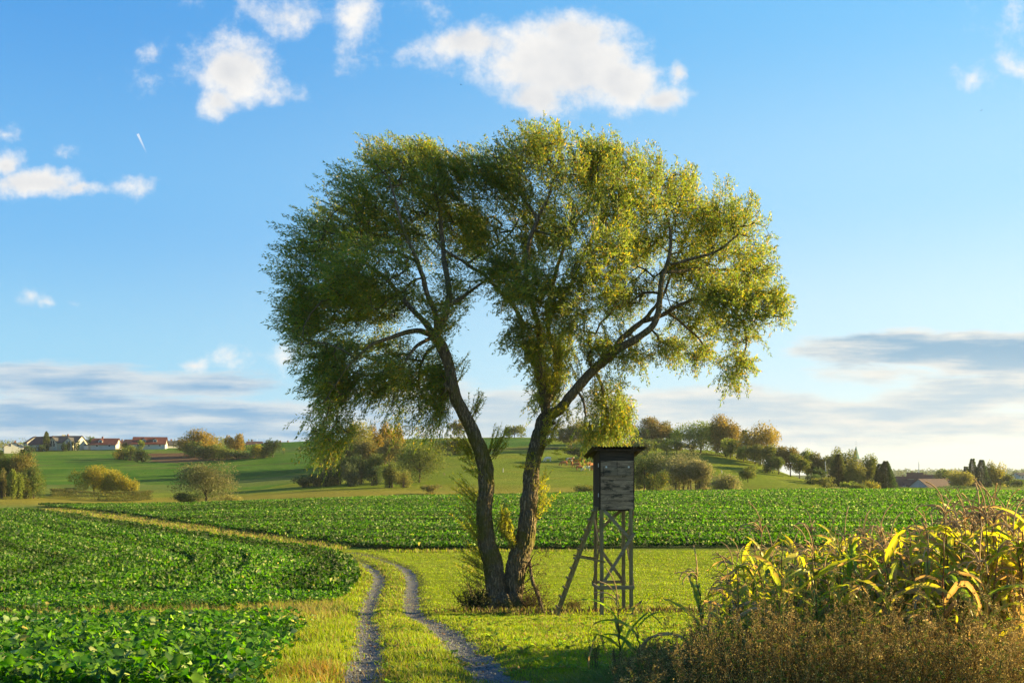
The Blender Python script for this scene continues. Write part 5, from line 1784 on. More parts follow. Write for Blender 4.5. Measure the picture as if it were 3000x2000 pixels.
T('dark conifer between the two orange trees on the hill', 2181, 1325, 1259, 50, 336, CONIF, 'conifer', kind='conifer')
T('broad orange tree right of the dark conifer', 2228, 1345, 1246, 92, 322, [(4, (0.251, 0.181, 0.030)), (3, (0.314, 0.227, 0.032)), (2, (0.176, 0.159, 0.030))], bare=.12, dens=1.4)
T('small olive tree below the dark conifer', 2178, 1342, 1309, 30, 316, LIME, bare=.25)
T('small olive tree below the broad orange one', 2212, 1346, 1305, 39, 314, OLIVE, bare=.25)
T('olive tree at the right foot of the broad orange one', 2250, 1350, 1306, 44, 312, OLIVE, bare=.2)
for i, (p, b, t, w, pl, lb) in enumerate(((1835, 1322, 1296, 40, OLIVE, 'olive bush right behind the stand roof'), (1888, 1324, 1290, 44, OLIVE, 'grey olive bush on the slope above the willow thicket'),
        (1922, 1328, 1296, 24, LIME, 'young light tree with thin trunk above the willow thicket'), (1952, 1324, 1297, 36, YELLOW, 'yellowish small tree above the willow thicket'),
        (1982, 1324, 1294, 28, OLIVE, 'small brown green tree left of the big walnut'), (1995, 1326, 1299, 22, BROWN, 'slim brown tree at the left foot of the big walnut'),
        (2022, 1326, 1300, 26, OLIVE, 'small dull tree in front of the big walnut'), (1870, 1300, 1284, 50, DEEP, 'dark hedge bush on the ridge under the tall brown tree'), (1935, 1302, 1286, 60, DEEP, 'dark hedge bush on the ridge left of the big walnut'))):
    T(lb, p, b, t, w, 336 + 4 * (i % 3) + (30 if i > 6 else 0), pl, 'bush' if 'bush' in lb else 'tree', 'bush' if 'bush' in lb else 'tree', kind='shrub' if 'bush' in lb else 'round', bare=.28)
orch = [(2282, 1384, 1311, 48, BROWN, 'brown orchard tree at the upper end of the row going down the hill'), (2316, 1404, 1314, 50, [(2, (0.126, 0.113, 0.034)), (1, (0.176, 0.129, 0.038))], 'dark brown orchard tree, second down the hill'),
        (2263, 1386, 1340, 34, GREEN, 'small green orchard tree under the brown one'), (2281, 1384, 1342, 26, GREEN, 'green orchard tree with a slanting trunk beside the brown one'), (2342, 1400, 1332, 44, OLIVE, 'olive orchard tree, third down the hill'),
        (2366, 1405, 1321, 36, LIME, 'light green tree rising behind the orchard row'), (2392, 1402, 1330, 34, BROWN, 'brownish tree behind the white post'), (2420, 1405, 1340, 40, OLIVE, 'olive tree beside the white post'), (2376, 1402, 1345, 40, OLIVE, 'olive orchard tree before the right copse')]
for i, (p, b, t, w, pl, lb) in enumerate(orch):
    T(lb, p, b, t, w, 300 - i * 3 if i < 5 else 330, pl, bare=.3)
T('small round thorn tree alone on the right pasture', 2191, 1413, 1367, 41, 254, OLIVE, bare=.25)
T('dark shrub on the far right pasture edge', 2250, 1372, 1358, 28, 290, DEEP, 'bush', 'bush', kind='shrub')
# --- willow thicket behind the stand
TH = 206
T('dark green left half of the thicket behind the stand', 1905, 1452, 1328, 104, TH + 4, [(4, (0.074, 0.108, 0.023)), (2, (0.108, 0.135, 0.027)), (1, (0.164, 0.151, 0.027))], 'bush', 'bush', kind='shrub', dens=1.4)
T('silvery willow bush in the middle of the thicket behind the stand', 1990, 1452, 1325, 118, TH, [(3, (0.162, 0.162, 0.061)), (3, (0.230, 0.209, 0.101)), (2, (0.121, 0.128, 0.041))], 'bush', 'bush', kind='shrub', dens=1.5)
T('pale willow bush at the right of the thicket behind the stand', 2038, 1452, 1352, 78, TH - 3, [(3, (0.216, 0.196, 0.081)), (2, (0.270, 0.236, 0.121)), (2, (0.149, 0.149, 0.041))], 'bush', 'bush', kind='shrub', dens=1.4)
T('green bush with orange top in front of the thicket', 1922, 1452, 1384, 60, TH - 8, [(4, (0.108, 0.142, 0.024)), (1, (0.251, 0.197, 0.027))], 'bush', 'bush', kind='shrub')
T('small pale willow bush right of the thicket', 2124, 1450, 1391, 72, 200, [(2, (0.239, 0.234, 0.068)), (2, (0.230, 0.209, 0.108)), (1, (0.162, 0.162, 0.041))], 'bush', 'bush', kind='shrub', dens=1.3)
T('low olive bush at the crop edge left of the stand', 1716, 1450, 1421, 52, 196, OLIVE, 'bush', 'bush', kind='shrub')
T('straw coloured shrub at the foot of the thicket', 1882, 1452, 1434, 34, 194, [(1, (0.276, 0.258, 0.081))], 'shrub', 'shrub', kind='shrub')
# --- right copse
T('large dark spruce in the right copse', 2457, 1428, 1330, 66, 300, [(4, (0.068, 0.084, 0.023)), (2, (0.108, 0.115, 0.027))], 'conifer', kind='conifer', dens=1.3)
T('tall green deciduous tree, top of the right copse', 2472, 1430, 1322, 54, 306, OLIVE, bare=.05, dens=1.3)
T('pale sparse birch behind the right copse', 2444, 1425, 1318, 36, 315, [(1, (0.201, 0.181, 0.081)), (1, (0.151, 0.151, 0.068))], 'birch_tree', bare=.1, sparse=.5)
T('olive tree in the middle of the right copse', 2506, 1430, 1352, 50, 296, [(2, (0.162, 0.155, 0.034)), (1, (0.189, 0.197, 0.038))], bare=.05)
T('brownish green tree right of the spire in the right copse', 2541, 1430, 1337, 44, 304, OLIVE, bare=.05, dens=1.2)
T('dark spruce at the back right of the copse', 2556, 1428, 1341, 44, 312, CONIF, 'conifer', kind='conifer')
T('broad dark pine at the right end of the copse', 2595, 1432, 1350, 64, 296, CONIF, 'conifer', kind='conifer', dens=1.5)
T('second dark pine leaning against the broad one', 2577, 1430, 1358, 40, 300, CONIF, 'conifer', kind='conifer')
T('round dark bush at the left of the right copse', 2384, 1430, 1390, 48, 268, DEEP, 'bush', 'bush', kind='shrub')
T('dark bush beside the white post in the right copse', 2408, 1428, 1374, 40, 274, DEEP, 'bush', 'bush', kind='shrub')
T('yellowish bush before the large dark spruce', 2414, 1436, 1400, 52, 258, [(2, (0.176, 0.181, 0.032)), (1, (0.135, 0.135, 0.030))], 'bush', 'bush', kind='shrub')
T('light olive bush in the middle of the right copse front', 2490, 1436, 1412, 52, 256, LIME, 'bush', 'bush', kind='shrub')
T('low yellow bush at the right of the copse front', 2555, 1436, 1411, 40, 256, YELLOW, 'bush', 'bush', kind='shrub')
T('low green bush under the right copse', 2520, 1437, 1420, 50, 252, OLIVE, 'bush', 'bush', kind='shrub')
T('dry low scrub at the crop edge below the right copse', 2450, 1440, 1428, 60, 246, [(1, (0.214, 0.212, 0.068))], 'shrub', 'shrub', kind='shrub')
# --- far right
FR = 420
T('tall dark spruce, left of the pair at the right edge', 2849, 1424, 1343, 36, FR, CONIF, 'conifer', kind='conifer')
T('tall dark spruce, right of the pair at the right edge', 2876, 1424, 1346, 48, FR - 6, CONIF, 'conifer', kind='conifer')
T('short dark spruce left of the tall pair', 2830, 1424, 1366, 26, FR + 5, CONIF, 'conifer', kind='conifer')
T('round yellow willow bush beside the brown barn', 2812, 1428, 1380, 62, 380, [(2, (0.251, 0.234, 0.047)), (2, (0.203, 0.182, 0.041))], 'bush', 'bush', kind='shrub', dens=1.3)
T('light green poplar right of the spruce pair', 2906, 1424, 1357, 34, FR, [(1, (0.149, 0.155, 0.034)), (1, (0.189, 0.176, 0.035))], bare=.05)
T('yellow green poplar at the right edge group', 2930, 1424, 1362, 40, FR - 4, YELLOW, bare=.05)
T('low olive tree at the right end of the far group', 2952, 1424, 1392, 34, FR - 8, OLIVE, bare=.05)
T('green bush at the right edge of the photo', 2980, 1428, 1405, 50, 400, GREEN, 'bush', 'bush', kind='shrub')
T('dark hedge mound at the far crop edge', 2800, 1436, 1424, 90, 330, DEEP, 'bush', 'bush', kind='shrub')
T('green garden tree among the far right roofs', 2761, 1412, 1376, 36, 520, GREEN, bare=.1)


# --- far woods: masses nobody could count
def woods(label, px0, px1, base, top, Y, n, pal, jag=.4):
    x = (R(px0, px1, n) - 1500) * Y / F
    yy = Y + R(0, 90, n)
    s = Y / F * 2.93
    hb = (base - top) * Y / F
    z0 = base_height(x, yy) * 0 + (CZ - (base - HOR) * Y / F)
    env = (1 + jag * wav(x, yy * .3, 26, 2, 3)) * hb
    z = z0 - 6 + (env + 6) * RNG.uniform(0, 1, n) ** .55
    P = np.stack([x, yy, z], 1)
    c = pick_cols(n, pal, .25)
    c *= (1 + .25 * wav(x, yy, 15, 5))[:, None]
    V, T_, C = leaf_cards(P, rand_dirs(n) + np.array([0, -.3, 0]), s * R(1.0, 2.0, n), s * R(.8, 1.4, n), np.clip(c, .004, 1), .25)
    return tag(link('far_woods', np_mesh('far_woods', V, [T_], C), M_TREE), label, 'woods', kind='stuff')


woods('autumn woods behind the village at the left edge', -300, 130, 1318, 1287, 650, 9000, OLIVE, .35)
woods('low woods on the skyline behind the red roofs', 330, 560, 1312, 1288, 700, 5000, OLIVE, .35)
woods('woods on the skyline right of the orange autumn tree', 560, 672, 1316, 1287, 700, 4000, OLIVE, .45)
woods('blue green woods beyond the far right village', 2560, 3500, 1412, 1380, 1050, 16000, [(1, (0.068, 0.101, 0.047)), (1, (0.081, 0.108, 0.047)), (.4, (0.121, 0.115, 0.047))], .3)
woods('pale distant woods on the right horizon', 2500, 3700, 1398, 1376, 1900, 12000, [(1, (0.081, 0.108, 0.061)), (1, (0.068, 0.101, 0.061))], .3)


# --- clipped hedge round the yellow trees
def hedge():
    A = [ground_at(156, 1453, 100), ground_at(240, 1461, 100), ground_at(306, 1467, 100)]
    B_ = [ground_at(316, 1468, 100), ground_at(394, 1467, 100)]
    x0, y0 = A[0]
    root = empty('clipped_hedge', (x0, y0, hz(x0, y0)))
    tag(root, 'long clipped dark hedge in front of the three yellow trees', 'hedge')
    o = np.array(root.location)
    for line, h in ((A, 1.8), (B_, 2.1), ([B_[1], (B_[1][0] + .5, B_[1][1] + 9)], 2.0), ([A[0], (A[0][0] + 1, A[0][1] + 8)], 1.7)):
        line = np.array(line)
        L = smooth_line(np.column_stack([line, np.zeros(len(line))]), .5)[:, :2] if len(line) > 2 else np.linspace(line[0], line[1], 20)
        n = 3200
        k = RNG.integers(0, len(L), n)
        face = RNG.uniform(0, 1, n)
        dx = R(-.6, .6, n); dyy = np.where(face < .6, -.6 + R(0, .15, n), R(-.6, .6, n)); zz = np.where(face < .6, R(0, 1, n), R(.9, 1.03, n)) * h
        x = L[k, 0] + dx; y = L[k, 1] + dyy
        P = np.stack([x, y, height(x, y) + zz], 1) - o
        V, T_, C = leaf_cards(P, rand_dirs(n), R(.15, .3, n), R(.12, .22, n), pick_cols(n, [(3, (0.068, 0.084, 0.022)), (1, (0.115, 0.108, 0.027)), (.5, (0.151, 0.136, 0.034))], .25), .25)
        link('foliage', np_mesh('foliage', V, [T_], C), M_TREE, root)


hedge()

# ------------------------------------------------------------------ houses
def roof_mat(name, c):
    m, t, o = new_mat(name)
    co = obj_co(t)
    n = t.noise(co, .9, 5, .65)
    w = t.new('ShaderNodeTexWave', wave_type='BANDS', bands_direction='Z')
    t.l.new(co, w.inputs['Vector']); w.inputs['Scale'].default_value = 2.2
    c1 = t.mix(t.lin(n, .3, .7), tuple(x * .65 for x in c) + (1,), tuple(x * 1.35 for x in c) + (1,))
    t.l.new(principled(t, c1, .75, t.bump(w.outputs['Fac'], .6, .05), .2), o.inputs[0])
    return m


M_RED = roof_mat('red_tile_material', (.115, .036, .027))
M_DRED = roof_mat('dark_red_tile_material', (.095, .042, .036))
M_GREY = roof_mat('grey_tile_material', (.055, .052, .055))
M_BARN = roof_mat('brown_tile_material', (.085, .050, .042))
M_WHITE = plain_mat('white_render_material', (.42, .41, .39), .85, .2, .08, .5)
M_CREAM = plain_mat('cream_render_material', (.45, .42, .33), .85, .2, .08, .5)
M_BLUEW = plain_mat('blue_grey_render_material', (.32, .35, .38), .85, .2, .1, .5)
M_FRAME = plain_mat('window_frame_material', (.70, .68, .64), .5, .3, .05)
M_CHIM = plain_mat('chimney_brick_material', (.20, .10, .07), .9, .1, .3)
m_, t_2, o_ = new_mat('window_glass_material')
t_2.l.new(principled(t_2, (.035, .045, .055, 1), .12, None, .6), o_.inputs[0])
M_PANE = m_
M_COPPER = plain_mat('green_copper_material', (.06, .17, .17), .6, .3, .2, .3)
M_STONE = plain_mat('church_stone_material', (.45, .42, .36), .9, .15, .15, .4)


def house(label, px, base, Y, yaw, L, D, wh, rh, roofm, wallm, name='house', cat='house', dormers=(), cross=(), chim=(.3,), wins=3, gable_wins=2, sink=1.0):
    """gabled house: ridge along local x, front towards -y; px and base: middle of its foot in the photograph"""
    x = (px - 1500) * Y / F
    z = CZ - (base - HOR) * Y / F
    root = empty(name, (x, Y, z), math.radians(yaw))
    tag(root, label, cat)
    hl, hd = L / 2, D / 2
    V = [(-hl, -hd, -sink), (hl, -hd, -sink), (hl, hd, -sink), (-hl, hd, -sink), (-hl, -hd, wh), (hl, -hd, wh), (hl, hd, wh), (-hl, hd, wh), (-hl, 0, wh + rh), (hl, 0, wh + rh)]
    MB().add(V, [(0, 1, 5, 4), (2, 3, 7, 6)], None).add(V, None, None)
    mb = MB()
    mb.add(V, [(0, 1, 5, 4), (2, 3, 7, 6), (1, 2, 6, 5), (3, 0, 4, 7)], [(5, 6, 9), (7, 4, 8)])
    mb.build('wall', wallm, root)
    ov, oe, th = .45, .5, .16

    def slope(mb, x0, x1, yo, side, z_e, z_r):
        k = (z_r - z_e) / yo
        ye = yo + oe
        a = [(x0, side * ye, z_e - k * oe), (x1, side * ye, z_e - k * oe), (x1, 0, z_r), (x0, 0, z_r)]
        b = [(p[0], p[1], p[2] + th) for p in a]
        f = [(0, 1, 2, 3), (7, 6, 5, 4), (0, 4, 5, 1), (1, 5, 6, 2), (2, 6, 7, 3), (3, 7, 4, 0)]
        mb.add(a + b, f)
    r = MB()
    slope(r, -hl - ov, hl + ov, hd, -1, wh + .03, wh + rh + .03)
    slope(r, -hl - ov, hl + ov, hd, 1, wh + .03, wh + rh + .03)
    rf = r.build('roof', roofm, root)
    for c in chim:
        cx = -hl + c * L
        MB().box(cx - .35, cx + .35, .25, .85, wh + rh * .6, wh + rh + 1.0).build('chimney', M_CHIM, rf)

    def window(parent, x, y, z, w=1.0, h=1.2, ax='y', sgn=-1):
        if ax == 'y':
            f = MB().box(x - w / 2 - .1, x + w / 2 + .1, y, y + sgn * .06, z - .1, z + h + .1).build('window', M_FRAME, parent)
            MB().box(x - w / 2, x + w / 2, y + sgn * .062, y + sgn * .075, z, z + h).build('pane', M_PANE, f)
        else:
            f = MB().box(y, y + sgn * .06, x - w / 2 - .1, x + w / 2 + .1, z - .1, z + h + .1).build('window', M_FRAME, parent)
            MB().box(y + sgn * .062, y + sgn * .075, x - w / 2, x + w / 2, z, z + h).build('pane', M_PANE, f)
    for i in range(wins):
        window(root, -hl + L * (i + .5) / wins, -hd, max(.5, wh - 1.9))
    for i in range(gable_wins):
        window(root, -hd * .4 + hd * .8 * i / max(1, gable_wins - 1), -hl, wh + .1, ax='x', sgn=-1)
        window(root, -hd * .4 + hd * .8 * i / max(1, gable_wins - 1), hl, wh + .1, ax='x', sgn=1)
    for dx in dormers:
        cx = -hl + dx * L
        y0 = -hd * .78; zb = wh + rh * .18
        d_ = MB()
        d_.add([(cx - .9, y0, zb), (cx + .9, y0, zb), (cx + .9, y0, zb + 1.2), (cx - .9, y0, zb + 1.2), (cx, y0, zb + 2.0), (cx - .9, 0, zb), (cx + .9, 0, zb), (cx + .9, 0, zb + 1.2), (cx - .9, 0, zb + 1.2)],
               [(0, 1, 2, 3), (1, 6, 7, 2), (5, 0, 3, 8)], [(3, 2, 4)])
        dm = d_.build('dormer', wallm, root)
        q = MB()
        for s_ in (-1, 1):
            q.add([(cx, y0 - .25, zb + 2.05), (cx + s_ * 1.15, y0 - .25, zb + 1.05), (cx + s_ * 1.15, 0, zb + 1.05), (cx, 0, zb + 2.05), (cx, y0 - .25, zb + 2.2), (cx + s_ * 1.15, y0 - .25, zb + 1.2), (cx + s_ * 1.15, 0, zb + 1.2), (cx, 0, zb + 2.2)],
                  [(0, 1, 2, 3), (7, 6, 5, 4), (0, 4, 5, 1), (1, 5, 6, 2), (2, 6, 7, 3), (3, 7, 4, 0)])
        q.build('dormer_roof', roofm, dm)
        MB().box(cx - .45, cx + .45, y0 - .05, y0 - .01, zb + .3, zb + 1.2).build('pane', M_PANE, dm)
    for (cxf, w, h) in cross:
        cx = -hl + cxf * L
        zt = h
        yb = -hd - 1.2
        d_ = MB()
        d_.add([(cx - w / 2, yb, -sink), (cx + w / 2, yb, -sink), (cx + w / 2, yb, wh), (cx - w / 2, yb, wh), (cx, yb, zt), (cx - w / 2, -.2, -sink), (cx + w / 2, -.2, -sink), (cx + w / 2, -.2, wh), (cx - w / 2, -.2, wh)],
               [(0, 1, 2, 3), (1, 6, 7, 2), (5, 0, 3, 8)], [(3, 2, 4)])
        dm = d_.build('gable', wallm, root)
        q = MB()
        k = (zt - wh) / (w / 2)
        e_ = w / 2 + .4
        for s_ in (-1, 1):
            a = [(cx, yb - .4, zt + .03), (cx + s_ * e_, yb - .4, zt + .03 - k * e_), (cx + s_ * e_, 0, zt + .03 - k * e_), (cx, 0, zt + .03)]
            q.add(a + [(p[0], p[1], p[2] + .16) for p in a], [(0, 1, 2, 3), (7, 6, 5, 4), (0, 4, 5, 1), (1, 5, 6, 2), (2, 6, 7, 3), (3, 7, 4, 0)])
        q.build('gable_roof', roofm, dm)
        for sx in (-.8, .8):
            window(dm, cx + sx, yb, .7, 1.0, 1.5)
            window(dm, cx + sx * .7, yb, wh - .4, .8, 1.2)
    return root


house('low white house with dark red roof at the left edge of the village', 40, 1322, 452, -62, 11, 8, 2.0, 1.9, M_DRED, M_WHITE, wins=2, chim=(.7,))
house('small red-roofed house with white gable behind the low white one', 100, 1311, 500, -55, 9, 8, 2.4, 3.0, M_RED, M_WHITE, wins=1, chim=())
house('red-roofed house with a pale gable left of the cypress', 132, 1317, 476, -32, 13, 9, 2.6, 3.6, M_RED, M_BLUEW, wins=2, chim=())
house('large white house with grey roof and two cross gables', 197, 1313, 474, -6, 14.5, 10, 2.6, 3.2, M_GREY, M_CREAM, wins=2, cross=((.24, 4.4, 5.0), (.78, 4.4, 4.9)), chim=(.5,))
house('red-roofed house with one dormer in the village', 311, 1312, 476, 5, 11.5, 9, 1.6, 2.9, M_RED, M_WHITE, wins=2, dormers=(.36,), chim=(.34,))
house('low dark red house half hidden behind the village', 362, 1311, 515, 4, 9, 8, 1.2, 2.2, M_DRED, M_WHITE, wins=1, chim=(.4,))
house('second low dark red house left of the long red roof', 385, 1311, 500, 0, 6, 8, 1.4, 2.6, M_DRED, M_WHITE, wins=0, chim=())
house('long red-roofed house with white gable and two dormers', 440, 1311, 470, 12, 14.5, 9, 1.7, 3.2, M_RED, M_WHITE, wins=3, dormers=(.34, .68), chim=())
house('dark grey roofed bungalow at the right of the village', 510, 1311, 490, 30, 8.5, 7, 1.3, 1.9, M_GREY, M_WHITE, wins=1, chim=(.35, .8))
house('little white house at the village end by the orange tree', 543, 1312, 500, 60, 6, 6, 1.4, 2.0, M_GREY, M_WHITE, wins=0, chim=())
house('brown roof showing over the left hill', 746, 1306, 470, 8, 6.5, 7, .4, 1.6, M_BARN, M_WHITE, wins=0, gable_wins=0, chim=(.3,))
house('low roof with chimneys far along the left hill crest', 828, 1301, 520, 0, 6.5, 6, .2, .8, M_BARN, M_WHITE, wins=0, gable_wins=0, chim=(.3, .9))
# the right village
house('long brown-roofed barn with grey gable beyond the far crop', 2728, 1434, 440, 28, 16, 10, 1.4, 3.3, M_BARN, M_BLUEW, 'barn', 'barn', wins=0, gable_wins=0, chim=(), sink=2.5)
house('dark red roofed barn left of the long brown barn', 2652, 1434, 462, -26, 8.5, 9, 1.2, 3.4, M_DRED, M_WHITE, 'barn', 'barn', wins=1, gable_wins=0, chim=(), sink=2.5)
house('bright red roof with white gable, highest in the right village', 2681, 1414, 560, -24, 8, 8, 2.6, 3.0, M_RED, M_WHITE, wins=1, chim=(.3,), sink=4)
house('red-roofed house behind the barns, left of the white gables', 2640, 1418, 560, 6, 12, 9, 1.4, 2.8, M_RED, M_WHITE, wins=2, chim=(.6,), sink=4)
house('red house with a white gable to the right in the right village', 2717, 1416, 575, -28, 10, 8, 2.0, 2.9, M_RED, M_WHITE, wins=1, chim=(.4,), sink=4)
house('small white gabled house in front of the red roofs', 2702, 1420, 530, -20, 7, 7, 1.8, 2.2, M_RED, M_WHITE, wins=1, chim=(), sink=4)
house('red roof behind the garden tree in the right village', 2778, 1414, 600, 10, 11, 8, 1.6, 2.6, M_RED, M_WHITE, wins=2, chim=(.5,), sink=4)
house('small white house right of the red roofs', 2740, 1412, 620, 60, 7, 6, 2.4, 2.0, M_DRED, M_WHITE, wins=1, chim=(), sink=4)
house('pale building among trees at the far right edge', 2993, 1412, 640, 10, 9, 8, 4.5, 1.6, M_GREY, M_WHITE, wins=2, chim=(), sink=3)


def garage():
    x, Y = (257 - 1500) * 478 / F, 478
    z = CZ - (1313 - HOR) * Y / F
    root = empty('flat_garage', (x, Y, z), 0)
    tag(root, 'flat-roofed cream garage between the grey and the red roof', 'garage')
    MB().box(-2.7, 2.7, -3, 3, -1.5, 1.5).build('wall', M_CREAM, root)
    rf = MB().box(-2.95, 2.95, -3.25, 3.25, 1.503, 1.75).build('roof', M_GREY, root)
    MB().box(-2.2, -1.9, -.3, 0, 1.753, 3.6).build('chimney', M_WHITE, rf)
    MB().box(2.0, 2.3, -.3, 0, 1.753, 3.4).build('chimney', M_WHITE, rf)
    MB().box(-1.6, 1.6, -3.06, -3.003, -.6, 1.2).build('door', M_FRAME, root)


garage()


def church():
    Y = 640.0
    x = (2508 - 1500) * Y / F
    z = hz(x, Y)
    root = empty('church', (x, Y, z), math.radians(20))
    tag(root, 'church spire of green copper rising above the right copse', 'church')
    zt = CZ - (1333 - HOR) * Y / F - z - 2.5
    za = CZ - (1306 - HOR) * Y / F - z
    mb = MB().box(-2.6, 2.6, -2.6, 2.6, -2, zt)
    tw_ = mb.build('tower', M_STONE, root)
    for s_ in (-1, 1):
        MB().box(s_ * .9 - .4, s_ * .9 + .4, -2.66, -2.603, zt - 3.2, zt - 1.2).build('belfry_opening', M_PANE, tw_)
    a = np.arange(8) * math.pi / 4 + math.pi / 8
    V = [(2.5 * math.cos(t), 2.5 * math.sin(t), zt + .003) for t in a] + [(1.35 * math.cos(t), 1.35 * math.sin(t), zt + (za - zt) * .5) for t in a] + [(0, 0, za)]
    q = [(i, (i + 1) % 8, 8 + (i + 1) % 8, 8 + i) for i in range(8)]
    t3 = [(8 + i, 8 + (i + 1) % 8, 16) for i in range(8)]
    sp = MB().add(V, q, t3).build('spire', M_COPPER, root)
    c = MB().tube([(0, 0, za - .2), (0, 0, za + 3.0)], .10, 6)
    c.bar((-.5, 0, za + 2.2), (.5, 0, za + 2.2), .12, .12)
    c.build('cross', M_METAL, sp)
    MB().tube([(0, 0, za - .1), (0, 0, za + .2), (0, 0, za + .5)], [.1, .32, .1], 8).build('ball', M_METAL, sp)


church()


def mast(label, px, base, top, Y, name='lattice_mast', r=.35):
    x = (px - 1500) * Y / F
    z = hz(x, Y)
    H = CZ - (top - HOR) * Y / F - z
    root = empty(name, (x, Y, z))
    tag(root, label, 'mast')
    mb = MB()
    P_ = [(r * 2.2, 0), (-r * 1.1, r * 1.9), (-r * 1.1, -r * 1.9)]
    for (a, b) in P_:
        mb.tube([(a, b, -1), (a * .25, b * .25, H)], [.14, .10], 5)
    for i in range(14):
        f0, f1 = i / 14, (i + 1) / 14
        for k in range(3):
            a = P_[k]; b = P_[(k + 1) % 3]
            s0, s1 = 1 - .75 * f0, 1 - .75 * f1
            mb.tube([(a[0] * s0, a[1] * s0, H * f0), (b[0] * s1, b[1] * s1, H * f1)], .07, 4)
    mb.build('lattice', M_METAL, root)
    MB().tube([(0, 0, H * .98), (0, 0, H * 1.08)], .09, 5).build('antenna', M_METAL, root)


mast('thin lattice mast above the right village roofs', 2692, 1410, 1354, 900)


def pole(label, px, base, top, Y=None, w=.16, m=None, name='post', lean=0.0, cat='post', group=None):
    if Y is None: x, Y = ground_at(px, base, 60)
    x = (px - 1500) * Y / F
    z = hz(x, Y)
    H = CZ - (top - HOR) * Y / F - z
    mb = MB().tube([(0, 0, -.3), (lean * .5, 0, H * .5), (lean, 0, H)], [w / 2, w / 2 * .95, w / 2 * .85], 7)
    o = mb.build(name, m or M_POST)
    o.location = (x, Y, z)
    return tag(o, label, cat, group)


pole('white leaning post before the right copse', 2422, 1404, 1351, 275, .28, M_WHITE, lean=-.4)
pole('short pale post alone on the right pasture', 2114, 1388, 1377, None, .35, M_WHITE)
pole('thin antenna pole on the skyline at the left hill crest', 753, 1300, 1285, 480, .12, M_METAL, 'antenna_pole')
for (p, b, t) in ((1300, 1391, 1384), (1303, 1393, 1385)):
    pole('pair of short pasture posts right of the big round green tree', p, b, t, None, .18, M_POST, group='short pasture posts by the round tree')
pole('whitish post in the grass beside the left willow stem', 1474, 1383, 1371, None, .22, M_WHITE)


def sapling(px, base, top, label):
    x, Y = ground_at(px, base, 100)
    z = hz(x, Y)
    H = CZ - (top - HOR) * Y / F - z
    root = empty('staked_sapling', (x, Y, z))
    tag(root, label, 'sapling')
    for s_ in (-.35, .35):
        MB().tube([(s_, 0, -.2), (s_, 0, H * .75)], .07, 6).build('stake', M_POST, root)
    MB().tube([(0, 0, -.2), (.03, 0, H * .9)], [.05, .03], 6).build('stem', M_TRUNK, root)
    n = 90
    P_ = rand_dirs(n) * np.array([.45, .45, H * .2]) + np.array([0, 0, H * .8])
    V, T_, C = leaf_cards(P_, rand_dirs(n), .22, .14, pick_cols(n, YELLOW), .2)
    link('crown', np_mesh('crown', V, [T_], C), M_TREE, root)


sapling(831, 1330, 1312, 'staked young tree on the left hill, nearer the dark ragged tree')
sapling(878, 1328, 1309, 'staked young tree on the left hill, nearer the willow tip')


def shed():
    x, Y = ground_at(2134, 1334, 150)
    root = empty('wooden_shed', (x, Y, hz(x, Y)), math.radians(-12))
    tag(root, 'small dark wooden shed under the tall orange brown tree', 'shed')
    MB().box(-1.6, 1.6, -1.2, 1.2, -.6, 1.9).build('wall', M_DARKB, root)
    q = MB()
    for s_ in (-1, 1):
        a = [(-1.8, 0, 2.7), (1.8, 0, 2.7), (1.8, s_ * 1.5, 1.75), (-1.8, s_ * 1.5, 1.75)]
        q.add(a + [(p[0], p[1], p[2] + .08) for p in a], [(0, 1, 2, 3), (7, 6, 5, 4), (0, 4, 5, 1), (1, 5, 6, 2), (2, 6, 7, 3), (3, 7, 4, 0)])
    q.build('roof', M_DARKB, root)
    MB().box(-.5, .5, -1.26, -1.203, -.5, 1.5).build('door', M_DARKF, root)


shed()


def fence():
    pts = [(2150, 1326), (2180, 1334), (2205, 1340), (2235, 1349), (2262, 1357), (2290, 1364)]
    P_ = [at(p[0], p[1], 330 - i * 4) for i, p in enumerate(pts)]
    for v in P_: v.z = hz(v.x, v.y)
    root = empty('pasture_fence', P_[0])
    tag(root, 'dark pasture fence running down behind the orange trees', 'fence')
    o = P_[0]
    for i in range(len(P_) - 1):
        for k in range(3):
            v = P_[i].lerp(P_[i + 1], k / 3)
            v.z = hz(v.x, v.y)
            MB().tube([tuple(v - o + Vector((0, 0, -.2))), tuple(v - o + Vector((0, 0, 1.3)))], .09, 6).build('post', M_POST, root)
        for h in (.6, 1.1):
            MB().tube([tuple(P_[i] - o + Vector((0, 0, h))), tuple(P_[i + 1] - o + Vector((0, 0, h)))], .04, 4).build('rail', M_POST, root)


fence()


# ------------------------------------------------------------------ cattle
def skin_mesh(name, joints, edges, sub=1):
    me = bpy.data.meshes.new(name)
    me.from_pydata([j[0] for j in joints], edges, [])
    o = bpy.data.objects.new(name, me); COL.objects.link(o)
    md = o.modifiers.new('s', 'SKIN')
    for i, j in enumerate(joints):
        r = j[1]
        me.skin_vertices[0].data[i].radius = r if isinstance(r, tuple) else (r, r)
        me.skin_vertices[0].data[i].use_root = (i == 0)
    o.modifiers.new('u', 'SUBSURF').levels = sub
    dg = bpy.context.evaluated_depsgraph_get()
    m2 = bpy.data.meshes.new_from_object(o.evaluated_get(dg))
    bpy.data.objects.remove(o)
    bpy.data.meshes.remove(me)
    m2.name = name
    return m2


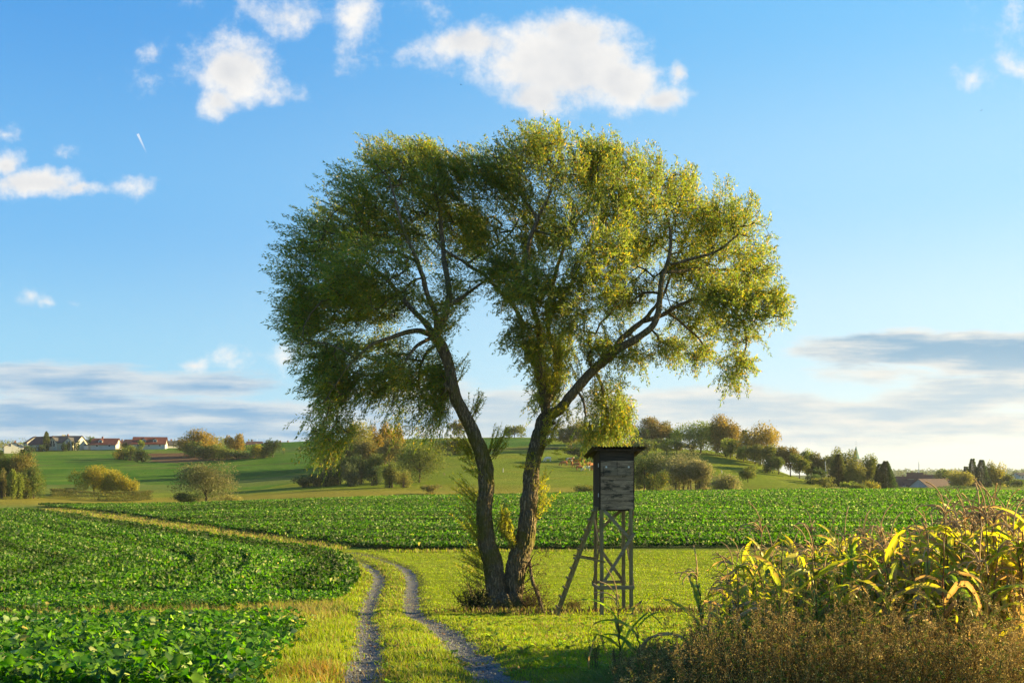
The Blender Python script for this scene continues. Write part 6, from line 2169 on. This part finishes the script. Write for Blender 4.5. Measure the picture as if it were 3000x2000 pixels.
def cow_mesh(graze):
    hd = [(1.22, 0, .42), (1.40, 0, .16), (1.50, 0, .04)] if graze else [(1.18, 0, 1.52), (1.40, 0, 1.50), (1.62, 0, 1.38)]
    nk = (1.02, 0, .88) if graze else (1.0, 0, 1.38)
    J = [((0, 0, 1.02), (.34, .40)), ((.45, 0, 1.04), (.32, .40)), ((-.45, 0, 1.04), (.33, .38)), ((.78, 0, 1.10), (.25, .32)), ((-.80, 0, 1.10), (.26, .30)),
         (nk, .19), (hd[0], .155), (hd[1], .12), (hd[2], .085),
         ((-.98, 0, 1.28), .05), ((-1.06, 0, .85), .03), ((-1.05, 0, .5), .045)]
    E = [(0, 1), (0, 2), (1, 3), (2, 4), (3, 5), (5, 6), (6, 7), (7, 8), (4, 9), (9, 10), (10, 11)]
    for s_ in (-1, 1):
        b = len(J)
        J += [((.66, s_ * .20, .74), .13), ((.68, s_ * .20, .40), .075), ((.66, s_ * .20, .04), .065)]
        E += [(3, b), (b, b + 1), (b + 1, b + 2)]
        b = len(J)
        J += [((-.72, s_ * .20, .78), .16), ((-.84, s_ * .20, .46), .085), ((-.76, s_ * .20, .04), .065)]
        E += [(4, b), (b, b + 1), (b + 1, b + 2)]
        b = len(J)
        h0 = Vector(hd[0])
        J += [(tuple(h0 + Vector((-.05, s_ * .24, .04))), .05)]
        E += [(6, b)]
    return skin_mesh('cow', J, E)


def cow_mat(name, c1, c2=None, thr=.5):
    m, t, o = new_mat(name)
    co = obj_co(t)
    c = t.mix(t.noise(co, 2.0, 3), tuple(x * .8 for x in c1) + (1,), tuple(x * 1.2 for x in c1) + (1,))
    if c2: c = t.mix(t.smooth(t.noise(co, 1.3, 2), thr - .03, thr + .03), c, tuple(c2) + (1,))
    t.l.new(principled(t, c, .8, None, .15), o.inputs[0])
    return m


MC_BROWN = cow_mat('brown_hide_material', (.34, .125, .042))
MC_PIED = cow_mat('pied_hide_material', (.32, .13, .05), (.72, .66, .58), .5)
MC_WHITE = cow_mat('white_hide_material', (.72, .65, .55))
CM = [cow_mesh(False), cow_mesh(True)]
cows = [(1605, 1351, 200, 1, MC_WHITE, 'pale cream cow grazing alone behind the right willow stem', 300), (1652, 1364, 185, 1, MC_BROWN, 'brown cow at the left end of the herd', 290), (1668, 1355, 10, 0, MC_PIED, 'brown and white cow at the back left of the herd', 296), (1688, 1358, 5, 0, MC_BROWN, 'brown cow standing at the back middle of the herd', 295),
        (1710, 1360, 90, 0, MC_BROWN, 'brown cow facing away at the back right of the herd', 293), (1675, 1368, 268, 0, MC_BROWN, 'light brown cow facing the camera near the herd centre', 286), (1690, 1370, 175, 1, MC_BROWN, 'brown cow grazing in the herd centre', 285), (1698, 1377, 15, 1, MC_BROWN, 'brown cow low in the front row, left of the white one', 278),
        (1716, 1369, 20, 0, MC_BROWN, 'brown cow standing behind the white one', 285), (1718, 1378, 182, 1, MC_WHITE, 'white cow in front of the brown herd', 277), (1733, 1371, 40, 0, MC_BROWN, 'brown cow beside the stand cabin at the right of the herd', 283), (1736, 1378, 100, 1, MC_BROWN, 'brown cow half hidden by the stand cabin', 277)]
for (px, py, rz, gz, mt, lb, _) in cows:
    x, Y = ground_at(px, py, 150)
    me = CM[gz].copy()
    o = link('cow', me, mt)
    o.location = (x, Y, hz(x, Y) - .02)
    o.rotation_euler = (0, 0, math.radians(rz))
    o.scale = (1.08,) * 3
    tag(o, lb, 'cow', 'cattle herd on the hillside pasture')


# ------------------------------------------------------------------ birds
def bird(px, py, Y, label, rz):
    V = []
    mb = MB()
    mb.tube([(-.16, 0, 0), (-.08, 0, .01), (.06, 0, .02), (.16, 0, .03), (.22, 0, .02)], [.012, .045, .055, .035, .008], 8)
    for s_ in (-1, 1):
        mb.add([(.08, s_ * .04, .03), (.10, s_ * .22, .12), (.02, s_ * .48, .10), (-.06, s_ * .20, .10), (-.06, s_ * .04, .02), (.08, s_ * .04, .022), (.10, s_ * .22, .112), (.02, s_ * .48, .094), (-.06, s_ * .20, .092), (-.06, s_ * .04, .012)],
               [(0, 1, 3, 4), (5, 9, 8, 6)], [(1, 2, 3), (6, 8, 7)])
    mb.add([(-.14, 0, .005), (-.30, .05, 0), (-.30, -.05, 0)], None, [(0, 1, 2)])
    o = mb.build('bird', plain_mat('feather_material', (.02, .02, .022), .6))
    o.location = at(px, py, Y)
    o.rotation_euler = (R(-.2, .2), 0, rz)
    tag(o, label, 'bird')


bird(1351, 249, 260, 'dark bird flying left of the large white cloud', 2.9)
bird(2875, 324, 240, 'dark bird flying high at the right of the sky', .7)
# ------------------------------------------------------------------ maize at the right, with dry weeds before it
def maize_proto(H, dry, tassel=True, nleaf=9, seed=0, top_bare=.25, cob=True):
    """meshes of one maize plant: stalk, leaves, tassel"""
    rg = np.random.default_rng(seed + 50)
    U = lambda a, b: rg.uniform(a, b)
    lean = np.array([rg.normal(-.03, .05), rg.normal(0, .05)])
    nodes = np.linspace(0, 1, 12)
    spine = np.stack([lean[0] * H * nodes ** 1.6, lean[1] * H * nodes ** 1.6, H * nodes], 1)
    spine[1:-1, :2] += rg.normal(0, .010, (10, 2))
    st = MB()
    sc = np.array([[.11, .15, .03]] * 12) * (1 - dry) + np.array([[.20, .12, .06]] * 12) * dry
    sc[5:] = sc[5:] * .5 + np.array([.17, .075, .045]) * .5
    st.tube(spine, np.linspace(.015, .0055, 12), 7, col=sc)
    lf_V, lf_Q, lf_C = [], [], []
    n0 = 0
    az0 = U(0, 6.28)
    for k in range(nleaf):
        f = .16 + (1 - top_bare - .16) * k / max(1, nleaf - 1)
        b = np.array([np.interp(f, nodes, spine[:, j]) for j in range(3)])
        az = az0 + math.pi * k + rg.normal(0, .45)
        L = U(.65, 1.1) * (1.0 if k < nleaf - 2 else .7)
        wd = U(.055, .090)
        isdry = rg.uniform() < (dry * .7 if k > 2 else dry * 1.0 + .15)
        partial = rg.uniform() < .5
        e0 = U(.6, 1.3); curl = U(.6, 2.1) if not isdry else U(1.8, 3.4)
        m = 11
        t = np.linspace(0, 1, m)
        broken = U(.3, .7) if rg.uniform() < .35 else 2
        el = e0 - curl * t ** 1.25 - np.where(t > broken, 1.2, 0)
        el = np.maximum(el, -1.5)
        ds = L / (m - 1)
        hh = np.concatenate([[0], np.cumsum(np.cos(el[:-1]) * ds)])
        zz = np.concatenate([[0], np.cumsum(np.sin(el[:-1]) * ds)])
        ax = az + np.cumsum(rg.normal(0, .06, m)) - .25 * t * math.sin(az)
        c = b + np.stack([np.cos(ax) * hh, np.sin(ax) * hh, zz], 1)
        side = np.stack([-np.sin(ax), np.cos(ax), np.zeros(m)], 1)
        tw = np.cumsum(rg.normal(0, .16 if not isdry else .4, m)) + U(-.3, .3)
        nrm = np.stack([-np.cos(ax) * np.sin(el), -np.sin(ax) * np.sin(el), np.cos(el)], 1)
        s2 = side * np.cos(tw)[:, None] + nrm * np.sin(tw)[:, None]
        n2 = -side * np.sin(tw)[:, None] + nrm * np.cos(tw)[:, None]
        w = wd * np.clip(np.sin(np.pi * (t * .86 + .12)), 0, 1) ** .7 * (1 - t ** 5)
        if isdry: w = w * U(.5, .85)
        fold = (.30 if not isdry else .6) * w
        ripple = .010 * np.sin(t * 26 + U(0, 6))
        Lf = c + s2 * (w / 2)[:, None] + n2 * (fold + ripple)[:, None]
        Rt = c - s2 * (w / 2)[:, None] + n2 * (fold - ripple)[:, None]
        V = np.stack([Lf, c, Rt], 1).reshape(-1, 3)
        green = np.array([.14, .225, .02]) * U(.8, 1.3); yel = np.array([.48, .41, .04]) * U(.8, 1.15); brn = np.array([.46, .26, .10]) * U(.6, 1.1); pale = np.array([.58, .46, .31])
        if isdry:
            ca, cb = (brn, pale) if rg.uniform() < .6 else (brn * .6, brn)
            Cc = ca * (1 - t)[:, None] + cb * t[:, None]
        elif partial:
            Cc = green * (1 - t)[:, None] + yel * t[:, None]
            Cc = np.where((t > U(.55, .95))[:, None], brn, Cc)
        else:
            Cc = (green if rg.uniform() < .5 else yel)[None] * np.ones((m, 1))
            Cc = np.where((t > .9)[:, None], yel, Cc)
        C = np.repeat(Cc, 3, axis=0)
        C[1::3] = C[1::3] * .7 + np.array([.30, .32, .12]) * .3
        if partial or isdry:
            edge = rg.uniform(0, 1, m) < .5
            C[0::3][edge] = brn
        q = [(3 * i + j, 3 * i + j + 1, 3 * i + j + 4, 3 * i + j + 3) for i in range(m - 1) for j in range(2)]
        lf_V.append(V); lf_Q.append(np.array(q) + n0); lf_C.append(C)
        n0 += len(V)
        # sheath
    V = np.concatenate(lf_V); Q = np.concatenate(lf_Q); C = np.clip(np.concatenate(lf_C), .004, .9)
    leaves = np_mesh('leaves', V, [Q], C, smooth=True)
    ts = None
    if tassel:
        tb = MB()
        top = spine[-1]
        for k in range(int(U(6, 10))):
            a = U(0, 6.28); L = U(.20, .38) if k else U(.34, .46)
            e0 = U(.7, 1.3) if k else 1.5
            cu = U(1.0, 2.8) if k else U(.5, 1.9)
            m = 8; t = np.linspace(0, 1, m)
            el = np.maximum(e0 - cu * t ** 1.2, -1.45)
            ds = L / (m - 1)
            h = np.concatenate([[0], np.cumsum(np.cos(el[:-1]) * ds)]); z = np.concatenate([[0], np.cumsum(np.sin(el[:-1]) * ds)])
            dx = math.cos(a) - .9; dy_ = math.sin(a) * .8
            nn = math.hypot(dx, dy_) + .01
            o = top - np.array([0, 0, U(0, .10)]) * (k > 0)
            p = o + np.stack([dx / nn * h, dy_ / nn * h, z], 1)
            cc = np.array([.46, .32, .16]) * U(.7, 1.2)
            tb.tube(p, np.where(np.arange(m) % 2, .0082, .0058), 4, cap=False, col=cc)
        ts = tb
    cb = None
    if cob:
        f = U(.42, .55)
        b = np.array([np.interp(f, nodes, spine[:, j]) for j in range(3)])
        a = U(0, 6.28)
        d = np.array([math.cos(a) * .5, math.sin(a) * .5, .8])
        cb = MB().tube([b, b + d * .07, b + d * .16, b + d * .22, b + d * .25], [.012, .026, .027, .018, .004], 8, col=np.array([.30, .22, .10]) if dry > .4 else np.array([.20, .23, .06]))
    return st, leaves, ts, cb


def put_maize(proto, loc, rz, sc, label, group=None):
    root = empty('maize_plant', loc, rz)
    root.scale = (sc, sc, sc)
    tag(root, label, 'maize plant', group)
    for nm, me, mat in proto:
        o = bpy.data.objects.new(nm, me)
        COL.objects.link(o)
        o.parent = root
    return root


def proto_meshes(*a, **k):
    st, lv, ts, cb = maize_proto(*a, **k)
    out = []
    o = st.build('stalk', M_MAIZE, None, True, True); out.append(('stalk', o.data, 0)); bpy.data.objects.remove(o)
    lv.materials.append(M_MAIZE); out.append(('leaves', lv, 0))
    if ts is not None:
        o = ts.build('tassel', M_DRY, None, True, True); out.append(('tassel', o.data, 0)); bpy.data.objects.remove(o)
    if cb is not None:
        o = cb.build('cob', M_MAIZE, None, True, True); out.append(('cob', o.data, 0)); bpy.data.objects.remove(o)
    return out


# single plants at the stand's left end: (tassel x, top y in the photograph, distance, dryness, rotation, label)
SOLO = [(1815, 1690, 12.6, .3, dict(nleaf=4, top_bare=.3), 'half-dry leaning maize plant in front of the hunting stand, outermost of the stand'),
        (1876, 1770, 12.4, .55, dict(nleaf=5, tassel=False, top_bare=.05), 'broken-off maize stem with a bent tip beside the outermost plant'),
        (2060, 1616, 12.4, .15, dict(nleaf=9, top_bare=.22), 'fresh green maize plant standing free left of the maize stand'),
        (2140, 1635, 13.2, .35, dict(nleaf=8), 'maize plant with one long yellow leaf pointing left'),
        (2232, 1490, 12.6, .25, dict(nleaf=10, top_bare=.3), 'tall maize plant with drooping tassel at the left end of the stand'),
        (2405, 1488, 13.4, .3, dict(nleaf=9, top_bare=.32), 'tall thin maize plant with a small yellow top leaf'),
        (2785, 1432, 11.6, .15, dict(nleaf=10, top_bare=.35), 'tallest maize plant, with a big arching tassel, nearest the crop centre'),
        (2905, 1442, 11.0, .2, dict(nleaf=10, top_bare=.3), 'tall dark-stemmed maize plant near the right edge'),
        (2880, 1585, 10.3, .0, dict(nleaf=9, top_bare=.1), 'nearest maize plant, broad green leaves arching over the dry weeds')]
for i, (px, py, Y, lb) in enumerate(((2165, 1585, 13.4, 'slim dry maize stalk with a bent tassel, second of the stand from the left'), (2290, 1560, 13.8, 'slim maize stalk with an open tassel left of the tall thin plant'), (2345, 1600, 13.0, 'short maize stalk with a wide dry tassel before the tall thin plant'), (2480, 1570, 13.5, 'maize stalk with two hanging tassel arms right of the tall thin plant'),
        (2560, 1545, 13.2, 'reddish maize stalk with a drooping tassel in the middle of the stand'), (2640, 1560, 12.6, 'maize stalk with a dense brown tassel in the middle of the stand'), (2690, 1500, 13.0, 'tall reddish maize stalk left of the tallest plant'), (2835, 1480, 12.4, 'bare reddish maize stalk right of the tallest plant'), (2960, 1455, 12.0, 'tall maize stalk with a wide tassel at the right edge'))):
    SOLO.append((px, py, Y, .4, dict(nleaf=8, top_bare=.38), lb))
for i, (px, py, Y, dry, kw, lb) in enumerate(SOLO):
    x = (px - 1500) * Y / F
    z = hz(x, Y)
    H = CZ - (py + 60 - HOR) * Y / F - z
    pm = proto_meshes(H, dry, seed=i * 7 + 3, **kw)
    put_maize(pm, (x, Y, z - .02), R(-.3, .3), 1.0, lb)

PROTOS = [proto_meshes(1.0 * h, dr, seed=100 + i, nleaf=nl, top_bare=tb, tassel=bool(ta)) for i, (h, dr, nl, tb, ta) in enumerate(((1.8, .1, 11, .2, 1), (1.8, .3, 10, .24, 1), (1.8, .75, 8, .28, 1), (1.8, .15, 11, .1, 0), (1.8, .35, 11, .12, 0), (1.8, .1, 10, .22, 1), (1.8, .9, 8, .25, 0), (1.8, .2, 12, .1, 0), (1.8, .05, 12, .12, 0), (1.8, .25, 11, .2, 1)))]
_tops = [(2120, 1620), (2200, 1560), (2300, 1535), (2450, 1520), (2600, 1530), (2700, 1500), (2820, 1475), (3000, 1455), (3200, 1450)]
spots = []
for row in range(9):
    Y = 11.2 + row * .75
    for k in range(60):
        px = 2140 + k * 26 * (12 / Y) ** 0 + R(-12, 12)
        if px > 3110: break
        yy = Y + R(-.2, .2)
        x = (px - 1500) * yy / F
        lim = 13.6 - (px - 2140) / 860 * 2.6          # the stand's ragged left front
        if yy < lim: continue
        p = .50 if px < 2420 else .80
        if px > 2650: p = .95
        if R(0, 1) > p: continue
        spots.append((px, x, yy))
for k in range(16):
    px = 2120 + k * 58 + R(-20, 20)
    yy = R(10.3, 11.2)
    spots.append((px, (px - 1500) * yy / F, yy))
for (px, x, yy) in spots:
    top = np.interp(px, [a for a, b in _tops], [b for a, b in _tops]) + R(-20, 110)
    z = hz(x, yy)
    H = np.clip(CZ - (top + 50 - HOR) * yy / F - z, .9, 2.35)
    k = int(RNG.integers(0, len(PROTOS)))
    drymost = k in (2, 6)
    put_maize(PROTOS[k], (x, yy, z - .02), R(0, 6.28), H / 1.8, 'mostly withered brown maize plant within the ripe maize stand at the right' if drymost else 'yellow green maize plant within the ripe maize stand at the right', 'withered plants of the maize stand' if drymost else 'maize stand at the right')


def build_weeds():
    """the brown seed-heavy weeds along the field edge: nobody could count them"""
    n = 2300
    px = R(1800, 3080, n)
    Y = R(8.6, 12.3, n)
    top = np.interp(px, [1800, 1900, 2000, 2130, 2250, 2450, 2700, 3000], [1960, 1900, 1850, 1790, 1770, 1740, 1760, 1790]) + RNG.normal(0, 32, n)
    x = (px - 1500) * Y / F
    z = height(x, Y)
    H = np.clip(CZ - (top - HOR) * Y / F - z, .12, 1.25) * R(.72, 1.03, n)
    H *= np.where(R(0, 1, n) < .16, 1.38, 1.0) * np.clip(.86 + .26 * wav(x, Y, 1.3, 4, 2), .5, 1.15)
    keep = ~((px < 2050) & (Y < 10.2) & (R(0, 1, n) < .75))
    x, Y, z, H = x[keep], Y[keep], z[keep], H[keep]
    n = len(x)
    lean = np.stack([RNG.normal(-.05, .16, n), RNG.normal(0, .14, n)], 1)
    base = np.stack([x, Y, z - .02], 1)
    tip = base + np.stack([lean[:, 0] * H, lean[:, 1] * H, H], 1)
    parts = []
    stalkc = pick_cols(n, [(2, (.15, .10, .04)), (2, (.26, .18, .05)), (1, (.12, .125, .03)), (1.2, (.38, .27, .09))], .2)
    # stems: two crossed thin blades each
    for a in (0.0, 1.57):
        s = np.array([math.cos(a), math.sin(a), 0.0]) * .0028
        V = np.stack([base - s, base + s, tip + s * .4, tip - s * .4], 1).reshape(-1, 3)
        i = np.arange(n)[:, None] * 4
        parts.append((V, np.concatenate([i + np.array([[0, 1, 2]]), i + np.array([[0, 2, 3]])]), np.repeat(stalkc, 4, 0)))
    # side sprays with seeds
    pal = [(5, (.15, .105, .045)), (4, (.24, .165, .06)), (3.2, (.38, .27, .085)), (1.8, (.15, .16, .03)), (2.0, (.54, .40, .15))]
    m = 7
    f = R(.22, .98, (n, m))
    b0 = base[:, None] + (tip - base)[:, None] * f[..., None]
    a = R(0, 6.283, (n, m))
    sl = R(.07, .24, (n, m)) * np.clip(1.25 - f, .3, 1)
    e = R(.5, 1.2, (n, m))
    dv = np.stack([np.cos(a) * np.cos(e), np.sin(a) * np.cos(e), np.sin(e)], -1)
    b1 = b0 + dv * sl[..., None]
    B0 = b0.reshape(-1, 3); B1 = b1.reshape(-1, 3)
    k = len(B0)
    s = rand_dirs(k) * .0016
    V = np.stack([B0 - s, B0 + s, B1], 1).reshape(-1, 3)
    parts.append((V, np.arange(k * 3).reshape(-1, 3), np.repeat(np.repeat(stalkc, m, 0), 3, 0)))
    q = 13
    g = R(.05, 1.05, (k, q))
    Pp = (B0[:, None] + (B1 - B0)[:, None] * g[..., None] + RNG.normal(0, .010, (k, q, 3))).reshape(-1, 3)
    M = len(Pp)
    cc = pick_cols(M, pal, .25) * np.repeat(np.clip(1 + RNG.normal(0, .22, n) + .35 * wav(x, Y, 1.1, 7, 2), .4, 1.8), m * q)[:, None]
    parts.append(leaf_cards(Pp, rand_dirs(M), R(.010, .022, M), R(.008, .014, M), cc, .3))
    # a few green leaves low down
    gl = 9000
    k = RNG.integers(0, n, gl)
    ff = R(.05, .95, gl)[:, None]
    Pp = base[k] * (1 - ff) + tip[k] * ff
    parts.append(leaf_cards(Pp, rand_dirs(gl) + np.array([0, 0, .3]), R(.04, .10, gl), R(.012, .032, gl), pick_cols(gl, [(3, (.08, .12, .02)), (2, (.15, .16, .025)), (1, (.22, .13, .04))]), .3))
    V, T_, C = join_np(parts)
    o = link('dry_weeds', np_mesh('dry_weeds', V, [T_], np.clip(C, .004, 1)), M_DRY)
    tag(o, 'brown seed-heavy dry weeds in front of the maize', 'weeds', kind='stuff')


build_weeds()


def weed_tuft(px, py, Y, label, n=9, h=.55, pal=None):
    x = (px - 1500) * Y / F
    z = hz(x, Y)
    root = empty('dock_plant', (x, Y, z))
    tag(root, label, 'weed')
    st = MB(); parts = []
    for _ in range(n):
        L = h * R(.5, 1.1)
        d = unit(np.array([RNG.normal(0, .16), RNG.normal(0, .16), 1.0]))
        b = np.array([RNG.normal(0, .05), RNG.normal(0, .05), 0])
        st.tube([b, b + d * L * .5, b + d * L], [.004, .003, .002], 4, cap=False)
        m = 60
        f = R(.4, 1.0, m)[:, None]
        parts.append(leaf_cards(b + d * L * f + RNG.normal(0, .012, (m, 3)), rand_dirs(m), R(.010, .02, m), R(.008, .013, m), pick_cols(m, pal or [(2, (.12, .065, .035)), (1, (.17, .10, .05))]), .3))
    V, T_, C = join_np(parts)
    st.build('stems', M_TWIG, root)
    link('seed_heads', np_mesh('seed_heads', V, [T_], C), M_DRY, root)


weed_tuft(1745, 1930, 12.6, 'brown dock seed heads standing alone left of the weeds', 8, .48)
weed_tuft(1806, 1945, 12.0, 'short brown weed at the foot of the outermost maize plant', 7, .35)
weed_tuft(1905, 1860, 13.0, 'thin pale weed stalk between the outermost maize and the green plant', 4, .5, [(1, (.24, .18, .09))])


def rank_grass():
    """long dark grass and leaves at the foot of the weeds"""
    n = 26000
    px = R(1560, 3060, n); Y = R(9.6, 12.6, n)
    e = np.interp(px, [1560, 1750, 1900, 2100, 3060], [10.4, 11.2, 12.0, 12.6, 12.6])
    k = Y < e
    px, Y = px[k], Y[k]
    x = (px - 1500) * Y / F
    P = ground_frame(x, Y)
    h = R(.10, .34, len(x)) * np.interp(px, [1560, 1800, 2200], [.5, 1, 1.1])
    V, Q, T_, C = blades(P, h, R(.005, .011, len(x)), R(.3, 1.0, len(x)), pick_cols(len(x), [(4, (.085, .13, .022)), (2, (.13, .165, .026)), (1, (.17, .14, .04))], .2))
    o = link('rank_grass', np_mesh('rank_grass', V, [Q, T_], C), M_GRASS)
    tag(o, 'long green grass at the foot of the dry weeds', 'grass', kind='stuff')


rank_grass()


# ------------------------------------------------------------------ evening air
hm, ht, ho = new_mat('haze_material')
vol = ht.new('ShaderNodeVolumePrincipled')
vol.inputs['Color'].default_value = (.86, .90, .95, 1)
vol.inputs['Density'].default_value = 0.00007
vol.inputs['Anisotropy'].default_value = 0.15
ht.l.new(vol.outputs[0], ho.inputs['Volume'])
hb_ = MB().box(-4100, 4100, -75, 2700, -30, 62).build('haze', hm)
tag(hb_, 'thin evening haze over the valley', 'haze', kind='stuff')
